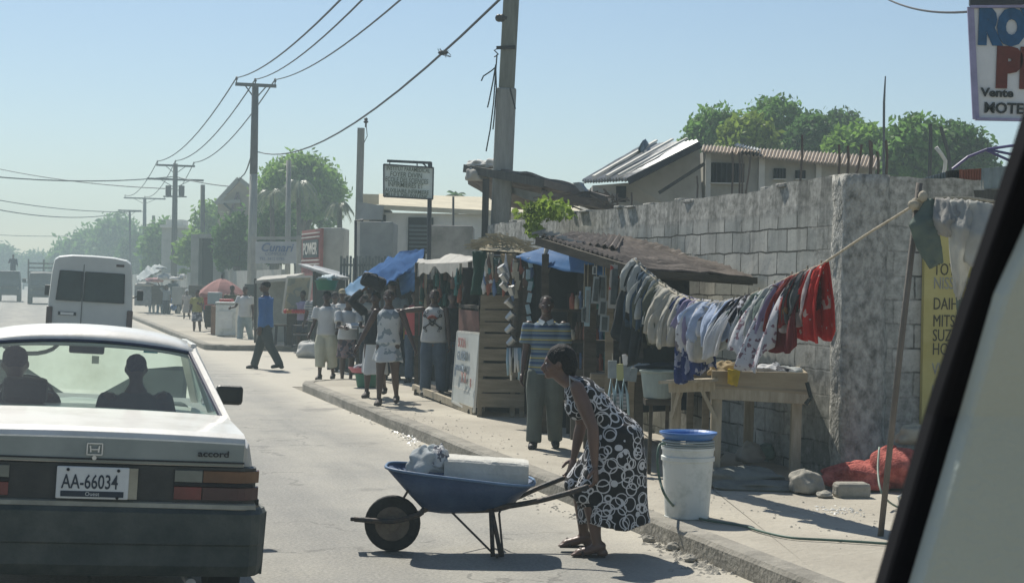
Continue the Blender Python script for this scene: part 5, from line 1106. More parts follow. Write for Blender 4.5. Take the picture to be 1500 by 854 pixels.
# --- hanging goods
GOODS = 'small goods hung for sale along the kiosk fronts'
def strip(nm, label, cat, pts, wd, mat, wob=.01, solid=.008, group=None, taper=0):
    'hanging cloth or strap shape along picture points (x, y, Y)'
    c = [W(*p) for p in pts]; P = []
    fine = []
    for i in range(len(c)-1):
        for k in range(5): fine.append(c[i].lerp(c[i+1], k/5))
    fine.append(c[-1]); n = len(fine)
    for i, p in enumerate(fine):
        u = i/(n-1); w_ = wd*(1-taper*u)*(1+.2*nz(u*4, p.x*3)); P.append([p+Vector(((k/6-.5)*w_, wob*math.sin(k*2.1+u*3)*2+.02*nz(k, u*3), 0)) for k in range(7)])
    return tag(MB().grid(P).build(nm, mat, None, smooth=True, solid=solid), label, cat, group)
def bottle_string(label, x, y0, y1, Y, n, mat, kind='cup', group=GOODS):
    t = thing('string_of_cups' if kind == 'cup' else 'string_of_packets', label, 'hanging goods', W(x, y0, Y), 0, group); MB().tube([W(x, y0-8, Y), W(x, y1, Y)], .006, 5).build('cord', m_wire, t, world=True)
    for k in range(n):
        y = y0+(y1-y0)*k/(max(1, n-1)); p = W(x+random.uniform(-2, 2), y, Y)-Vector((0, .03, 0))
        if kind == 'cup':
            a = random.choice((-1, 1))*random.uniform(.3, .9); d = Vector((math.sin(a), -.2, math.cos(a)))*.05; o = MB().tube([p-d, p+d*.9, p+d], [.032, .045, .05], 10).build('cup', mat, t, world=True, smooth=False)
        else: MB().box(p, (.05, .02, .11), rot=Matrix.Rotation(random.uniform(-.3, .3), 3, 'Y')).build('packet', mat, t, world=True, bev=.004)
    return t
m_green = M('dark green cloth', (.02, .055, .04), .9, .3, 6, .2); m_cream = M('cream cloth', (.36, .33, .25), .9, .2, 6, .2); m_paleb = M('pale blue plastic', (.30, .42, .46), .5, .2, 8, .1); m_brownc = M('brown leather', (.10, .06, .04), .7, .3, 8, .2)
strip('hanging_trousers', 'dark green-black garment hung at the kiosk corner post beside the pale tarp', 'garment', ((702, 368, 19.0), (704, 400, 19.0), (699, 432, 19.0)), .16, m_green)
strip('hanging_scarf', 'pale cream strap hanging down beside the dark green garment', 'garment', ((718, 370, 18.9), (719, 400, 18.9), (716, 428, 18.9)), .07, m_cream); strip('hanging_bag', 'tan cloth bag hung under the straw heap', 'bag', ((744, 372, 18.8), (748, 400, 18.8), (753, 418, 18.8)), .17, M('tan cloth', (.23, .18, .11), .9, .3, 6, .3), taper=.6)
strip('hanging_straps', 'bunch of green and black straps in the middle of the kiosk front', 'hanging goods', ((729, 378, 18.9), (730, 405, 18.9), (729, 430, 18.9)), .11, pattern('strap print', (.03, .06, .05), (.16, .24, .22), 40, 'stripes', .7)); strip('hanging_sack', 'dark brown sacking hanging at the right side of the plank kiosk', 'cloth', ((762, 380, 18.7), (765, 440, 18.7), (760, 520, 18.7), (758, 545, 18.7)), .20, m_plankd)
for i, (x, a, b, nn, lab) in enumerate(((748, 426, 500, 5, 'string of shiny metal cups at the edge of the plank kiosk'), (775, 385, 470, 6, 'long string of pale blue packets beside the dark sacking'), (757, 392, 430, 4, 'short string of pale packets hanging by the tan cloth bag'), (739, 395, 420, 3, 'short string of cups just left of the tan cloth bag'))): bottle_string(lab, x, a, b, 18.5, nn, m_tinw if i in (0, 3) else m_paleb if i == 1 else m_cream, 'cup' if i in (0, 3) else 'pack')
sw = thing('sandal_bundle', 'bundle of pale narrow sandals and straps hanging low on the kiosk corner', 'hanging goods', W(757, 510, 18.2)); 
for k in range(11):
    x = 744+k*2.6; mb = MB(); mb.tube([W(x, 508, 18.2), W(x+random.uniform(-2, 2), 528, 18.15), W(x+random.uniform(-3, 3), 548+random.uniform(-6, 10), 18.1)], [.012, .02, .012], 6, ratio=.5); mb.build('sandal', random.choice((m_cream, m_paleb, m_white, m_plankd)), sw, world=True, smooth=True)
MB().bar(W(742, 508, 18.2), W(772, 508, 18.2), .02).build('hook_rail', m_metal, sw, world=True)
rs = random.Random(11); bits = [M('bit '+n_, c, .7, .3, 9, .1) for n_, c in (('teal', (.05, .16, .15)), ('cream', (.4, .37, .3)), ('brown', (.12, .08, .06)), ('blue', (.10, .16, .28)), ('white', (.5, .5, .48)), ('rust', (.25, .09, .06)))]
names_ = ('teal', 'cream', 'brown', 'blue', 'white', 'rust')
for k in range(34):
    x = rs.uniform(708, 782); y = rs.uniform(384, 425); k2 = rs.randrange(6); o = thing('hanging_pouch', 'small %s pouch dangling in the crowded %s front of the plank kiosk' % (names_[k2], ('upper left', 'upper middle', 'upper right')[min(2, int((x-708)/25))]), 'hanging goods', W(x, y, 18.7), 0, '%s pouches hung at the %s of the plank kiosk front' % (names_[k2], ('left', 'middle', 'right')[min(2, int((x-708)/25))]))
    hh = rs.uniform(.06, .16); MB().tube([(0, 0, .1), (0, 0, 0), (.01, 0, -hh*.5), (0, 0, -hh)], [.004, rs.uniform(.015, .03), rs.uniform(.02, .045), .01], 7, ratio=.45).build('pouch', bits[k2], o, smooth=True)
for k in range(30):
    x = rs.uniform(614, 698); y = rs.uniform(398, 438); k2 = rs.choice((0, 2, 2, 4, 5)); part_ = ('left', 'middle', 'right')[min(2, int((x-614)/28))]; o = thing('hanging_bottle', 'small %s bottle hanging under the %s of the pale tarp stall roof' % (names_[k2], part_), 'hanging goods', W(x, y, (23.9+rs.random()*.5) if x < 662 else 21.2, ), 0, '%s bottles at the %s of the pale tarp stall' % (names_[k2], part_))
    hh = rs.uniform(.10, .22); MB().tube([(0, 0, .12), (0, 0, .02), (0, 0, 0), (.01, 0, -hh*.7), (0, 0, -hh)], [.004, .01, .03, .038, .03], 7).build('bottle_body', bits[k2] if k2 != 4 else m_green, o, smooth=True)
strip('hanging_jacket', 'black jacket hanging at the right end of the pale tarp stall', 'garment', ((690, 392, 20.6), (691, 420, 20.6), (688, 446, 20.6)), .22, m_darkc); strip('hanging_jacket', 'dark green jacket hanging behind the skull tee man', 'garment', ((658, 392, 24.3), (660, 430, 24.3), (660, 470, 24.3)), .28, m_green)
# --- blue tarp and rusty sheet roof stall
s3 = thing('market_stall', 'dark wooden stall beneath the bent rusty roof sheets, open towards the road', 'stall', gp_at(850, 17))
A, B, C, D = WT(789, 346, 4.72), WT(915, 345, 6.38), WT(1107, 405, 6.38), W(940, 392, 14.3)
rf = tin(A, D, C, B, 22, .012, 12)
for i, v in enumerate(rf.v):
    p = Vector(v); rf.v[i] = tuple(p+Vector((0, 0, .05*nz(p.x*1.3, p.y*1.3, 2)+.03*nz(p.x*4, p.y*4))))
rf.build('roof_sheet', m_rust, s3, world=True, solid=.015)
for a_, b_ in ((.0, .03), (.5, .5), (.97, .97)): MB().bar(A.lerp(D, a_)-Vector((0, 0, .06)), B.lerp(C, b_)-Vector((0, 0, .06)), .06, .07).build('rafter', m_plankd, s3, world=True)
MB().bar(A-Vector((0, 0, .05)), D-Vector((0, 0, .05)), .07, .08).bar(D.lerp(C, 0)-Vector((0, 0, .05)), C-Vector((0, 0, .04)), .05, .06).build('edge_beam', m_plankd, s3, world=True)
loose = tin(W(800, 354, 15.9), W(905, 362, 15.4), W(913, 346, 18.0), W(838, 341, 18.4), 10, .02, 5)
loose.build('loose_sheet', m_rust, s3, world=True, solid=.012)
mb = MB(); 
for k in range(16): u = k/15; p = A.lerp(W(868, 372, 15.6), u)+Vector((0, 0, .03)); mb.box(p+Vector((0, 0, random.uniform(0, .03))), (.14, .05, .02), rot=Matrix.Rotation(random.uniform(-.3, .3), 3, 'Y'))
mb.build('broken_edge', m_tin, s3, world=True)
ct = thing('blue_tarp', 'bright blue tarp stretched under the rusty roof sheets', 'tarp', W(840, 385, 16.5)); P = []
p00, p10, p11, p01 = W(752, 377, 19.0), W(924, 406, 14.9), W(926, 386, 15.0), W(797, 362, 18.5)
for i in range(19):
    u = i/18; P.append([p00.lerp(p10, u).lerp(p01.lerp(p11, u), v)+Vector((0, .06*nz(u*5, v*3), -.05*math.sin(math.pi*u)*(1-v)+.02*nz(u*9, v*5))) for v in [k/6 for k in range(7)]])
MB().grid(P).build('sheet', m_tarpb, ct, world=True, smooth=True, solid=.006)
mb = MB().tube([W(802, 360, 17.6), W(799, 372, 17.6), W(796, 384, 17.6), W(798, 395, 17.6), W(803, 398, 17.6), W(805, 392, 17.6)], [.03, .02, .015, .018, .025, .012], 6); tag(mb.build('knotted_rope', m_tarpw, smooth=True), 'knotted white rag rope dangling from the edge of the blue tarp', 'rope')
for x, Y_, yt in ((866, 16.0, 388), (894, 15.2, 392), (938, 14.7, 396), (1086, 15.9, 405), (800, 17.6, 372)): MB().bar(gp_at(x, Y_), W(x-1, yt, Y_), .075 if x != 866 else .12, .06).build('post', m_plankd if x != 894 else m_plank, s3, world=True)
# near-black sheets added to deepen the stall's inner shade; shelves and stock
MB().prism([gp_at(790, 19.5), W(1010, 600, 16.4)*1.0, W(1010, 404, 16.4), W(790, 376, 19.5)], (0, .03, 0)).build('shade_back', m_darkc, s3, world=True)
MB().prism([gp_at(786, 18.4), gp_at(846, 18.3), W(846, 380, 18.3), W(786, 376, 18.4)], (0, .03, 0)).build('shade_side', m_darkc, s3, world=True)
sh = thing('shelf_unit', 'dim shelf unit with jars and bottles behind the man in the striped shirt', 'shelf', gp_at(860, 17.6)); 
for y in (455, 500, 545, 590): MB().box(W(862, y, 17.5), (.78, .3, .03)).build('shelf', m_ply, sh, world=True)
for x in (835, 892): MB().bar(gp_at(x, 17.6), W(x, 430, 17.6), .05).build('upright', m_ply, sh, world=True)
rs = random.Random(5)
for y in (455, 500, 545):
    for x in range(838, 888, 6):
        c = W(x+rs.uniform(-1, 1), y, 17.38)+Vector((0, 0, .016)); hh = rs.uniform(.09, .2); r_ = rs.uniform(.022, .036); k2 = rs.randrange(6); o = thing('jar', 'small %s jar on the %s dim shelf behind the man in the striped shirt' % (names_[k2], {455: 'top', 500: 'middle', 545: 'lowest'}[y]), 'jar', c, 0, '%s jars on the %s dim shelf' % (names_[k2], {455: 'top', 500: 'middle', 545: 'lowest'}[y])); MB().lathe([(0, 0), (r_, 0), (r_, hh*.7), (r_*.5, hh*.82), (r_*.5, hh), (0, hh)], n=10).build('glass', bits[k2], o, smooth=True)
MB().prism([gp_at(838, 16.9), gp_at(905, 16.3), W(905, 548, 16.3), W(838, 540, 16.9)], (.0, .25, 0)).build('counter', m_ply, s3, world=True)
# pale framed cards hung on the posts
def cards(label, specs, Y, group=None):
    t = thing('card_cluster', label, 'hanging goods', W(specs[0][0], specs[0][1], Y), 0, group)
    for x0, y0, x1, y1, m1, m2 in specs:
        a, b = W(x0, y0, Y), W(x1, y1, Y); rot = Matrix.Rotation(random.uniform(-.06, .06)+.04, 3, 'Y'); c = (a+b)/2
        o = MB().box(c, (abs(b.x-a.x), .015, abs(a.z-b.z)), rot=rot).build('frame', m1, t, world=True); MB().box(c-Vector((0, .010, 0)), (abs(b.x-a.x)*.6, .008, abs(a.z-b.z)*.82), rot=rot).build('picture', m2, o, world=True)
        MB().tube([c+Vector((0, 0, abs(a.z-b.z)/2)), Vector((c.x, c.y, W(x0, 386, Y).z))], .004, 4).build('string', m_cream, t, world=True)
m_lt = M('light print', (.24, .27, .27), .5, .2, 10, 0); m_dk = M('dark print', (.06, .075, .075), .4, .4, 12, 0); m_rd = pattern('red print', (.30, .30, .28), (.30, .06, .05), 8, 'floral', .55)
cards('cluster of pale framed cards hanging on the thick stall post', [(868, 405, 879, 445, m_lt, m_dk), (878, 403, 888, 440, m_lt, m_dk), (877, 440, 889, 462, m_lt, m_dk), (879, 462, 892, 486, m_lt, m_dk), (868, 390, 874, 402, m_tinw, m_dk)], 15.0); cards('red and grey card strips hanging on the second stall post', [(893, 388, 907, 452, m_rd, m_dk), (905, 392, 912, 455, m_lt, m_plank)], 14.6)
cards('narrow bluish card strip dangling at the dim shelf edge', [(857, 420, 864, 478, m_paleb, m_lt), (852, 450, 858, 472, m_lt, m_dk)], 15.6)
# --- shelter roof over the wall with sack
sr = thing('shelter_roof', 'sagging rusty sheet roof jutting above the end of the block wall', 'roof', W(780, 290, 25)); A, B, C, D = W(682, 247, 25.6), W(800, 266, 24.0), W(893, 291, 22.4), W(898, 302, 23.2)
P = []
for i in range(25):
    u = i/24; tx = 682+u*212; ty = 246+u*u*22+u*26-(6*math.sin(u*3.1)); yy = 25.4-3.0*u; a = W(tx, ty, yy); 
    P.append([a+Vector((0, v*2.2, -.35*v*math.sin(math.pi*min(1, u*1.4))-.1*v+.03*math.sin(v*20)*1+.05*nz(u*8, v*4))) for v in [k/8 for k in range(9)]])
MB().grid(P).build('roof_sheet', m_rust, sr, world=True, solid=.04)
MB().bar(W(682, 247, 25.3), W(800, 269, 23.7), .09, .12).build('edge_beam', m_wood, sr, world=True); MB().bar(W(800, 268, 23.7), W(890, 293, 22.5), .08, .1).build('edge_beam', m_rust, sr, world=True)
MB().prism([W(722, 268, 25.2), W(792, 284, 24.2), W(810, 302, 24.0), W(765, 290, 24.6)], (0, .05, 0)).build('hanging_board', M('grey board', (.22, .23, .21), .9, .2, 3, .2), sr, world=True)
for x, Y_, y0 in ((737, 24.9, 330), (791, 24.3, 300)): MB().bar(W(x, y0+40, Y_), W(x+8, 268, Y_), .09, .09).build('post', m_wood, sr, world=True)
mb = MB(); rs = random.Random(2); mb.box(W(850, 296, 22.8), (1.1, .5, .08), rot=Matrix.Rotation(.18, 3, 'Y'))
for k in range(26): p = W(rs.uniform(800, 905), rs.uniform(284, 302), rs.uniform(22, 23.5)); d = Vector((rs.uniform(-.3, .3), 0, rs.uniform(-.05, .12))); mb.bar(p-d, p+d, rs.uniform(.02, .06), .02)
tag(mb.build('scrap_pile', m_rust), 'pile of broken boards and scrap on top of the wall by the shelter roof', 'scrap')
tag(MB().prism([W(839, 268, 22.6), W(848, 267, 22.6), W(858, 280, 22.6), W(850, 281, 22.6)], (.05, .1, 0)).build('satellite_dish', m_tin), 'small tilted grey sheet like a dish above the scrap pile', 'dish')
def blob(nm, label, cat, c, r, mat, seed=0, amp=.18, group=None, rz=0, fold=5, flat=None):
    mb = MB(); n, m = 22, 14; vs = []; P = []
    for i in range(m+1):
        a = math.pi*i/m; a = min(max(a, .05), math.pi-.05); row = []
        for j in range(n):
            t = 2*math.pi*j/n; d = Vector((math.sin(a)*math.cos(t), math.sin(a)*math.sin(t), math.cos(a))); k = 1+amp*nz(d.x*2+seed, d.y*2, d.z*2)*1.6+amp*.35*math.sin(fold*t+3*d.z+seed)+amp*.5*nz(d.x*5, d.y*5+seed, d.z*5)
            z = d.z*r[2]*k; z = max(z, -r[2]*.55) if flat is None else max(z, flat); row.append(Vector((d.x*r[0]*k, d.y*r[1]*k, z)))
        P.append(row)
    vs = [p for r_ in P for p in r_]; fs = [(i*n+j, (i+1)*n+j, (i+1)*n+(j+1) % n, i*n+(j+1) % n) for i in range(m) for j in range(n)]+[tuple(range(n)), tuple(m*n+j for j in range(n-1, -1, -1))]
    mb.add(vs, fs); o = mb.build(nm, mat, None, smooth=True, sub=1); o.location = c; o.rotation_euler = (0, 0, rz); return tag(o, label, cat, group)
m_sack = M('white woven sack', (.50, .50, .47), .8, .12, 8, .4, 60); m_sackp = pattern('printed sack', (.50, .50, .47), (.32, .08, .08), 7, 'floral', .62)
blob('sack', 'white printed sack lying on the shelter roof against the leaning pole', 'sack', W(721, 242, 25.2), (.20, .2, .09), m_sackp, 3, .35); blob('sack', 'grey-white sack lying at the outer corner of the shelter roof', 'sack', W(700, 242, 25.3), (.17, .2, .08), m_sack, 7, .35); blob('sack', 'limp sack drooping below the outer corner of the shelter roof', 'sack', W(698, 258, 25.1), (.17, .12, .13), m_tarpw, 9, .3)
vine = thing('vine', 'bright green leafy creeper spilling over the block wall beside the shelter roof', 'plant', W(790, 315, 20.6)); mb = MB(); rs = np.random.RandomState(5); V, Fc = [], []
for k in range(1500):
    u = rs.rand(); 
    if u < .62: x, y = 798+rs.normal()*15, 306+rs.normal()*6; y += abs(x-798)*.15
    else: x, y = 782+rs.normal()*5, rs.uniform(300, 346)
    p = W(x, y, 20.4+rs.rand()*.5+(x-790)*-.02); a = rs.normal(size=3); a /= np.linalg.norm(a); b = np.cross(a, rs.normal(size=3)); b /= np.linalg.norm(b); s = .045*rs.uniform(.6, 1.4); a = Vector(a)*s; b = Vector(b)*s*.7; o = len(V); V += [tuple(p-a), tuple(p+b), tuple(p+a), tuple(p-b)]; Fc.append((o, o+1, o+2, o+3))
mb.v, mb.f = V, Fc; mb.build('leaves', m_leafD, vine, world=True)
mb = MB(); mb.tube([W(784, 350, 20.7), W(785, 320, 20.6), W(800, 305, 20.7), W(822, 300, 20.8)], .012, 5).tube([W(780, 345, 20.6), W(790, 310, 20.6)], .01, 5); mb.build('stem', m_bark, vine, world=True)
# --- blue tarps farther on
def drape(nm, label, cat, rows, mat, amp=.05, solid=.01, group=None, seed=0):
    'cloth through a grid of picture points (x, y, Y)'
    g = [[W(*p) for p in r_] for r_ in rows]; nu, nv = len(g)-1, len(g[0])-1; P = []; K = 8
    for i in range(nu*K+1):
        u = min(i/K, nu-1e-6); iu = int(u); fu = u-iu; row = []
        for j in range(nv*K+1):
            v = min(j/K, nv-1e-6); iv = int(v); fv = v-iv; p = g[iu][iv].lerp(g[iu+1][iv], fu).lerp(g[iu][iv+1].lerp(g[iu+1][iv+1], fu), fv)
            row.append(p+Vector((0, amp*nz(u*3+seed, v*3), amp*.7*nz(u*4, v*4+seed)-amp*.8*math.sin(math.pi*fu)*math.sin(math.pi*fv))))
        P.append(row)
    o = MB().grid(P).build(nm, mat, None, smooth=True, solid=solid); return tag(o, label, cat, group)
drape('blue_tarp', 'large dark blue tarp tented to a peak left of the pale tarp stall', 'tarp', [[(522, 410, 30), (556, 386, 29.5), (590, 368, 29)], [(540, 404, 27.5), (572, 388, 27), (622, 366, 26.6)], [(560, 420, 26.2), (590, 402, 26), (618, 388, 25.6)]], m_tarpn, .12)
drape('blue_tarp', 'lighter blue tarp flap hanging to the right of the black bag', 'tarp', [[(583, 404, 26.5), (586, 420, 26.5), (588, 432, 26.5)], [(611, 384, 25.6), (609, 402, 25.6), (608, 424, 25.6)]], m_tarpb, .06)
drape('blue_tarp', 'pale edged blue tarp sloping low to the left behind the walking women', 'tarp', [[(504, 424, 30), (530, 404, 29)], [(512, 436, 28), (545, 420, 27.5)]], M('sky blue tarp', (.12, .25, .40), .6, .15, 3, .2, 10, trans=.4), .08)
tp = thing('tarp_support', 'crooked wooden poles holding up the dark blue tarp', 'frame', gp_at(560, 28)); 
for (x, y, Y_) in ((524, 410, 30), (592, 368, 29), (621, 368, 26.8), (560, 420, 26.4), (617, 390, 25.8)): MB().bar(gp_at(x, Y_), W(x, y, Y_), .05).build('pole', m_wood, tp, world=True)
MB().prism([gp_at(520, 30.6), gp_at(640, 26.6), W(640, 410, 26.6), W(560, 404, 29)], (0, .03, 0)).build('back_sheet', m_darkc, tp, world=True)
# ================================================================ CLOTHES LINE
rope_px = [(928, 380, 14.0), (945, 398, 13.85), (965, 414, 13.7), (990, 431, 13.4), (1015, 440, 13.1), (1050, 443, 12.75), (1085, 437, 12.4), (1120, 424, 12.05), (1160, 404, 11.7), (1203, 388, 11.3), (1270, 343, 10.7), (1345, 297, 10.1)]
rope_w = [W(*p) for p in rope_px]
def rope_at(px):
    for i in range(len(rope_px)-1):
        if rope_px[i][0] <= px <= rope_px[i+1][0]:
            u = (px-rope_px[i][0])/(rope_px[i+1][0]-rope_px[i][0]); return rope_w[i].lerp(rope_w[i+1], u)
    return rope_w[-1] if px > 1000 else rope_w[0]
m_rope = M('sisal rope', (.38, .34, .26), .9, .2, 30, .4, 80)
tag(MB().tube(rope_w, .009, 6).build('clothes_rope', m_rope), 'taut pale rope sagging under the washing from dark stall to leaning post', 'rope')
pst = thing('leaning_post', 'thin grey post leaning slightly, rope knotted round its top, between wall corner and red sacks', 'post', G(1288, 806, 0))
MB().tube([G(1287, 812, 0), W(1318, 520, 10.2), W(1347, 268, 10.1)], .020, 8).build('shaft', M('grey stick', (.13, .115, .10), .9, .2, 5, .3), pst, world=True, smooth=True)
mb = MB(); rs = random.Random(3)
for k in range(7):
    z = W(1345, 294+k*2.2, 10.1); mb.tube([z+Vector((.032*math.cos(a), .032*math.sin(a), .006*math.sin(a*2+k))) for a in [2*math.pi*q/12 for q in range(13)]], .009, 6)
mb.ball(W(1338, 300, 10.05), (.035, .03, .03)).ball(W(1352, 288, 10.05), (.03, .03, .035)); mb.build('rope_knot', m_rope, pst, world=True, smooth=True)
def garment(label, x0, x1, drop, mat, back=.5, out=.16, kind='cloth', seed=0, sway=-.04, taper=0, group=None, layer=0):
    'cloth folded over the rope; drop and back are the lengths of its two flaps in metres'
    drop *= .74*(.80+.30*abs(math.sin(seed*2.7))); out *= .62; wd = x1-x0; x0 -= wd*.10; x1 += wd*.10
    a, b = rope_at(x0), rope_at(x1); d = (b-a); L_ = max(d.length, .05); dn = d.normalized(); left = Vector((-1, -.25, 0)).normalized(); rs = random.Random(seed*7+1); nu, nv = 26, 22; P = []
    nf = 1.6+rs.random()*1.6; ph = rs.random()*6; big = rs.uniform(.10, .20)*(1.35 if kind == 'shirt' else 1); sw = sway+rs.uniform(-.10, .06); hemt = rs.uniform(-.10, .10); puff = rs.uniform(.02, .05)
    for i in range(nu+1):
        u = i/nu; row = []; base = rope_at(x0+(x1-x0)*u)
        Lf = drop*(1+hemt*(u-.5)*2+.05*math.sin(u*4+ph)+.025*math.sin(u*11+ph)); Lb = drop*back*(1+.08*math.sin(u*5+ph))
        if kind == 'trousers': Lf *= 1-.45*math.exp(-((u-.5)/.05)**2)
        if kind == 'shirt': Lf *= 1-.22/(1+math.exp((.5-abs(u-.5)*1.0-.13)*60))
        e = 1-(abs(u-.5)*2)**6*.06; Lf *= e
        for j in range(nv+1):
            v = -1+2*j/nv; q = abs(v); front = v < 0; dist = (Lf if front else Lb)*q
            spread = out*math.sin(min(1, q*1.5)*math.pi/2)*drop/.6
            ang = u*math.pi*2*nf+ph; fold = (.012+.030*q)*math.sin(ang+.8*math.sin(3*q+ph))+.012*q*math.sin(ang*2.3+q*5)+.014*nz(u*7+seed, q*4)+.006*math.sin(ang*5.1+q*9)
            widen = (u-.5)*min(1, q*1.6)*big*(1-taper*q); sleeve = 0
            if kind == 'shirt' and abs(u-.5) > .36: sleeve = (abs(u-.5)-.36)*math.copysign(1, u-.5)*.5*min(1, q*2)
            p = base+Vector((0, 0, .012-dist))+dn*(widen+sleeve+fold*.6)
            if front: p += left*(spread*q**.6+.015+fold+puff*math.sin(q*math.pi))+Vector((sw*q*q*drop, 0, spread*.10))
            else: p += -left*(.02+.04*q-fold*.5)
            row.append(p)
        P.append(row)
    o = MB().grid(P).build('garment', mat, None, smooth=True, solid=.006)
    if kind == 'shirt':
        c0 = rope_at(x0+(x1-x0)*.5); cb = MB(); cb.tube([c0+left*(.05+.02*math.sin(a_))+dn*(.05*math.cos(a_))+Vector((0, 0, -.05+.02*math.sin(a_))) for a_ in [2*math.pi*k/10 for k in range(11)]], .007, 5); cb.build('collar', mat, o, smooth=True)
    return tag(o, label, 'garment', group)
def cl(n, c, **k): return M('cloth '+n, c, .92, .14, 5, .25, 50, trans=.42, **k)
wht = cl('white', (.62, .63, .64)); crm = cl('cream', (.52, .50, .43)); gry = cl('grey', (.15, .16, .155)); dgr = cl('dark grey', (.06, .068, .07)); jean = cl('jean', (.10, .15, .20)); olv = cl('olive', (.15, .16, .12)); sage = cl('sage', (.22, .28, .25)); pbl = cl('pale blue', (.44, .52, .66)); nvy = cl('navy', (.025, .028, .055)); lil = cl('lilac', (.34, .30, .44))
bflo = pattern('blue floral', (.03, .05, .17), (.36, .38, .48), 16, 'floral', .56, trans=.2); wflo = pattern('white floral', (.58, .58, .59), (.17, .15, .17), 15, 'floral', .60, trans=.2); rflo = pattern('dark red print', (.20, .025, .02), (.30, .16, .07), 12, 'floral', .62, trans=.2); redc = pattern('bright red print', (.50, .035, .03), (.60, .50, .45), 9, 'floral', .66, trans=.3); pfl = pattern('pale flecked print', (.48, .48, .50), (.20, .12, .15), 22, 'floral', .58, trans=.2); bwp = pattern('black white print', (.03, .03, .035), (.35, .35, .38), 18, 'floral', .55); mar = cl('maroon', (.17, .03, .03)); dkp = cl('blackish', (.018, .02, .022)); grw = cl('grey white', (.48, .50, .48)); pnk = cl('pinkish white', (.58, .51, .49))
G_ = [
 ('short grey-beige cloth hanging first on the rope by the dark stall', 929, 940, .38, grw, {}),
 ('long charcoal garment hanging low behind the first cloths on the rope', 932, 950, .95, dgr, dict(back=.9, out=.05)),
 ('dusty blue jeans near the stall end of the rope', 940, 954, .60, jean, dict(kind='trousers')),
 ('grey-cream narrow shirt between blue jeans and olive cloth', 950, 962, .46, grw, {}),
 ('olive dark-edged trousers hanging between two cream cloths', 957, 972, .62, olv, dict(kind='trousers')),
 ('cream trousers with rounded folded legs near the stall end', 970, 990, .60, crm, dict(kind='trousers', out=.2)),
 ('long off-white cream towel, longest of the cream cloths', 986, 1004, .72, crm, dict(out=.16)),
 ('deep blue floral blouse next to the long cream towel', 998, 1012, .58, bflo, {}),
 ('lilac-edged white blouse hanging right of the blue floral one', 1006, 1022, .50, lil, {}),
 ('white shirt with faint grey floral print and a rounded hem', 1014, 1034, .56, wflo, dict(out=.2)),
 ('blue and white floral skirt drooping lowest at the middle of the rope', 1018, 1030, .78, bflo, dict(out=.07, back=.9)),
 ('cream lower cloth showing beneath the pale blue shirt', 1036, 1052, .64, crm, dict(out=.12)),
 ('pale blue shirt flaring wide in the middle of the rope', 1034, 1054, .50, pbl, dict(kind='shirt', out=.24)),
 ('thin white shirt with checked edge beside the pale blue one', 1048, 1062, .46, wflo, {}),
 ('off-white cloth with long pointed hem right of centre', 1056, 1072, .56, grw, {}),
 ('second pale blue shirt, narrower, next to the navy collar', 1066, 1084, .44, pbl, dict(out=.2)),
 ('navy-collared small dark garment bunched on the rope', 1078, 1092, .40, nvy, dict(out=.14)),
 ('white sleeve slanting far down left over darker cloth', 1074, 1092, .60, wht, dict(out=.30, taper=.6)),
 ('black and white printed scarf bunched right of the navy cloth', 1088, 1100, .34, bwp, dict(out=.25)),
 ('small maroon and brown cloth hanging below the printed scarf', 1094, 1106, .50, mar, dict(out=.08)),
 ('white ragged cloth low behind the sage green shirt', 1100, 1120, .74, wht, dict(out=.12)),
 ('wide sage green shirt, the biggest green piece on the rope', 1102, 1130, .62, sage, dict(kind='shirt', out=.22)),
 ('pale grey-green slim cloth right of the wide sage shirt', 1124, 1140, .50, grw, dict(out=.18)),
 ('pale flecked dress reaching low beside the dark red blouse', 1130, 1156, .86, pfl, dict(kind='shirt', out=.20)),
 ('lilac-grey thin shirt tucked beside the dark red blouse', 1142, 1154, .52, lil, {}),
 ('dark red blouse with gold print', 1152, 1174, .52, rflo, dict(out=.2)),
 ('maroon skirt with rounded hem low behind the grey jeans', 1164, 1184, .80, mar, dict(out=.10)),
 ('washed grey jeans leg hanging beside the dark red blouse', 1170, 1186, .64, gry, dict(kind='trousers', out=.16)),
 ('pinkish white cloth just left of the bright red dress', 1180, 1194, .66, pnk, dict(out=.12)),
 ('bright red printed dress at the open end of the washing', 1186, 1208, .72, redc, dict(out=.10, back=.95)),
]
for i, (lab, x0, x1, dr, mt, kw) in enumerate(G_): garment(lab, x0, x1, dr, mt, seed=i+1, **kw)
drape('garment', 'small black cloth poking out behind the bright red dress', 'garment', [[(1198, 398, 11.5), (1206, 394, 11.45)], [(1204, 440, 11.5), (1217, 446, 11.45)], [(1209, 466, 11.5), (1224, 478, 11.45)]], dkp, .02, .006, None, 3)
PEG = lambda x: 'stall end' if x < 1000 else 'low middle' if x < 1100 else 'open end'
for x in (934, 947, 961, 975, 993, 1010, 1027, 1043, 1059, 1075, 1091, 1112, 1135, 1160, 1183, 1203): 
    o = tag(MB().bar(rope_at(x)+Vector((0, 0, .03)), rope_at(x)-Vector((0, 0, .03)), .012, .015).build('clothes_peg', m_pine), 'wooden peg pinching washing onto the %s of the sagging rope' % PEG(x), 'peg', 'pegs on the %s of the clothes rope' % PEG(x))
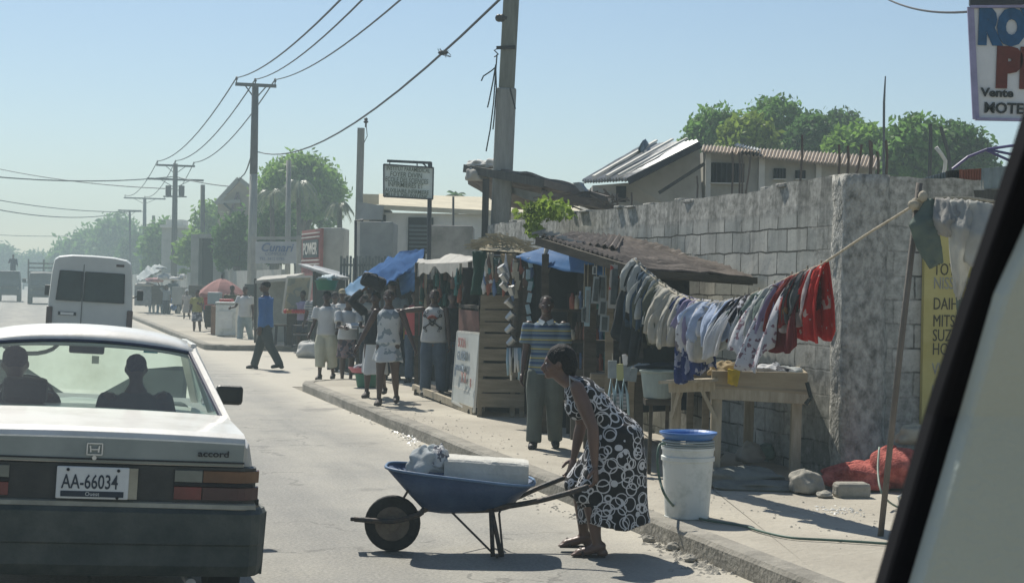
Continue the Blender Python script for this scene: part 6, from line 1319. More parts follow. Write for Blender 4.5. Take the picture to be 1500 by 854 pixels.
# heavy cloths on the second rope, right of the post
r2 = [W(1345, 297, 10.1), W(1372, 290, 10.05), W(1420, 290, 10.0), (W(1475, 298, 9.95)), W(1540, 300, 9.9)]
tag(MB().tube(r2, .009, 6).build('clothes_rope', m_rope), 'second short rope from the leaning post going behind the dark window pillar', 'rope')
def bigcloth(label, pts, mat, seed, amp=.02):
    rows = pts; return drape('garment', label, 'garment', rows, mat, amp, .006, None, seed)
gc = cl('grey green wool', (.17, .21, .18)); lg = cl('light grey wool', (.50, .50, .46)); lg2 = cl('warm grey wool', (.40, .39, .36))
bigcloth('dark grey-green sleeve hanging nearest the rope knot', [[(1356, 292, 10.06), (1372, 290, 10.05)], [(1331, 330, 10.0), (1374, 322, 9.96)], [(1344, 366, 9.98), (1378, 352, 9.95)], [(1362, 394, 9.98), (1382, 384, 9.98)]], gc, 1)
bigcloth('light grey folded blanket over the second rope beside the grey-green sleeve', [[(1370, 290, 10.04), (1392, 291, 10.02), (1412, 292, 10.0)], [(1366, 320, 9.95), (1382, 326, 9.88), (1404, 318, 9.94)], [(1374, 343, 9.95), (1388, 348, 9.92), (1400, 344, 9.95)]], lg2, 2)
bigcloth('pale wool garment with long twisted sleeve hanging lowest by the window pillar', [[(1392, 293, 10.0), (1418, 293, 9.98), (1440, 296, 9.96)], [(1388, 330, 9.93), (1412, 336, 9.85), (1434, 332, 9.93)], [(1392, 380, 9.95), (1406, 386, 9.9), (1424, 378, 9.94)], [(1398, 430, 9.97), (1404, 440, 9.95), (1410, 432, 9.97)]], lg, 3)
bigcloth('broad pale grey jumper draped partly behind the window pillar', [[(1420, 294, 9.96), (1450, 298, 9.94), (1490, 300, 9.92)], [(1410, 340, 9.9), (1446, 346, 9.82), (1480, 340, 9.9)], [(1412, 384, 9.9), (1440, 400, 9.86), (1474, 396, 9.9)]], lg, 4)
bigcloth('thin grey strip of cloth trailing below the pale wool garment', [[(1396, 390, 10.0), (1408, 390, 10.0)], [(1400, 430, 10.02), (1409, 432, 10.02)], [(1402, 462, 10.04), (1408, 458, 10.04)]], gc, 5, .015)
# ================================================================ TABLES, BASINS, BUCKET
tb = thing('wooden_table', 'sun-bleached wooden table with a deep tray top standing before the block wall', 'table', gpx(1110, 704)); Yt = 13.45
def vleg(x, Y_, ytop, yb=None, w_=.085, nm='leg', m=m_pine, par=None): MB().bar(gp_at(x, Y_), W(x, ytop, Y_), w_, w_*.8).build(nm, m, par or tb, world=True, bev=.004)
vleg(1050, 13.4, 572); vleg(1167, 13.55, 578); vleg(1098, 14.9, 570); vleg(1190, 15.0, 575)
fr0, fr1 = W(1040, 576, 13.32), W(1186, 584, 13.45)
MB().bar(fr0, fr1, .05, .09).build('front_rail', m_pine, tb, world=True, bev=.004)
a, b = W(1043, 543, 13.3), W(1183, 546, 13.42); c, d = W(1043, 569, 13.3), W(1183, 578, 13.42); mp2 = M('tray timber', (.25, .20, .13), .88, .25, 2.5, .3, 26, stretch=(.8, 6, 6), col2=(.33, .28, .19))
ty = MB().prism([a, b, d, c], (0, .03, 0)).build('tray_front', mp2, tb, world=True, bev=.004)
bk = Vector((.15, 1.35, 0)); MB().prism([a+bk, b+bk, d+bk, c+bk], (0, .03, 0)).build('tray_back', mp2, tb, world=True)
MB().prism([a, a+bk, c+bk, c], (.03, 0, 0)).build('tray_side', mp2, tb, world=True); MB().prism([b-Vector((.03, 0, 0)), b+bk-Vector((.03, 0, 0)), d+bk-Vector((.03, 0, 0)), d-Vector((.03, 0, 0))], (.03, 0, 0)).build('tray_side', mp2, tb, world=True)
MB().prism([c+Vector((0, 0, .02)), d+Vector((0, 0, .02)), d+bk+Vector((0, 0, .02)), c+bk+Vector((0, 0, .02))], (0, 0, .02)).build('tray_floor', m_plank, tb, world=True)
tb2 = thing('wooden_bench', 'lower bleached bench with diagonal braces butting against the tray table', 'table', gp_at(1000, 13.6))
MB().bar(W(974, 559, 13.5), W(1052, 556, 13.3), .30, .025, up=(0, 0, 1)).build('top', m_pine, tb2, world=True); MB().bar(W(980, 566, 13.45), W(1048, 564, 13.3), .03, .10).build('apron', m_pine, tb2, world=True)
vleg(991, 13.6, 562, par=tb2, w_=.08); MB().bar(W(985, 612, 13.5), W(999, 566, 13.45), .05, .03).bar(W(1026, 566, 13.35), W(1048, 612, 13.33), .05, .03).build('brace', m_pine, tb2, world=True)
bt = thing('display_table', 'shaded plank table with goods laid out beneath the washing, left of the bench', 'table', gp_at(990, 14.6)); MB().bar(W(918, 546, 14.6), W(1042, 542, 14.2), .55, .03).build('top', m_plank, bt, world=True)
for x, Y_ in ((925, 14.7), (1035, 14.1), (1012, 14.9)): vleg(x, Y_, 548, w_=.06, m=m_plank, par=bt)
MB().bar(W(1000, 552, 14.1), W(1042, 551, 14.0), .03, .12).build('apron', m_plank, bt, world=True)
def basin(nm, label, cat, c, r, h, mat, top=1.0, group=None, rimr=.012, handles=False, lidmat=None, sx=1):
    t = thing(nm, label, cat, c, 0, group); b0 = r*.76
    MB().lathe([(0, 0), (b0, 0), (b0+.01, .01), (r*.98, h-.02), (r, h-.02), (r+rimr, h-.008), (r+rimr, h), (r-.004, h), (b0-.004, .012), (0, .012)], n=28, sx=sx).build('bowl', mat, t, smooth=False); return t
m_basin = M('pale grey plastic', (.26, .31, .29), .5, .12, 5, .05); m_gbasin = M('green plastic', (.03, .15, .09), .5, .15, 5, .05); m_wp = M('white plastic', (.40, .43, .39), .5, .12, 6, .12, 30, col2=(.60, .62, .58), thr=(.28, .5), spec=.4); m_bluep = M('blue plastic', (.05, .15, .38), .4, .15, 6, .05, spec=.5)
basin('tub', 'deep pale grey tub set under the display table edge by the bench', 'tub', W(966, 583, 13.9), .165, .235, m_basin); MB().bar(gp_at(966, 13.9), W(966, 583, 13.9), .04).build('x', m_plank) if False else None
st2 = thing('low_stand', 'low shaded stand under the deep pale grey tub', 'stand', gp_at(966, 13.9)); MB().box(W(966, 588, 13.9), (.26, .26, .05)).build('top', m_plankd, st2, world=True)
for x in (954, 978): MB().bar(gp_at(x, 13.9), W(x, 590, 13.9), .03).build('leg', m_plankd, st2, world=True)
# goods on and at the display table
blob('folded_clothes', 'dark folded clothes lying on the display table', 'clothes', W(985, 540, 14.4), (.30, .18, .05), dgr, 4, .25); blob('folded_clothes', 'grey folded clothes at the corner of the display table', 'clothes', W(940, 541, 14.6), (.16, .16, .05), grw, 5, .25)
rs = random.Random(9)
for k, (x, y, w_, h_, mt, lab) in enumerate(((897, 541, 13, 26, m_lt, 'white paper packet pinned leftmost at the table edge'), (908, 545, 11, 24, M('pale yellow card', (.42, .42, .20), .7, .1, 5, 0), 'pale yellow card between two white packets at the table edge'), (918, 546, 10, 24, m_lt, 'grey-white packet right of the pale yellow card'), (928, 549, 10, 20, m_lt, 'small rounded white packet at the right of the row'), (916, 527, 8, 16, wht, 'upright white label card above the row of packets'), (922, 515, 10, 14, M('tan card', (.30, .22, .13), .8, .1, 5, 0), 'small tan box standing above the packets'))):
    p = W(x, y, 14.15); t = thing('paper_packet', lab, 'packet', p); MB().box((0, 0, 0), (w_/170, .03, h_/170), rot=Matrix.Rotation(rs.uniform(-.12, .12), 3, 'Y')).build('packet', mt, t, bev=.004); MB().tube([(0, .0, h_/340), (0, .03, h_/340+.06)], .004, 4).build('string', m_cream, t)
bgp = thing('hanging_bag', 'pale blue looped straps with a checked grey pouch hung below the packets', 'bag', W(908, 590, 14.0))
for k, x in enumerate((893, 902, 912)): MB().tube([W(x-2, 612, 14), W(x-1, 580, 14), W(x+2, 556, 14), W(x+7, 578, 14), W(x+9, 608, 14)], .012, 6).build('strap', m_paleb, bgp, world=True, smooth=True)
MB().box(W(907, 588, 14.02), (.13, .04, .14)).build('pouch', pattern('check', (.34, .34, .34), (.14, .16, .17), 30, 'stripes', .6), bgp, world=True, bev=.01)
MB().prism([W(892, 565, 14.6), W(924, 572, 14.6), W(924, 580, 14.6), W(892, 574, 14.6)], (0, .1, 0))
bb2 = tag(MB().box(W(882, 556, 15.3), (.22, .2, .12)).build('wooden_crate', m_plank, None, bev=.01), 'small dim wooden crate behind the looped straps at the stall post', 'crate')
# clothes in the tray
drape('cloth', 'yellow cloth hanging over the front of the tray', 'cloth', [[(1066, 541, 13.6), (1086, 541, 13.6)], [(1066, 541, 13.26), (1085, 541, 13.26)], [(1066, 562, 13.24), (1080, 566, 13.24)]], cl('yellow', (.55, .42, .05)), .02, .005, None, 4)
blob('cloth', 'peach and cream cloth bunched at the corner of the tray', 'cloth', W(1062, 543, 13.5), (.14, .14, .07), cl('peach', (.48, .38, .22)), 6, .35); blob('cloth', 'white and dark rumpled cloth lying in the middle of the tray', 'cloth', W(1130, 544, 13.6), (.16, .15, .06), pattern('white black rumple', (.45, .45, .44), (.04, .04, .045), 9, 'floral', .55), 8, .35)
blob('cloth', 'grey rumpled cloth at the far end of the tray', 'cloth', W(1156, 545, 13.7), (.15, .15, .045), grw, 9, .35)
m_ = M('dark thermos', (.03, .035, .03), .5, .3, 5, 0)
mb = MB(); mb.tube([W(1182, 560, 13.3), W(1188, 582, 13.28), W(1180, 592, 13.28)], .018, 6); tag(mb.build('strap', m_), 'black strap dangling at the end of the tray table', 'strap')
blob('bundle', 'dusty grey-green sheet bundle lying in the shade under the tray table', 'bundle', gp_at(1078, 13.2)+Vector((0, 0, .05)), (.42, .22, .09), M('dusty cloth', (.16, .17, .15), .95, .25, 4, .4), 3, .25); blob('bundle', 'long grey sheet spread on the ground from the table toward the stone', 'bundle', gp_at(1120, 13.0)+Vector((0, 0, .02)), (.42, .20, .05), M('dusty cloth', (.16, .17, .15)), 7, .25)
# bucket stack
bc = gpx(1006, 757); bu = thing('bucket', 'tall white plastic bucket topped with a blue basin standing at the kerb', 'bucket', bc); s_ = 2400/bc.y and bc.y/2400
r0 = 32*s_; r1 = 38*s_; hh = 97*s_; prof = [(0, 0), (r0, 0), (r0+.004, .008)]
for z, r in ((.0, r0), (.55, r0+(r1-r0)*.6), (.83, r1-.004), (.84, r1+.006), (.90, r1+.006), (.91, r1-.004), (1.0, r1)): prof.append((r, z*hh+.01))
prof += [(r1+.006, hh+.012), (r1+.006, hh+.03), (r1-.006, hh+.03), (r1-.01, hh-.02), (0, hh-.02)]
MB().lathe(prof, n=36).build('shell', m_wp, bu, smooth=False)
mb = MB()
for k in range(4): z = hh+.018+k*.016; mb.lathe([(r1-.01, z), (r1+.004, z+.001), (r1+.004, z+.006), (r1-.01, z+.012)], n=36)
mb.build('stacked_rims', M('grey rims', (.36, .40, .38), .5, .15, 6, 0), bu); z = hh+.080
MB().lathe([(0, z), (r1*.9, z), (r1*.96, z+.012), (r1+.012, z+.035), (r1+.02, z+.040), (r1+.02, z+.052), (r1+.004, z+.052), (r1-.01, z+.04), (r1*.85, z+.016), (0, z+.016)], n=36).build('blue_basin', m_bluep, bu)
hs = [W(974, 650, 11.0), W(966, 652, 10.95), W(963, 672, 10.9), W(966, 700, 10.9), W(976, 728, 10.85)]+[gpx(*q)+Vector((0, 0, .012)) for q in ((998, 752), (1030, 763), (1060, 768), (1090, 773), (1120, 782), (1160, 790), (1210, 793), (1260, 796), (1330, 800), (1420, 800))]
def smooth_path(P, n=5):
    P = [Vector(p) for p in P]; out = []
    for i in range(len(P)-1):
        a, b, c, d = P[max(i-1, 0)], P[i], P[i+1], P[min(i+2, len(P)-1)]
        for k in range(n): t = k/n; out.append(.5*((2*b)+(c-a)*t+(2*a-5*b+4*c-d)*t*t+(3*b-a-3*c+d)*t**3))
    out.append(P[-1]); return out
tag(MB().tube(smooth_path(hs), .009, 8).build('garden_hose', M('green hose', (.07, .12, .09), .5, .2, 6, 0), smooth=True), 'thin green hose curling from the bucket rim across the pavement', 'hose')
# rocks
m_stone = M('dusty stone', (.22, .21, .18), .95, .3, 6, .6, 30, col2=(.34, .32, .27))
def rock(label, c, r, seed, nm='stone', group=None, mat=None): return blob(nm, label, 'stone', c, r, mat or m_stone, seed, .22, group, rz=seed)
rock('rough grey stone at the foot of the tray table leg', gpx(1180, 722)+Vector((0, 0, .07)), (.15, .13, .11), 2); 
bs = thing('broken_block', 'broken pale concrete block in front of the red sacks', 'block', gpx(1247, 727)); MB().box((0, 0, .05), (.27, .16, .12), rz=.1).build('block', m_stone, bs, bev=.03)
rock('small stone between the broken block and the rough grey stone', gpx(1208, 728)+Vector((0, 0, .02)), (.07, .06, .03), 5)
m_reds = M('red net sack', (.22, .035, .03), .9, .3, 14, .9, 60, col2=(.50, .14, .11), thr=(.35, .65)); 
blob('red_sack', 'slumped red sack lying flat against the wall, widest of the red pile', 'sack', gpx(1275, 722)+Vector((0, .3, .08)), (.40, .25, .13), m_reds, 3, .28); blob('red_sack', 'upright red sack behind the pile with a pale bag resting before it', 'sack', gpx(1325, 700)+Vector((0, .35, .28)), (.20, .16, .26), m_reds, 6, .2); blob('red_sack', 'plump red sack nearest the window pillar', 'sack', gpx(1322, 722)+Vector((0, .2, .16)), (.24, .22, .18), m_reds, 9, .2)
blob('white_sack', 'pale cream bag wedged on the red sacks', 'sack', gpx(1345, 715)+Vector((0, .1, .40)), (.16, .12, .10), m_cream, 2, .25); blob('white_sack', 'small crumpled white plastic bag by the wall corner', 'sack', gpx(1275, 700)+Vector((0, .1, .14)), (.08, .08, .08), m_sack, 4, .3)
jg = thing('plastic_jug', 'small pale plastic jug half hidden by the window pillar', 'jug', gpx(1334, 748)); MB().lathe([(0, 0), (.06, 0), (.06, .12), (.025, .16), (.025, .19), (0, .19)], n=16).build('body', m_wp, jg, smooth=True); MB().tube([(-.05, 0, .12), (-.09, 0, .10), (-.07, 0, .03)], .01, 6).build('handle', m_wp, jg)
tag(MB().tube(smooth_path([W(1288, 655, 12.2), W(1286, 690, 12.0), W(1292, 722, 11.8), gpx(1312, 745)+Vector((0, 0, .02)), gpx(1345, 750)+Vector((0, 0, .01))]), .008, 6).build('garden_hose', M('pale hose', (.20, .25, .20), .5, .2, 6, 0), smooth=True), 'pale thin hose hanging down by the red sacks', 'hose')
# rubble and litter along the kerb
def scatter(name, label, path, spread, n, r0, r1, mats, seed, z0=0.0):
    rs = random.Random(seed); mb = MB()
    for k in range(n):
        u = rs.random()*(len(path)-1); i = int(u); x = path[i][0]+(path[i+1][0]-path[i][0])*(u-i); y = path[i][1]+(path[i+1][1]-path[i][1])*(u-i); p = G(x+rs.gauss(0, spread), y+rs.gauss(0, spread*.35), z0); r = rs.uniform(r0, r1)*(.5+rs.random())
        d = [Vector((rs.uniform(.6, 1)*r*math.cos(a), rs.uniform(.6, 1)*r*math.sin(a), 0)) for a in [2*math.pi*q/5 for q in range(5)]]; tp = p+Vector((rs.uniform(-.2, .2)*r, 0, r*rs.uniform(.3, .7))); mb.add([p+q for q in d]+[tp], [(q, (q+1) % 5, 5) for q in range(5)])
    o = mb.build(name, mats); o['kind'] = 'stuff'; o['label'] = label; return o
scatter('gravel', 'loose rubble along the kerb', [(955, 778), (985, 800), (1020, 818), (1060, 840)], 16, 420, .012, .03, m_stone, 1); scatter('gravel', 'grit along the kerb', [(500, 590), (560, 620), (620, 655), (700, 700), (850, 760)], 10, 420, .008, .022, m_stone, 2)
scatter('litter', 'pale litter scraps in the gutter', [(478, 578), (505, 590), (530, 605), (590, 634), (612, 648)], 5, 130, .015, .035, m_white, 3); scatter('gravel', 'debris heap by the far kerb', [(198, 455), (215, 462), (240, 472), (262, 480), (285, 488)], 5, 420, .03, .12, m_stone, 4); scatter('litter', 'litter scraps near the yard', [(1190, 745), (1230, 748), (1262, 752)], 8, 90, .006, .016, m_white, 5, GZ)
scatter('gravel', 'pebbles strewn on the pavement', [(800, 690), (900, 700), (1000, 720), (1200, 770), (1400, 790)], 40, 260, .005, .012, m_stone, 6, GZ); scatter('gravel', 'grit on the pavement', [(560, 600), (640, 620), (740, 660)], 22, 200, .005, .014, m_stone, 7, GZ)
for i, (x, y, r, lab) in enumerate(((986, 805, .06, 'pale round stone in the kerb rubble near the heel of the woman'), (950, 793, .05, 'flat stone lying in the gutter just past the dress hem'), (968, 786, .045, 'darker stone in the kerb rubble behind the dress'), (1012, 822, .05, 'white stone nearest the picture bottom in the kerb rubble'), (585, 630, .04, 'green crushed plastic bit in the gutter'), (607, 641, .035, 'white crushed cup in the gutter beside the kerb'))): rock(lab, G(x, y, 0)+Vector((0, 0, r*.3)), (r, r*.8, r*.55), i+20, 'stone' if i < 4 else 'litter_piece', mat=m_stone if i < 4 else (m_gbasin if i == 4 else m_wp))
# ================================================================ YELLOW PANEL, PATCHED SHEETS, HANGING SIGN
yp = thing('yellow_hoarding', 'tall yellow panel hand-lettered with car makes fixed on the return wall', 'sign', RD(S_C-.1, WALLT+.9, 0), TH)
# place in wall frame: local x along the return wall
xl = (wmat(yp).inverted() @ WT(1347, 500, ST_(yp.location)[1])).x
d0 = ray(1346, 500); pl_n = Vector((-ST, CT, 0)); k_ = (yp.location-Vector((0, 0, H))).dot(pl_n)/d0.dot(pl_n); hit = Vector((0, 0, H))+d0*k_; xl = (wmat(yp).inverted() @ hit).x
m_yel = M('weathered yellow paint', (.40, .34, .10), .8, .2, 2.2, .1, 20, col2=(.54, .48, .20), thr=(.3, .7))
MB().box((xl+.75, -.05, 1.17), (1.5, .04, 2.15)).build('panel', m_yel, yp); m_yl = M('dark olive lettering', (.09, .08, .05), .8, .3, 9, 0); m_yg = M('grey lettering', (.30, .30, .26), .8, .3, 9, 0)
def yz(py): d = ray(1365, py); k = (yp.location-Vector((0, 0, H))).dot(pl_n)/d.dot(pl_n); return H+d.z*k
for s, py, mt in (('TOYOTA', 403, m_yl), ('NISSAN', 423, m_yg), ('DAIHATSU', 453, m_yl), ('MITSUBISHI', 478, m_yl), ('SUZUKI', 499, m_yl), ('HONDA', 519, m_yl), ('VW - KIA', 548, m_yg), ('ISUZU', 580, m_yg)):
    text(s, .145, mt, yp, (xl+.085, -.074, yz(py)), (R(90), 0, 0), 'lettering', .002, sx=.70, bold=0)
psh = thing('patched_sheets', 'patched black, red and grey-blue metal sheets topping the return wall', 'fence', W(1430, 280, 14.2)); Ys = 14.1
for i, (q, mt) in enumerate(((((1350, 262), (1385, 252), (1386, 292), (1350, 284)), M('blue grey sheet', (.16, .20, .21), .7, .3, 4, .2)), (((1386, 251), (1406, 249), (1406, 280), (1387, 280)), m_black), (((1406, 249), (1438, 247), (1437, 277), (1406, 280)), M('red brown sheet', (.27, .10, .065), .8, .3, 4, .2)), (((1438, 247), (1540, 238), (1540, 275), (1437, 277)), M('blue grey sheet', (.16, .20, .21))), (((1375, 280), (1540, 277), (1540, 296), (1378, 300)), m_wood))):
    a_, b_, c_, d_ = [W(x, y, Ys-.02*i) for x, y in q]; tin(a_, b_, c_, d_, 8, .012, 3).build('sheet', mt, psh, world=True, solid=.008)
tf = thing('tent_frame', 'thin blue-violet frame of a tent roof behind the patched sheets', 'frame', W(1475, 240, 16)); 
for pts in (((1395, 248), (1418, 230), (1446, 219), (1480, 214), (1520, 212)), ((1444, 220), (1480, 236), (1520, 246)), ((1446, 219), (1480, 226), (1520, 222))): MB().tube([W(x, y, 16) for x, y in pts], .014, 6).build('pole', M('violet pipe', (.06, .05, .16), .5, .2, 5, 0), tf, world=True)
hsn = thing('hanging_sign', 'large white hand-painted sign with a violet frame, blue RO and red P lettering', 'sign', W(1500, 170, 13)); Yh = 13.0
q = [W(1421, 11, Yh), W(1429, 175, Yh), W(1686, 180, Yh), W(1680, 10, Yh)]
MB().prism(q, (0, .05, 0)).build('board', M('white sign paint', (.62, .64, .64), .7, .12, 2, .1), hsn, world=True); fr = MB()
for i in range(4): fr.bar(q[i]-Vector((0, .01, 0)), q[(i+1) % 4]-Vector((0, .01, 0)), .05, .02)
fr.build('board_frame', M('violet frame paint', (.26, .25, .38), .6, .2, 5, 0), hsn, world=True); inv = wmat(hsn).inverted(); m_sb = M('sign blue', (.02, .085, .18), .7, .25, 8, 0); m_sr = M('sign brown red', (.12, .028, .02), .7, .25, 8, 0); m_sk = M('sign black', (.03, .035, .035), .7, .25, 8, 0)
for s, x, y, hp, mt, bo, sx in (('ROY', 1433, 61, 46, m_sb, .03, .72), ('PIECES', 1459, 124, 52, m_sr, .03, .9), ('Vente', 1437, 141, 12, m_sk, .003, 1.15), ('MOTEUR', 1441, 165, 15, m_sk, .003, 1.0)):
    text(s, hp*Yh/FPX/.70, mt, hsn, inv @ W(x, y, Yh-.012), (R(90), R(1), 0), 'lettering', .004, sx=sx, bold=bo)
MB().bar(gp_at(1698, 12.9), W(1692, -20, 12.9), .08).build('sign_post', m_metal, hsn, world=True); MB().bar(W(1420, 4, 13.0), W(1694, -2, 12.9), .05).build('arm', m_metal, hsn, world=True)
# ================================================================ WINDOW PILLAR OF OUR OWN VEHICLE
wp = thing('windscreen_pillar', 'black door pillar and grey inner trim of the vehicle we look out of', 'car pillar', W(1400, 600, .85))
def band(pts_l, pts_r, Ys_, th, mat, nm):
    vs = []; n = len(pts_l)
    for (l, r, y) in zip(pts_l, pts_r, Ys_): vs += [W(*l, y), W(*r, y), W(*r, y)+Vector((0, th, 0)), W(*l, y)+Vector((0, th, 0))]
    fs = []
    for i in range(n-1):
        for j in range(4): fs.append((i*4+j, i*4+(j+1) % 4, (i+1)*4+(j+1) % 4, (i+1)*4+j))
    fs += [(3, 2, 1, 0), tuple((n-1)*4+k for k in range(4))]; return MB().add(vs, fs).build(nm, mat, wp, world=True, bev=.004)
ys = [.66, .72, .80, .88, .96]
band([(1582, -20), (1506, 215), (1431, 430), (1371, 610), (1262, 980)], [(1720, -40), (1616, 150), (1492, 430), (1436, 610), (1326, 980)], ys, .03, M('matt black pillar', (.004, .004, .006), .8, .2, 8, 0, spec=.1), 'pillar')
band([(1690, 0), (1590, 190), (1478, 430), (1424, 610), (1312, 980)], [(2300, 0), (2200, 190), (2000, 430), (1900, 610), (1800, 980)], [y-.03 for y in ys], .03, M('grey door trim', (.37, .415, .385), .85, .06, 3, .25, 220), 'door_trim')
# ================================================================ WHEELBARROW
m_blue = M('chipped blue enamel', (.016, .040, .10), .55, .3, 5, .3, 40, col2=(.05, .09, .16), thr=(.35, .75), spec=.4); m_tubeb = M('worn steel tube', (.03, .033, .036), .6, .4, 14, .3, metal=.3, col2=(.12, .085, .06), thr=(.4, .75)); m_board2 = M('old tyre wood', (.07, .07, .06), .85, .4, 8, .3)
w0 = G(575, 807, 0); sc_ = w0.y/FPX; wb = thing('wheelbarrow', 'dented blue wheelbarrow with one dark solid wheel, carrying a white bundle and a grey block', 'wheelbarrow', w0, 0)
def bx(px, py, dy=0): q = W(px, py, w0.y+dy)-w0; return q
wc = bx(575, 766); rw = .178
wh = thing_part('wheel', wb, wc); 
MB().tube([(0, -.03, 0), (0, .03, 0)], rw, 32).build('tyre', m_rubber, wh, bev=.015); mb = MB().tube([(0, -.034, 0), (0, .034, 0)], rw*.62, 24).tube([(0, -.06, 0), (0, .06, 0)], .022, 10).tube([(0, -.045, 0), (0, .045, 0)], .05, 14); mb.build('hub', M('rusty hub', (.09, .07, .055), .85, .4, 9, .4, 40, col2=(.20, .17, .13)), wh, bev=.006)
for s in (-1, 1):
    dy = s*.12; far = s*.27
    P = [bx(519, 760, s*.07), bx(575, 763, s*.085), bx(614, 753, dy), bx(628, 744, dy), bx(700, 747, s*.16), bx(745, 741, s*.20), bx(790, 733, far), bx(835, 721 if s < 0 else 716, far), bx(862, 712 if s < 0 else 697, s*.29)]
    if s > 0: P = [bx(519, 760, s*.07), bx(575, 763, s*.085), bx(614, 750, dy), bx(640, 742, dy), bx(700, 740, s*.16), bx(745, 733, s*.20), bx(790, 714, far), bx(838, 695, s*.29)]
    MB().tube(smooth_path(P, 4), .017, 8).build('frame_rail', m_tubeb, wb, smooth=True)
    MB().tube([bx(719, 745, s*.2), bx(722, 815, s*.22)], .014, 8).tube([bx(720, 745, s*.2), bx(734, 815, s*.22)], .014, 8).build('leg', m_tubeb, wb, smooth=True)
    MB().tube([bx(662, 750, s*.14), bx(722, 810, s*.22)], .007, 6).build('leg_brace', m_tubeb, wb); MB().tube([bx(735, 742, s*.19), bx(731, 752, s*.2), bx(737, 815, s*.21)], .007, 6).build('leg_brace', m_tubeb, wb); MB().tube([bx(605, 706, s*.2), bx(592, 728, s*.12)], .008, 6).build('tray_stay', m_tubeb, wb)
MB().bar(bx(519, 760, -.08), bx(519, 760, .08), .05, .025).build('nose_bar', m_tubeb, wb, bev=.006)
MB().tube([bx(728, 814, -.22), bx(728, 814, .22)], .012, 6).build('foot_bar', m_tubeb, wb)
# tray: lofted from rim to floor
def ring(x0, y0, x1, y1, wd, n=36):
    a, b = bx(x0, y0), bx(x1, y1); out = []
    for k in range(n):
        t = 2*math.pi*k/n; ex = math.copysign(abs(math.cos(t))**.5, math.cos(t)); ey = math.copysign(abs(math.sin(t))**.55, math.sin(t)); u = .5+.5*ex; p = a.lerp(b, u); out.append(p+Vector((0, ey*wd*(.8+.2*u), 0)))
    return out
rings = [ring(640, 748, 735, 745, .15), ring(622, 745, 748, 741, .19), ring(596, 716, 766, 720, .27), ring(566, 681, 783, 706, .33)]
mb = MB(); n = 36; vs = [p for r_ in rings for p in r_]; fs = [(i*n+j, i*n+(j+1) % n, (i+1)*n+(j+1) % n, (i+1)*n+j) for i in range(3) for j in range(n)]+[tuple(range(n-1, -1, -1))]
mb.add(vs, fs).build('tray', m_blue, wb, smooth=True, solid=.006); rm = rings[-1]+[rings[-1][0], rings[-1][1]]; MB().tube(rm, .010, 6, caps=False).build('tray_rim', M('light blue rim', (.10, .17, .27), .5, .2, 5, .1), wb, smooth=True)
# load
bl = MB(); c = bx(712, 684)+w0; sb = MB(); a_, b_ = W(652, 682, w0.y), W(774, 690, w0.y)
P = []
for i in range(19):
    u = i/18; cc = a_.lerp(b_, u)+Vector((0, 0, -.01)); row = []
    for k in range(16):
        t = 2*math.pi*k/16; ex = math.copysign(abs(math.cos(t))**.35, math.cos(t)); ez = math.copysign(abs(math.sin(t))**.35, math.sin(t)); e = 1-.08*(abs(u-.5)*2)**10; row.append(cc+Vector((0, ex*.16*e, ez*.078*e+.004*nz(u*9, k)+.004*nz(u*3, k*.5))))
    P.append(row)
n = 16; sb.add([p for r_ in P for p in r_], [(i*n+j, (i+1)*n+j, (i+1)*n+(j+1) % n, i*n+(j+1) % n) for i in range(18) for j in range(n)]+[tuple(range(n)), tuple(18*n+j for j in range(n-1, -1, -1))])
tag(sb.build('foam_block', M('dirty foam block', (.42, .41, .36), .85, .2, 5, .35, 30, col2=(.54, .53, .48)), smooth=False), 'long grey-white foam-like block lying in the wheelbarrow tray', 'block')
bd = blob('cloth_bundle', 'crumpled pale blue-white sack of cloth at the front of the wheelbarrow tray', 'bundle', W(626, 678, w0.y), (.13, .15, .10), cl('bag white', (.48, .52, .53)), 6, .30)
blob('cloth_bundle', 'patterned twist of cloth between the white sack and the foam block', 'bundle', W(643, 672, w0.y-.06), (.06, .09, .085), pattern('mesh print', (.44, .45, .44), (.12, .12, .14), 26, 'floral', .56), 11, .3)
blob('plastic_bag', 'pale crumpled plastic bag in the dim space under the tray table', 'bag', gp_at(1102, 14.6)+Vector((0, 0, .10)), (.13, .10, .11), m_tarpw, 12, .3)
blob('plastic_bag', 'small greenish bag against the wall under the tray table', 'bag', gp_at(1128, 15.0)+Vector((0, 0, .08)), (.11, .09, .09), M('dull green bag', (.20, .27, .22), .6, .2, 6, .3), 13, .3)
basin('basin', 'shallow dark basin in the shade below the display table', 'basin', gp_at(1030, 14.6), .19, .12, m_tin)
# ================================================================ THE PEOPLE
tr_dark = M('dark trousers', (.03, .035, .05)); tr_jean = M('washed jeans', (.07, .10, .14), .9, .25, 5, .2); tr_pale = M('pale jeans', (.26, .32, .34), .9, .15, 5, .2); tr_grey = M('grey green trousers', (.06, .07, .065), .9, .2, 5, .2)
tee_w = M('white tee', (.50, .51, .50), .9, .1, 5, .2); sandal = M('sandal', (.05, .04, .035), .7, .3, 9, .1)
def P(label, px, fy, hy, head, pose, z=0.0, voxel=.012, **kw):
    h = hgt(px, fy, hy, z)/.985; k = min(.02, max(.006, voxel)); return person(label, stand_at(px, fy, z), h, R(head), pose, k, **kw)
STAND = dict(legR=(3, 4), legL=(-3, 4), armR=(4, 9, 12), armL=(4, 9, 12))
def walkp(a=22, b=16, k1=6, k2=22, **kw): d = dict(legR=(a, k1), legL=(-b, k2), armR=(-14, 8, 12), armL=(18, 8, 14)); d.update(kw); return d
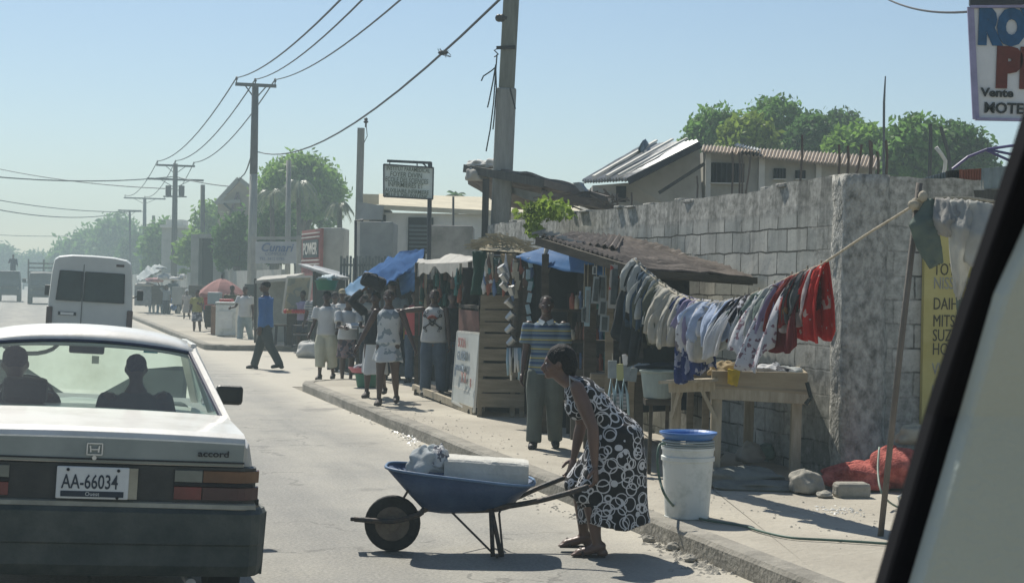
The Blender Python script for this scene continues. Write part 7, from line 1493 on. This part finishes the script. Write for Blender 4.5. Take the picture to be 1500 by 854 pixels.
# the woman with the wheelbarrow
wy = w0.y+.02
def sk_ring(px0, px1, py, rx, t):
    'skirt ring between two picture columns, in figure units'
    q0, q1, hh_ = W(px0, py, wy), W(px1, py, wy), 1.56; c = (q0.x+q1.x)/2; ox = W(905, 700, wy).x
    return ((0, (ox-c)/hh_, q0.z/hh_), rx, (q1.x-q0.x)/2/hh_, t)
wo = person('woman in a black dress with white ring pattern bending to lift the wheelbarrow handles', Vector((W(905, 700, wy).x, wy, 0)), 1.56, R(93),
    dict(lean=40, lean2=45, neck=60, head=4, legR=(40, 46), legL=(32, 42), legout=3, girth=1.06, limb=1.10, bust=True, shw=.112, wrR=(.150, .168, .418), wrL=(-.155, .100, .375), poleR=(.25, -.5, -.3), poleL=(-.3, -.5, -.2), curl=42, palmR=(-.3, .6, -.4), palmL=(.3, .6, -.4), feetR=4, feetL=-4,
      skirt=[sk_ring(868, 930, 618, .11, .0), sk_ring(862, 941, 640, .135, .2), sk_ring(855, 946, 664, .145, .3), sk_ring(852, 947, 692, .138, .5), sk_ring(849, 948, 720, .136, .7), sk_ring(847, 949, 748, .136, .85), sk_ring(847, 951, 766, .138, 1.0)]), .0062,
    skin=skin_m, hair='nape', shoes=None, turn=-3, face=True,
    clothes=[('dress', pattern('ring print', (.014, .013, .014), (.50, .50, .50), 15, 'rings', rough=.85), dict(z1=.125, flare=1.42, sleeve=None, folds=6, amp=.006))])
wt, WJ, wat, wRm = wo
for k, s in (('R', 1), ('L', -1)):
    b = MB(); b.tube([WJ['ank'+k]+Vector((-.0, -.03, -.037)), WJ['ank'+k]+Vector((0, .035, -.037)), WJ['ank'+k]+Vector((0, .10, -.037))], [.022, .026, .022], 10, ratio=.22, side=(1, 0, 0)); b.tube([WJ['ank'+k]+Vector((-.026, .06, -.03)), WJ['ank'+k]+Vector((0, .07, -.004)), WJ['ank'+k]+Vector((.026, .06, -.03))], .006, 6); b.build('sandal', sandal, wt, smooth=True)
b = MB()
for s in (-1, 1): b.tube([WJ['chest']+Vector((s*.045, .062, .03)), WJ['sh'+('R' if s > 0 else 'L')].lerp(WJ['neckb'], .45)+Vector((0, .02, .035)), WJ['sh'+('R' if s > 0 else 'L')].lerp(WJ['neckb'], .45)+Vector((0, -.045, .0)), WJ['chest']+Vector((s*.045, -.07, .03))], .0075, 6)
b.build('dress_strap', M('dress strap', (.30, .30, .30), .85, .1, 5, 0), wt, smooth=True)
# near pedestrians
P('man in a blue shirt striding across the side street with dark trousers', 388, 541, 408, 78, walkp(20, 19, 3, 12, armR=(6, 5, 20), armL=(-4, 5, 12), neck=6), voxel=.009, hair='cropped', clothes=[('shirt', M('blue shirt', (.05, .13, .30), .85, .15, 4, .25), dict(sleeve='long', hem=-.05)), ('trousers', tr_grey, dict(wide=1.05))], turn=-8, eyes=False)
P('man in a loose white polo shirt and pale jeans walking toward us', 358, 503, 419, 165, walkp(10, 12, 4, 14, armR=(20, 10, 60), armL=(0, 10, 15)), voxel=.012, hair='cropped', clothes=[('shirt', tee_w, dict(loose=.022, hem=-.07)), ('trousers', tr_pale, dict(wide=1.2))])
P('man in a dark olive striped shirt standing behind the man in white polo', 339, 496, 418, 200, dict(STAND, armR=(10, 12, 70)), voxel=.013, hair='cropped', clothes=[('shirt', pattern('olive stripes', (.05, .055, .04), (.16, .14, .08), 22, 'stripes', .55), dict(loose=.018, hem=-.05)), ('trousers', tr_grey)])
P('person in a red shirt and dark shorts at the pink umbrella', 306, 487, 421, 20, STAND, voxel=.013, hair='cropped', clothes=[('shirt', M('red shirt', (.30, .05, .05), .9, .15, 5, .2), dict(loose=.02)), ('shorts', tr_dark, dict(length=.62, wide=1.3))])
P('woman in a yellow top and patterned skirt by the pink umbrella', 288, 491, 424, 160, dict(STAND, armL=(30, 12, 70)), voxel=.013, hair='bun', clothes=[('shirt', M('mustard top', (.30, .28, .10), .9, .15, 5, .2)), ('skirt', pattern('skirt floral', (.10, .10, .12), (.36, .36, .38), 18, 'floral', .5), dict(z1=.30, flare=1.2))])
P('woman in a white cap and pale dress walking far down the pavement', 273, 472, 424, 170, walkp(10, 8), voxel=.018, hair='short', clothes=[('cap', tee_w), ('dress', M('pale dress', (.34, .31, .28), .9, .1, 5, .2), dict(z1=.28, flare=1.25, sleeve='short'))])
P('distant porter in a grey shirt with a white bundle on the head', 243, 464, 417, 175, dict(STAND, armR=(150, 25, 20), armL=(10, 10, 10)), voxel=.018, hair='short', clothes=[('shirt', M('grey shirt', (.22, .25, .26), .9, .1, 5, .2)), ('trousers', tr_dark)])
P('distant person in grey walking beside the porter', 234, 462, 419, 5, walkp(12, 10), voxel=.018, hair='short', clothes=[('shirt', M('slate shirt', (.15, .18, .19), .9, .1, 5, .2)), ('trousers', tr_pale)])
q = P('woman in a white tee and cream shorts carrying a green basin on her head', 477, 556, 427, 172, dict(STAND, armR=(8, 8, 30), armL=(12, 10, 50), legR=(6, 4), legL=(-6, 10)), voxel=.010, hair='bun', shoes=sandal, clothes=[('shirt', pattern('white tee blue print', (.50, .51, .50), (.20, .40, .50), 5, 'floral', .66), dict(loose=.01)), ('shorts', M('cream shorts', (.46, .46, .36), .9, .1, 5, .2), dict(length=.78, wide=1.35))])
hb = W(478, 425, q[0].location.y)
gb = basin('green_basin', 'green plastic basin covered with white packets balanced on a head', 'basin', hb, .20, .17, m_gbasin); 
rs = random.Random(4)
gl = thing('packet_heap', 'heap of white and pale green packets filling the green basin on the head', 'packets', hb+Vector((0, 0, .16))); 
for k in range(12): MB().box((rs.uniform(-.11, .11), rs.uniform(-.11, .11), rs.uniform(0, .09)), (.15, .10, .03), rot=Matrix.Rotation(rs.uniform(-.6, .6), 3, rs.choice('XYZ'))).build('packet', rs.choice((m_wp, tee_w, m_paleb)), gl, bev=.006)
P('woman in a white tee and dark printed skirt looking down at papers in her hands', 508, 563, 433, 205, dict(STAND, neck=16, head=18, armR=(25, 6, 62, 10), armL=(25, 6, 65, 10), legR=(4, 4), legL=(-4, 6)), voxel=.010, hair='bun', shoes=sandal, turn=20, clothes=[('shirt', tee_w), ('skirt', pattern('dark mixed print', (.07, .06, .075), (.24, .17, .17), 20, 'floral', .5, (.10, .14, .18)), dict(z1=.30, flare=1.15))])
pp = stand_at(508, 563); pt = thing('booklet', 'small open white booklet held by the woman in the dark printed skirt', 'paper', W(515, 478, pp.y-.28)); MB().box((0, 0, 0), (.20, .16, .02), rot=Matrix.Rotation(.5, 3, 'X')).box((.06, 0, .03), (.12, .12, .015), rot=Matrix.Rotation(.4, 3, 'X')).build('pages', tee_w, pt)
P('woman in a loose white and blue floral sleeveless dress walking toward us', 567, 593, 424, 176, walkp(10, 9, 4, 14, armR=(0, 26, 14), armL=(10, 22, 10)), z=SWZ, voxel=.008, hair='short', shoes=sandal, face=True, clothes=[('dress', pattern('white blue floral', (.46, .48, .48), (.20, .24, .26), 15, 'floral', .53), dict(z1=.37, flare=1.28, sleeve=None, folds=7))])
P('woman in a black top and long white skirt carrying a black bag on her shoulder', 548, 582, 428, 170, dict(walkp(8, 8), wrR=(.10, .10, 1.00), poleR=(1, .2, -.2), armL=(10, 12, 20)), z=SWZ, voxel=.010, hair='bun', shoes=sandal, clothes=[('shirt', M('black top', (.02, .022, .024), .9, .2, 5, .2), dict(sleeve='long')), ('skirt', tee_w, dict(z1=.22, flare=1.2))])
yb_ = stand_at(548, 582, SWZ).y
bag = thing('black_bag', 'bulging black bag held up over the shoulder above a long white skirt', 'bag', W(547, 413, yb_-.05)); m_bag = M('black nylon', (.012, .013, .016), .55, .3, 6, .3)
b = MB(); b.box((0, 0, 0), (.34, .26, .20), rot=Matrix.Rotation(.35, 3, 'Y')); o = b.build('bag_body', m_bag, bag, bev=.05); MB().tube([(-.12, -.14, .02), (-.06, -.17, .12), (.06, -.17, .10), (.12, -.14, -.06)], .012, 6).build('strap', m_bag, bag, smooth=True)
P('girl in a pale blue tee and dark skirt half hidden behind the woman with papers', 531, 548, 432, 150, dict(STAND, armL=(40, 10, 60)), voxel=.011, hair='bun', shoes=sandal, clothes=[('shirt', M('pale blue tee', (.38, .46, .52), .9, .1, 5, .2)), ('skirt', tr_dark, dict(z1=.42, flare=1.1))])
P('person in a tan cap and white top standing behind the papers woman', 500, 545, 424, 185, STAND, voxel=.012, hair='short', clothes=[('cap', M('tan cap', (.30, .26, .17), .9, .1, 5, .1)), ('shirt', tee_w), ('trousers', tr_grey)])
P('man in a dark cap half hidden behind the floral dress woman', 573, 556, 411, 190, STAND, z=SWZ, voxel=.012, hair='short', clothes=[('cap', m_bag), ('shirt', M('grey blue shirt', (.16, .20, .22), .9, .15, 5, .2)), ('trousers', tr_dark)])
P('person in a red sleeveless top standing behind the skull tee man', 607, 560, 424, 170, STAND, z=SWZ, voxel=.012, hair='bun', clothes=[('shirt', M('coral top', (.45, .10, .10), .9, .1, 5, .2), dict(sleeve=None)), ('trousers', tr_jean)])
P('person in black standing in the shade behind the white painted board', 661, 576, 426, 190, STAND, z=SWZ+.02, voxel=.012, hair='cropped', clothes=[('shirt', M('black top', (.02, .022, .024)), dict(sleeve='long')), ('trousers', tr_jean)])
P('woman in a bright white blouse and blue skirt behind the basin carrier', 489, 541, 428, 190, STAND, voxel=.012, hair='bun', clothes=[('shirt', tee_w), ('skirt', M('blue skirt', (.10, .18, .30), .9, .1, 5, .2), dict(z1=.3, flare=1.2))])
P('boy in a yellow tee standing beside the grey tied bundle', 590, 552, 442, 185, STAND, z=SWZ, voxel=.012, hair='cropped', clothes=[('shirt', M('lemon tee', (.48, .42, .15), .9, .1, 5, .2)), ('shorts', tr_jean, dict(length=.55, wide=1.2))])
P('person in a pale striped top beside the kiosk shutter', 461, 520, 424, 170, STAND, voxel=.013, hair='short', clothes=[('shirt', pattern('pale stripes', (.42, .42, .40), (.18, .22, .25), 26, 'stripes', .5)), ('trousers', tr_grey)])
# man with the skull print
sk = P('man in a white skull and crossbones tee with one arm raised against the stall', 634, 578, 424, 172, dict(STAND, armR=(62, 78, 25, 20), armL=(5, 8, 10), legR=(2, 3), legL=(-2, 6), legout=4), z=SWZ+.03, voxel=.008, hair='cropped', clothes=[('shirt', tee_w, dict(sleeve=None, loose=.022, hem=-.04)), ('trousers', tr_jean, dict(wide=1.2))])
st, SJ = sk[0], sk[1]; mk = M('print black', (.03, .03, .03), .9, .2, 9, 0); mkr = M('print brown red', (.24, .07, .05), .9, .2, 9, 0)
def on_shirt(u, v, nm, pts, mat, r=.004):
    'print strokes laid on the chest (u across, v up, unit = figure height)'
    b = MB()
    for s in pts:
        P_ = []
        for x, y in s: xx, zz = u+x, v+y; dep = .098*math.sqrt(max(0.02, 1-(xx/.135)**2)); P_.append(Vector((-xx, dep, zz)))
        b.tube(P_, r, 5)
    b.build(nm, mat, st, smooth=True)
cz = SJ['chest'].z-.045
def circ(x, y, r, n=14, k=1): return [(x+r*math.cos(2*math.pi*i/n), y+k*r*math.sin(2*math.pi*i/n)) for i in range(n+1)]
on_shirt(0, cz, 'print_crossbones', [[(-.07, -.055), (.07, .045)], [(.07, -.055), (-.07, .045)], circ(-.075, -.062, .010), circ(.075, .052, .010), circ(.075, -.062, .010), circ(-.075, .052, .010)], mk, .006)
on_shirt(0, cz, 'print_skull', [circ(0, 0, .030), circ(0, -.026, .016), [(-.008, -.04), (-.008, -.028)], [(.0, -.043), (.0, -.03)], [(.008, -.04), (.008, -.028)], circ(-.011, -.004, .007), circ(.011, -.004, .007)], mk, .0042)
on_shirt(0, cz+.034, 'print_hat', [[(-.045, -.008), (-.025, .010), (0, .018), (.025, .010), (.045, -.008)], [(-.03, 0), (0, .008), (.03, 0)], [(-.045, -.008), (0, -.002), (.045, -.008)]], mkr, .007)
on_shirt(0, cz, 'print_scrolls', [circ(-.055, .085, .014, 9), circ(-.04, .10, .008, 8), [(.05, -.095), (.06, -.07), (.07, -.095), (.05, -.095)], circ(.06, .09, .011, 8), circ(-.06, -.09, .01, 8)], mk, .0035)
# striped shirt vendor, stall shade put into his darkened shirt colours
P('man in a blue and yellow striped polo shirt standing in his stall shade', 797, 656, 433, 176, dict(STAND, armR=(5, 6, 12), armL=(8, 6, 20), legR=(6, 4), legL=(-3, 10), legout=3, neck=4), z=SWZ, voxel=.008, hair='cropped', face=True, clothes=[('shirt', pattern('blue stripes darkened for shade', (.14, .19, .22), (.035, .07, .15), 34, 'stripes', .5, (.30, .27, .10)), dict(loose=.008, hem=-.05)), ('collar', M('pale collar', (.42, .48, .50), .9, .1, 5, 0)), ('trousers', M('khaki grey trousers', (.10, .115, .10), .9, .2, 5, .2), dict(wide=1.15))])
# motorcyclist in the distance
mc = thing('motorcycle', 'distant small motorcycle facing us near the far vendors', 'motorcycle', G(253, 463), R(170))
for y in (-.62, .62): wheel(mc, (0, y, .28), .28, .1, .7)
MB().tube([(0, .6, .3), (0, .45, .95)], .03, 8).tube([(-.32, .42, 1.0), (0, .45, .95), (.32, .42, 1.0)], .02, 6).build('handlebar', m_chrome, mc); MB().ball((0, .1, .72), (.13, .28, .14)).ball((0, -.1, .4), (.14, .22, .16)).build('tank', m_bluep, mc, smooth=True); MB().box((0, -.42, .76), (.22, .6, .09)).build('seat', m_black, mc, bev=.03); MB().ball((0, .55, .82), (.09, .06, .09)).build('headlight', m_clear, mc, smooth=True)
person('distant motorcycle rider with a white helmet', G(253, 463)+Vector((0, .1, .22)), 1.65, R(170), dict(legR=(70, 70), legL=(70, 70), legout=14, armR=(35, 15, 40), armL=(35, 15, 40), sit=True, lean=8), .018, hair=None, clothes=[('helmet', tee_w), ('shirt', M('slate shirt', (.15, .18, .19))), ('trousers', tr_dark)])
# ---------------------------------------------------------------- people in the minibus
for x, y, s, lab in ((-.42, 1.2, 1.6, 'dim passenger sitting by the narrower rear window of the minibus'),): pass
# ================================================================ MIDDLE DISTANCE VENDORS
um = thing('parasol', 'faded pink parasol with segmented panels shading the drinks seller', 'parasol', gp_at(326, 52)); c = W(325, 408, 52); k = 52/FPX; rr = 35*k; mbp = MB(); ns = 8; P_ = []
for i in range(ns*6+1):
    a = 2*math.pi*i/(ns*6); sc = 1-.05*abs(math.sin(a*ns/2)); P_.append([c+Vector((rr*u*math.cos(a)*(1-(1-sc)*u), rr*u*math.sin(a)*(1-(1-sc)*u), -.46*u**1.5-.04*abs(math.sin(a*ns/2))*u)) for u in (.01, .2, .4, .6, .8, 1)]+[c+Vector((rr*math.cos(a)*sc, rr*math.sin(a)*sc, -.60))])
mbp.grid(P_).build('canopy', M('faded pink cloth', (.42, .22, .20), .85, .2, 4, .15, trans=.3), um, world=True, smooth=False, solid=.01); MB().tube([gp_at(326, 52), c+Vector((0, 0, .12))], .025, 8).build('pole', m_metal, um, world=True)
rb = MB()
for i in range(ns): a = 2*math.pi*i/ns; rb.tube([c-Vector((0, 0, .02)), c+Vector((rr*.96*math.cos(a), rr*.96*math.sin(a), -.47))], .012, 4)
rb.build('ribs', m_metal, um, world=True)
def boxthing(nm, label, cat, x0, y0, x1, y1, Y, dep, mat, rz=0, bev=.02, par=None, part='body', group=None):
    a, b = W(x0, y0, Y), W(x1, y1, Y); t = thing(nm, label, cat, Vector(((a.x+b.x)/2, Y+dep/2, min(a.z, b.z))), rz, group); MB().box((0, 0, abs(a.z-b.z)/2), (abs(b.x-a.x), dep, abs(a.z-b.z))).build(part, mat, t, bev=bev); return t
fz = boxthing('cool_box', 'white chest cooler on end beside the pink parasol seller', 'cooler', 316, 446, 345, 492, 46.5, .6, m_wp); MB().box((0, -.32, .45), (.4, .03, .5)).build('door_panel', m_plate, fz); MB().box((0, 0, .93), (.6, .64, .06)).build('lid', m_wp, fz, bev=.02)
boxthing('red_crate', 'red drinks crate resting on the white cooler', 'crate', 321, 438, 339, 446, 46.6, .4, M('red plastic', (.40, .05, .05), .5, .1, 5, 0)); boxthing('cart', 'small brown-sided cart left of the white cooler', 'cart', 309, 448, 317, 490, 47.5, .5, M('brown board', (.20, .13, .09), .9, .2, 4, .2)); boxthing('display_case', 'pale blue glass display case under the pink parasol', 'display case', 304, 428, 322, 446, 48, .4, M('pale glass case', (.24, .30, .31), .4, .1, 4, 0)); boxthing('table', 'dim trestle table carrying the glass display case', 'table', 300, 447, 326, 480, 48.2, .5, m_plankd)
# white-roofed kiosk and painted panels
kk = thing('market_kiosk', 'kiosk with a flat pale awning and faded painted shutter behind the striding blue shirted man', 'kiosk', gp_at(420, 41)); MB().prism([W(372, 411, 42), W(428, 406, 41), W(446, 400, 43), (W(385, 405, 45))], (0, 0, -.08)).build('awning', m_tarpw, kk, world=True)
for x, Y_ in ((374, 42), (428, 41), (446, 41)): MB().bar(gp_at(x, Y_), W(x, 408, Y_), .06).build('post', m_wood, kk, world=True)
MB().prism([W(414, 458, 40.8), W(450, 458, 40.6), W(457, 405, 40.6), W(421, 406, 40.8)], (0, .06, 0)).build('shutter', pattern('faded shutter', (.28, .27, .20), (.20, .22, .19), 3, 'floral', .5), kk, world=True); fr = MB(); q = [W(414, 458, 40.7), W(450, 458, 40.5), W(457, 405, 40.5), W(421, 406, 40.7)]
for i in range(4): fr.bar(q[i], q[(i+1) % 4], .05, .05)
fr.build('shutter_frame', m_plas, kk, world=True); MB().prism([gp_at(420, 40.9), gp_at(450, 40.7), W(450, 458, 40.7), W(420, 458, 40.9)], (0, .5, 0)).build('counter', m_plankd, kk, world=True); MB().prism([gp_at(376, 43), gp_at(420, 43), W(420, 412, 43), W(376, 414, 43)], (0, .04, 0)).build('back_panel', M('pale panel', (.24, .26, .25), .8, .2, 3, .1), kk, world=True)
rs = random.Random(8)
for i in range(9): t = thing('fruit', 'reddish fruit lined up on the kiosk counter edge', 'fruit', W(418+i*3.8, 456, 40.4), 0, 'fruits on the kiosk counter'); MB().ball((0, 0, 0), .055, 8, 6).build('skin', rs.choice((M('red plastic', (.40, .05, .05)), M('orange fruit', (.35, .14, .04), .6, .2, 5, 0))), t, smooth=True)
crt = thing('crate', 'low slatted wire crate standing on the ground by the kiosk counter', 'crate', gp_at(441, 39.5)); 
mb = MB()
for z in (.05, .3, .52): mb.box((0, 0, z), (.40, .35, .03))
for x in (-.19, .19):
    for y in (-.16, .16): mb.box((x, y, .28), (.03, .03, .55))
mb.build('frame', m_metal, crt)
stl = thing('stool', 'thin legged stool beside the kiosk counter', 'stool', gp_at(411, 40.5)); MB().box((0, 0, .5), (.3, .3, .04)).build('seat', m_plankd, stl)
for x, y in ((-.13, -.13), (.13, -.13), (.13, .13), (-.13, .13)): MB().bar((x, y, 0), (x*.8, y*.8, .5), .03).build('leg', m_metal, stl)
boxthing('car', 'pale car end showing under the kiosk awning', 'car', 380, 430, 414, 452, 52, 1.5, m_van, bev=.2)
mb = MB(); mb.bar(W(442, 388, 38), W(505, 408, 34), .18, .05); tag(mb.build('awning_beam', m_tin), 'dark slanting awning edge between POWER board and blue tarp', 'beam'); st_ = thing('market_stall', 'cluttered dark stall frame behind the woman with the green basin', 'stall', gp_at(470, 37))
for x in (462, 482, 497): MB().bar(gp_at(x, 37), W(x, 392+(x-462)*.35, 37), .05).build('post', m_wood, st_, world=True)
MB().prism([gp_at(458, 38), gp_at(505, 37), W(505, 404, 37), W(458, 398, 38)], (0, .05, 0)).build('back_sheet', M('dim sheet', (.06, .075, .07), .9, .3, 3, .2), st_, world=True); MB().prism([W(456, 394, 37.5), W(506, 408, 36.5), W(512, 402, 39), W(460, 388, 40)], (0, 0, -.05)).build('roof_sheet', m_tin, st_, world=True)
blob('white_sack', 'large white sack slumped on the ground left of the basin woman', 'sack', G(455, 524)+Vector((0, 0, .14)), (.34, .25, .24), m_sack, 2, .2); blob('white_sack', 'white basin-like sack standing upright behind the slumped one', 'sack', G(458, 508)+Vector((0, 0, .35)), (.24, .22, .26), m_sack, 5, .15); blob('tied_bundle', 'round grey bundle lying at the base of the pale tarp stall', 'bundle', gpx(594, 556)+Vector((0, 0, .13)), (.20, .17, .14), M('grey bundle', (.13, .14, .13), .9, .3, 6, .3), 4, .12); blob('tied_bundle', 'pale flattened bundle on top of the grey bundle', 'bundle', gpx(586, 548)+Vector((0, .1, .26)), (.22, .18, .07), m_tarpw, 6, .2)
basin('green_basin', 'bright green basin on the pavement between two women', 'basin', gpx(537, 567), .18, .21, m_gbasin); basin('pink_basin', 'shallow red-pink basin of goods set over the green basin', 'basin', gpx(530, 567)+Vector((0, 0, .22)), .20, .08, M('pink plastic', (.42, .13, .16), .5, .1, 5, 0)); blob('goods', 'mixed grey-white goods heaped in the shallow pink basin', 'goods', gpx(530, 567)+Vector((0, 0, .29)), (.16, .15, .06), pattern('mixed goods', (.30, .31, .32), (.10, .12, .14), 25), 3, .3)
# far vendors
for i, (x0, y0, x1, y1, Y, mt, lab) in enumerate(((197, 416, 222, 448, 78, m_tin, 'dim grey vendor table front nearest the minibus mirror'), (222, 418, 240, 446, 76, m_plankd, 'dark vendor cupboard beside the dim grey table front'), (252, 420, 268, 446, 72, m_plasd, 'grey vendor box behind the white capped woman'), (276, 418, 300, 452, 70, m_plankd, 'dark vendor counter behind the yellow topped woman'), (358, 416, 374, 468, 54, M('dim sheet', (.06, .075, .07)), 'dim sheet-covered stack behind the white polo man'))): boxthing('vendor_box', lab, 'stall', x0, y0, x1, y1, Y, 1.0, mt)
fu = lambda lab, x0, y0, x1, y1, x2, y2, Y, m, sd: drape('tarp', lab, 'tarp', [[(x0, y0, Y), (x1, y1, Y+.5)], [(x0+6, y0+3, Y-1.5), (x2, y2, Y-1)]], m, .12, .02, None, sd)
gt = M('pale grey tarp', (.34, .38, .38), .8, .15, 3, .2, trans=.2)
drape('tarp', 'large pale grey sloping tarp over the farthest vendors', 'tarp', [[(199, 408, 80), (214, 392, 80), (234, 387, 80)], [(206, 412, 76), (224, 402, 76), (240, 394, 76)]], gt, .2, .02, None, 1)
for i, (x, y, rx, rz, mt, lab) in enumerate(((241, 407, .32, .18, m_sack, 'rounded white bundle carried highest over the distant porter'), (226, 411, .40, .12, M('pink goods', (.40, .24, .24), .9, .2, 5, .2), 'pinkish flat goods spread beside the distant porter'), (256, 409, .38, .10, m_sack, 'flat white parcel right of the porter bundle'), (267, 406, .16, .14, m_sack, 'small white knob of goods at the end of the flat parcel'), (212, 417, .40, .10, m_tarpw, 'pale goods under the sloping grey tarp'), (236, 393, .26, .09, gt, 'small pale scrap lying atop the sloping grey tarp'))): blob('goods_bundle', lab, 'bundle', W(x, y, 74), (rx, .3, rz), mt, i, .25)
for i, (x, y, Y) in enumerate(((216, 452, 84), (206, 450, 90), (262, 458, 80), (228, 449, 95), (296, 462, 74), (366, 480, 52))): 
    P(('hazy figure in grey standing left of the distant porter', 'hazy figure in dark clothes farthest along the pavement', 'hazy figure in white behind the white capped woman', 'hazy small figure between porter and vendor cupboard', 'hazy figure in brown behind the pink parasol', 'hazy figure in dark green behind the white polo man')[i], x, y, 417+(2 if i < 4 else 0), (170, 10, 190, 180, 165, 200)[i], STAND, voxel=.02, hair='short', clothes=[('shirt', (M('slate shirt', (.15, .18, .19)), tr_dark, tee_w, tr_pale, M('brown shirt', (.15, .10, .07), .9, .2, 5, .2), tr_grey)[i]), ('trousers', tr_dark)])
for lab, px, fy, hy, hd_, ps, mt, lo in (
    ('woman in a pale pink top with a basket on her head beyond the pink parasol', 318, 478, 424, 175, dict(STAND, armR=(150, 20, 30)), M('pale pink top', (.46, .34, .34), .9, .1, 5, .2), 'skirt'),
    ('man in a light blue shirt walking away past the distant porter', 222, 461, 419, 10, walkp(14, 12), M('light blue shirt', (.28, .38, .48), .9, .1, 5, .2), 'trousers'),
    ('stooping person in white at the distant vendor counter', 283, 469, 428, 80, dict(STAND, lean=35, neck=30), tee_w, 'trousers'),
    ('person in an orange top between the white cooler and the kiosk', 366, 487, 424, 120, dict(STAND, armL=(50, 10, 30)), M('orange top', (.42, .20, .08), .9, .1, 5, .2), 'skirt'),
    ('man in a cream shirt standing under the kiosk awning', 404, 506, 423, 200, dict(STAND, armR=(40, 15, 50)), M('cream shirt', (.44, .42, .34), .9, .1, 5, .2), 'trousers'),
    ('woman in a lilac dress beside the slumped white sack', 443, 514, 426, 150, walkp(8, 8), M('lilac dress', (.34, .30, .42), .9, .1, 5, .2), 'skirt'),
    ('tall man in a pale shirt seen over the shoulders near the blue tarp', 541, 560, 419, 185, STAND, M('pale grey shirt', (.38, .40, .38), .9, .1, 5, .2), 'trousers')):
    P(lab, px, fy, hy, hd_, ps, voxel=.016, hair='bun' if lo == 'skirt' else 'cropped', clothes=[('shirt', mt), (lo, tr_dark if px % 2 else tr_pale) + ((dict(z1=.3, flare=1.2),) if lo == 'skirt' else ())])
q_ = stand_at(318, 478); basin('basket', 'woven basket balanced on the head of the woman in the pale pink top', 'basket', W(318, 424, q_.y), .30, .18, m_thatch)
# ================================================================ DUSTY AIR
def haze():
    m = bpy.data.materials.new('haze air'); m.use_nodes = True; N, L = nodes(m); N.remove(N['Principled BSDF']); v = N.new('ShaderNodeVolumePrincipled')
    v.inputs['Color'].default_value = (.45, .565, .595, 1); v.inputs['Density'].default_value = HAZE_D; v.inputs['Anisotropy'].default_value = .25
    L.new(v.outputs[0], N['Material Output'].inputs['Volume'])
    MB().box((0, 150, 7), (700, 380, 16.5)).build('haze', m, kind='stuff')
haze()
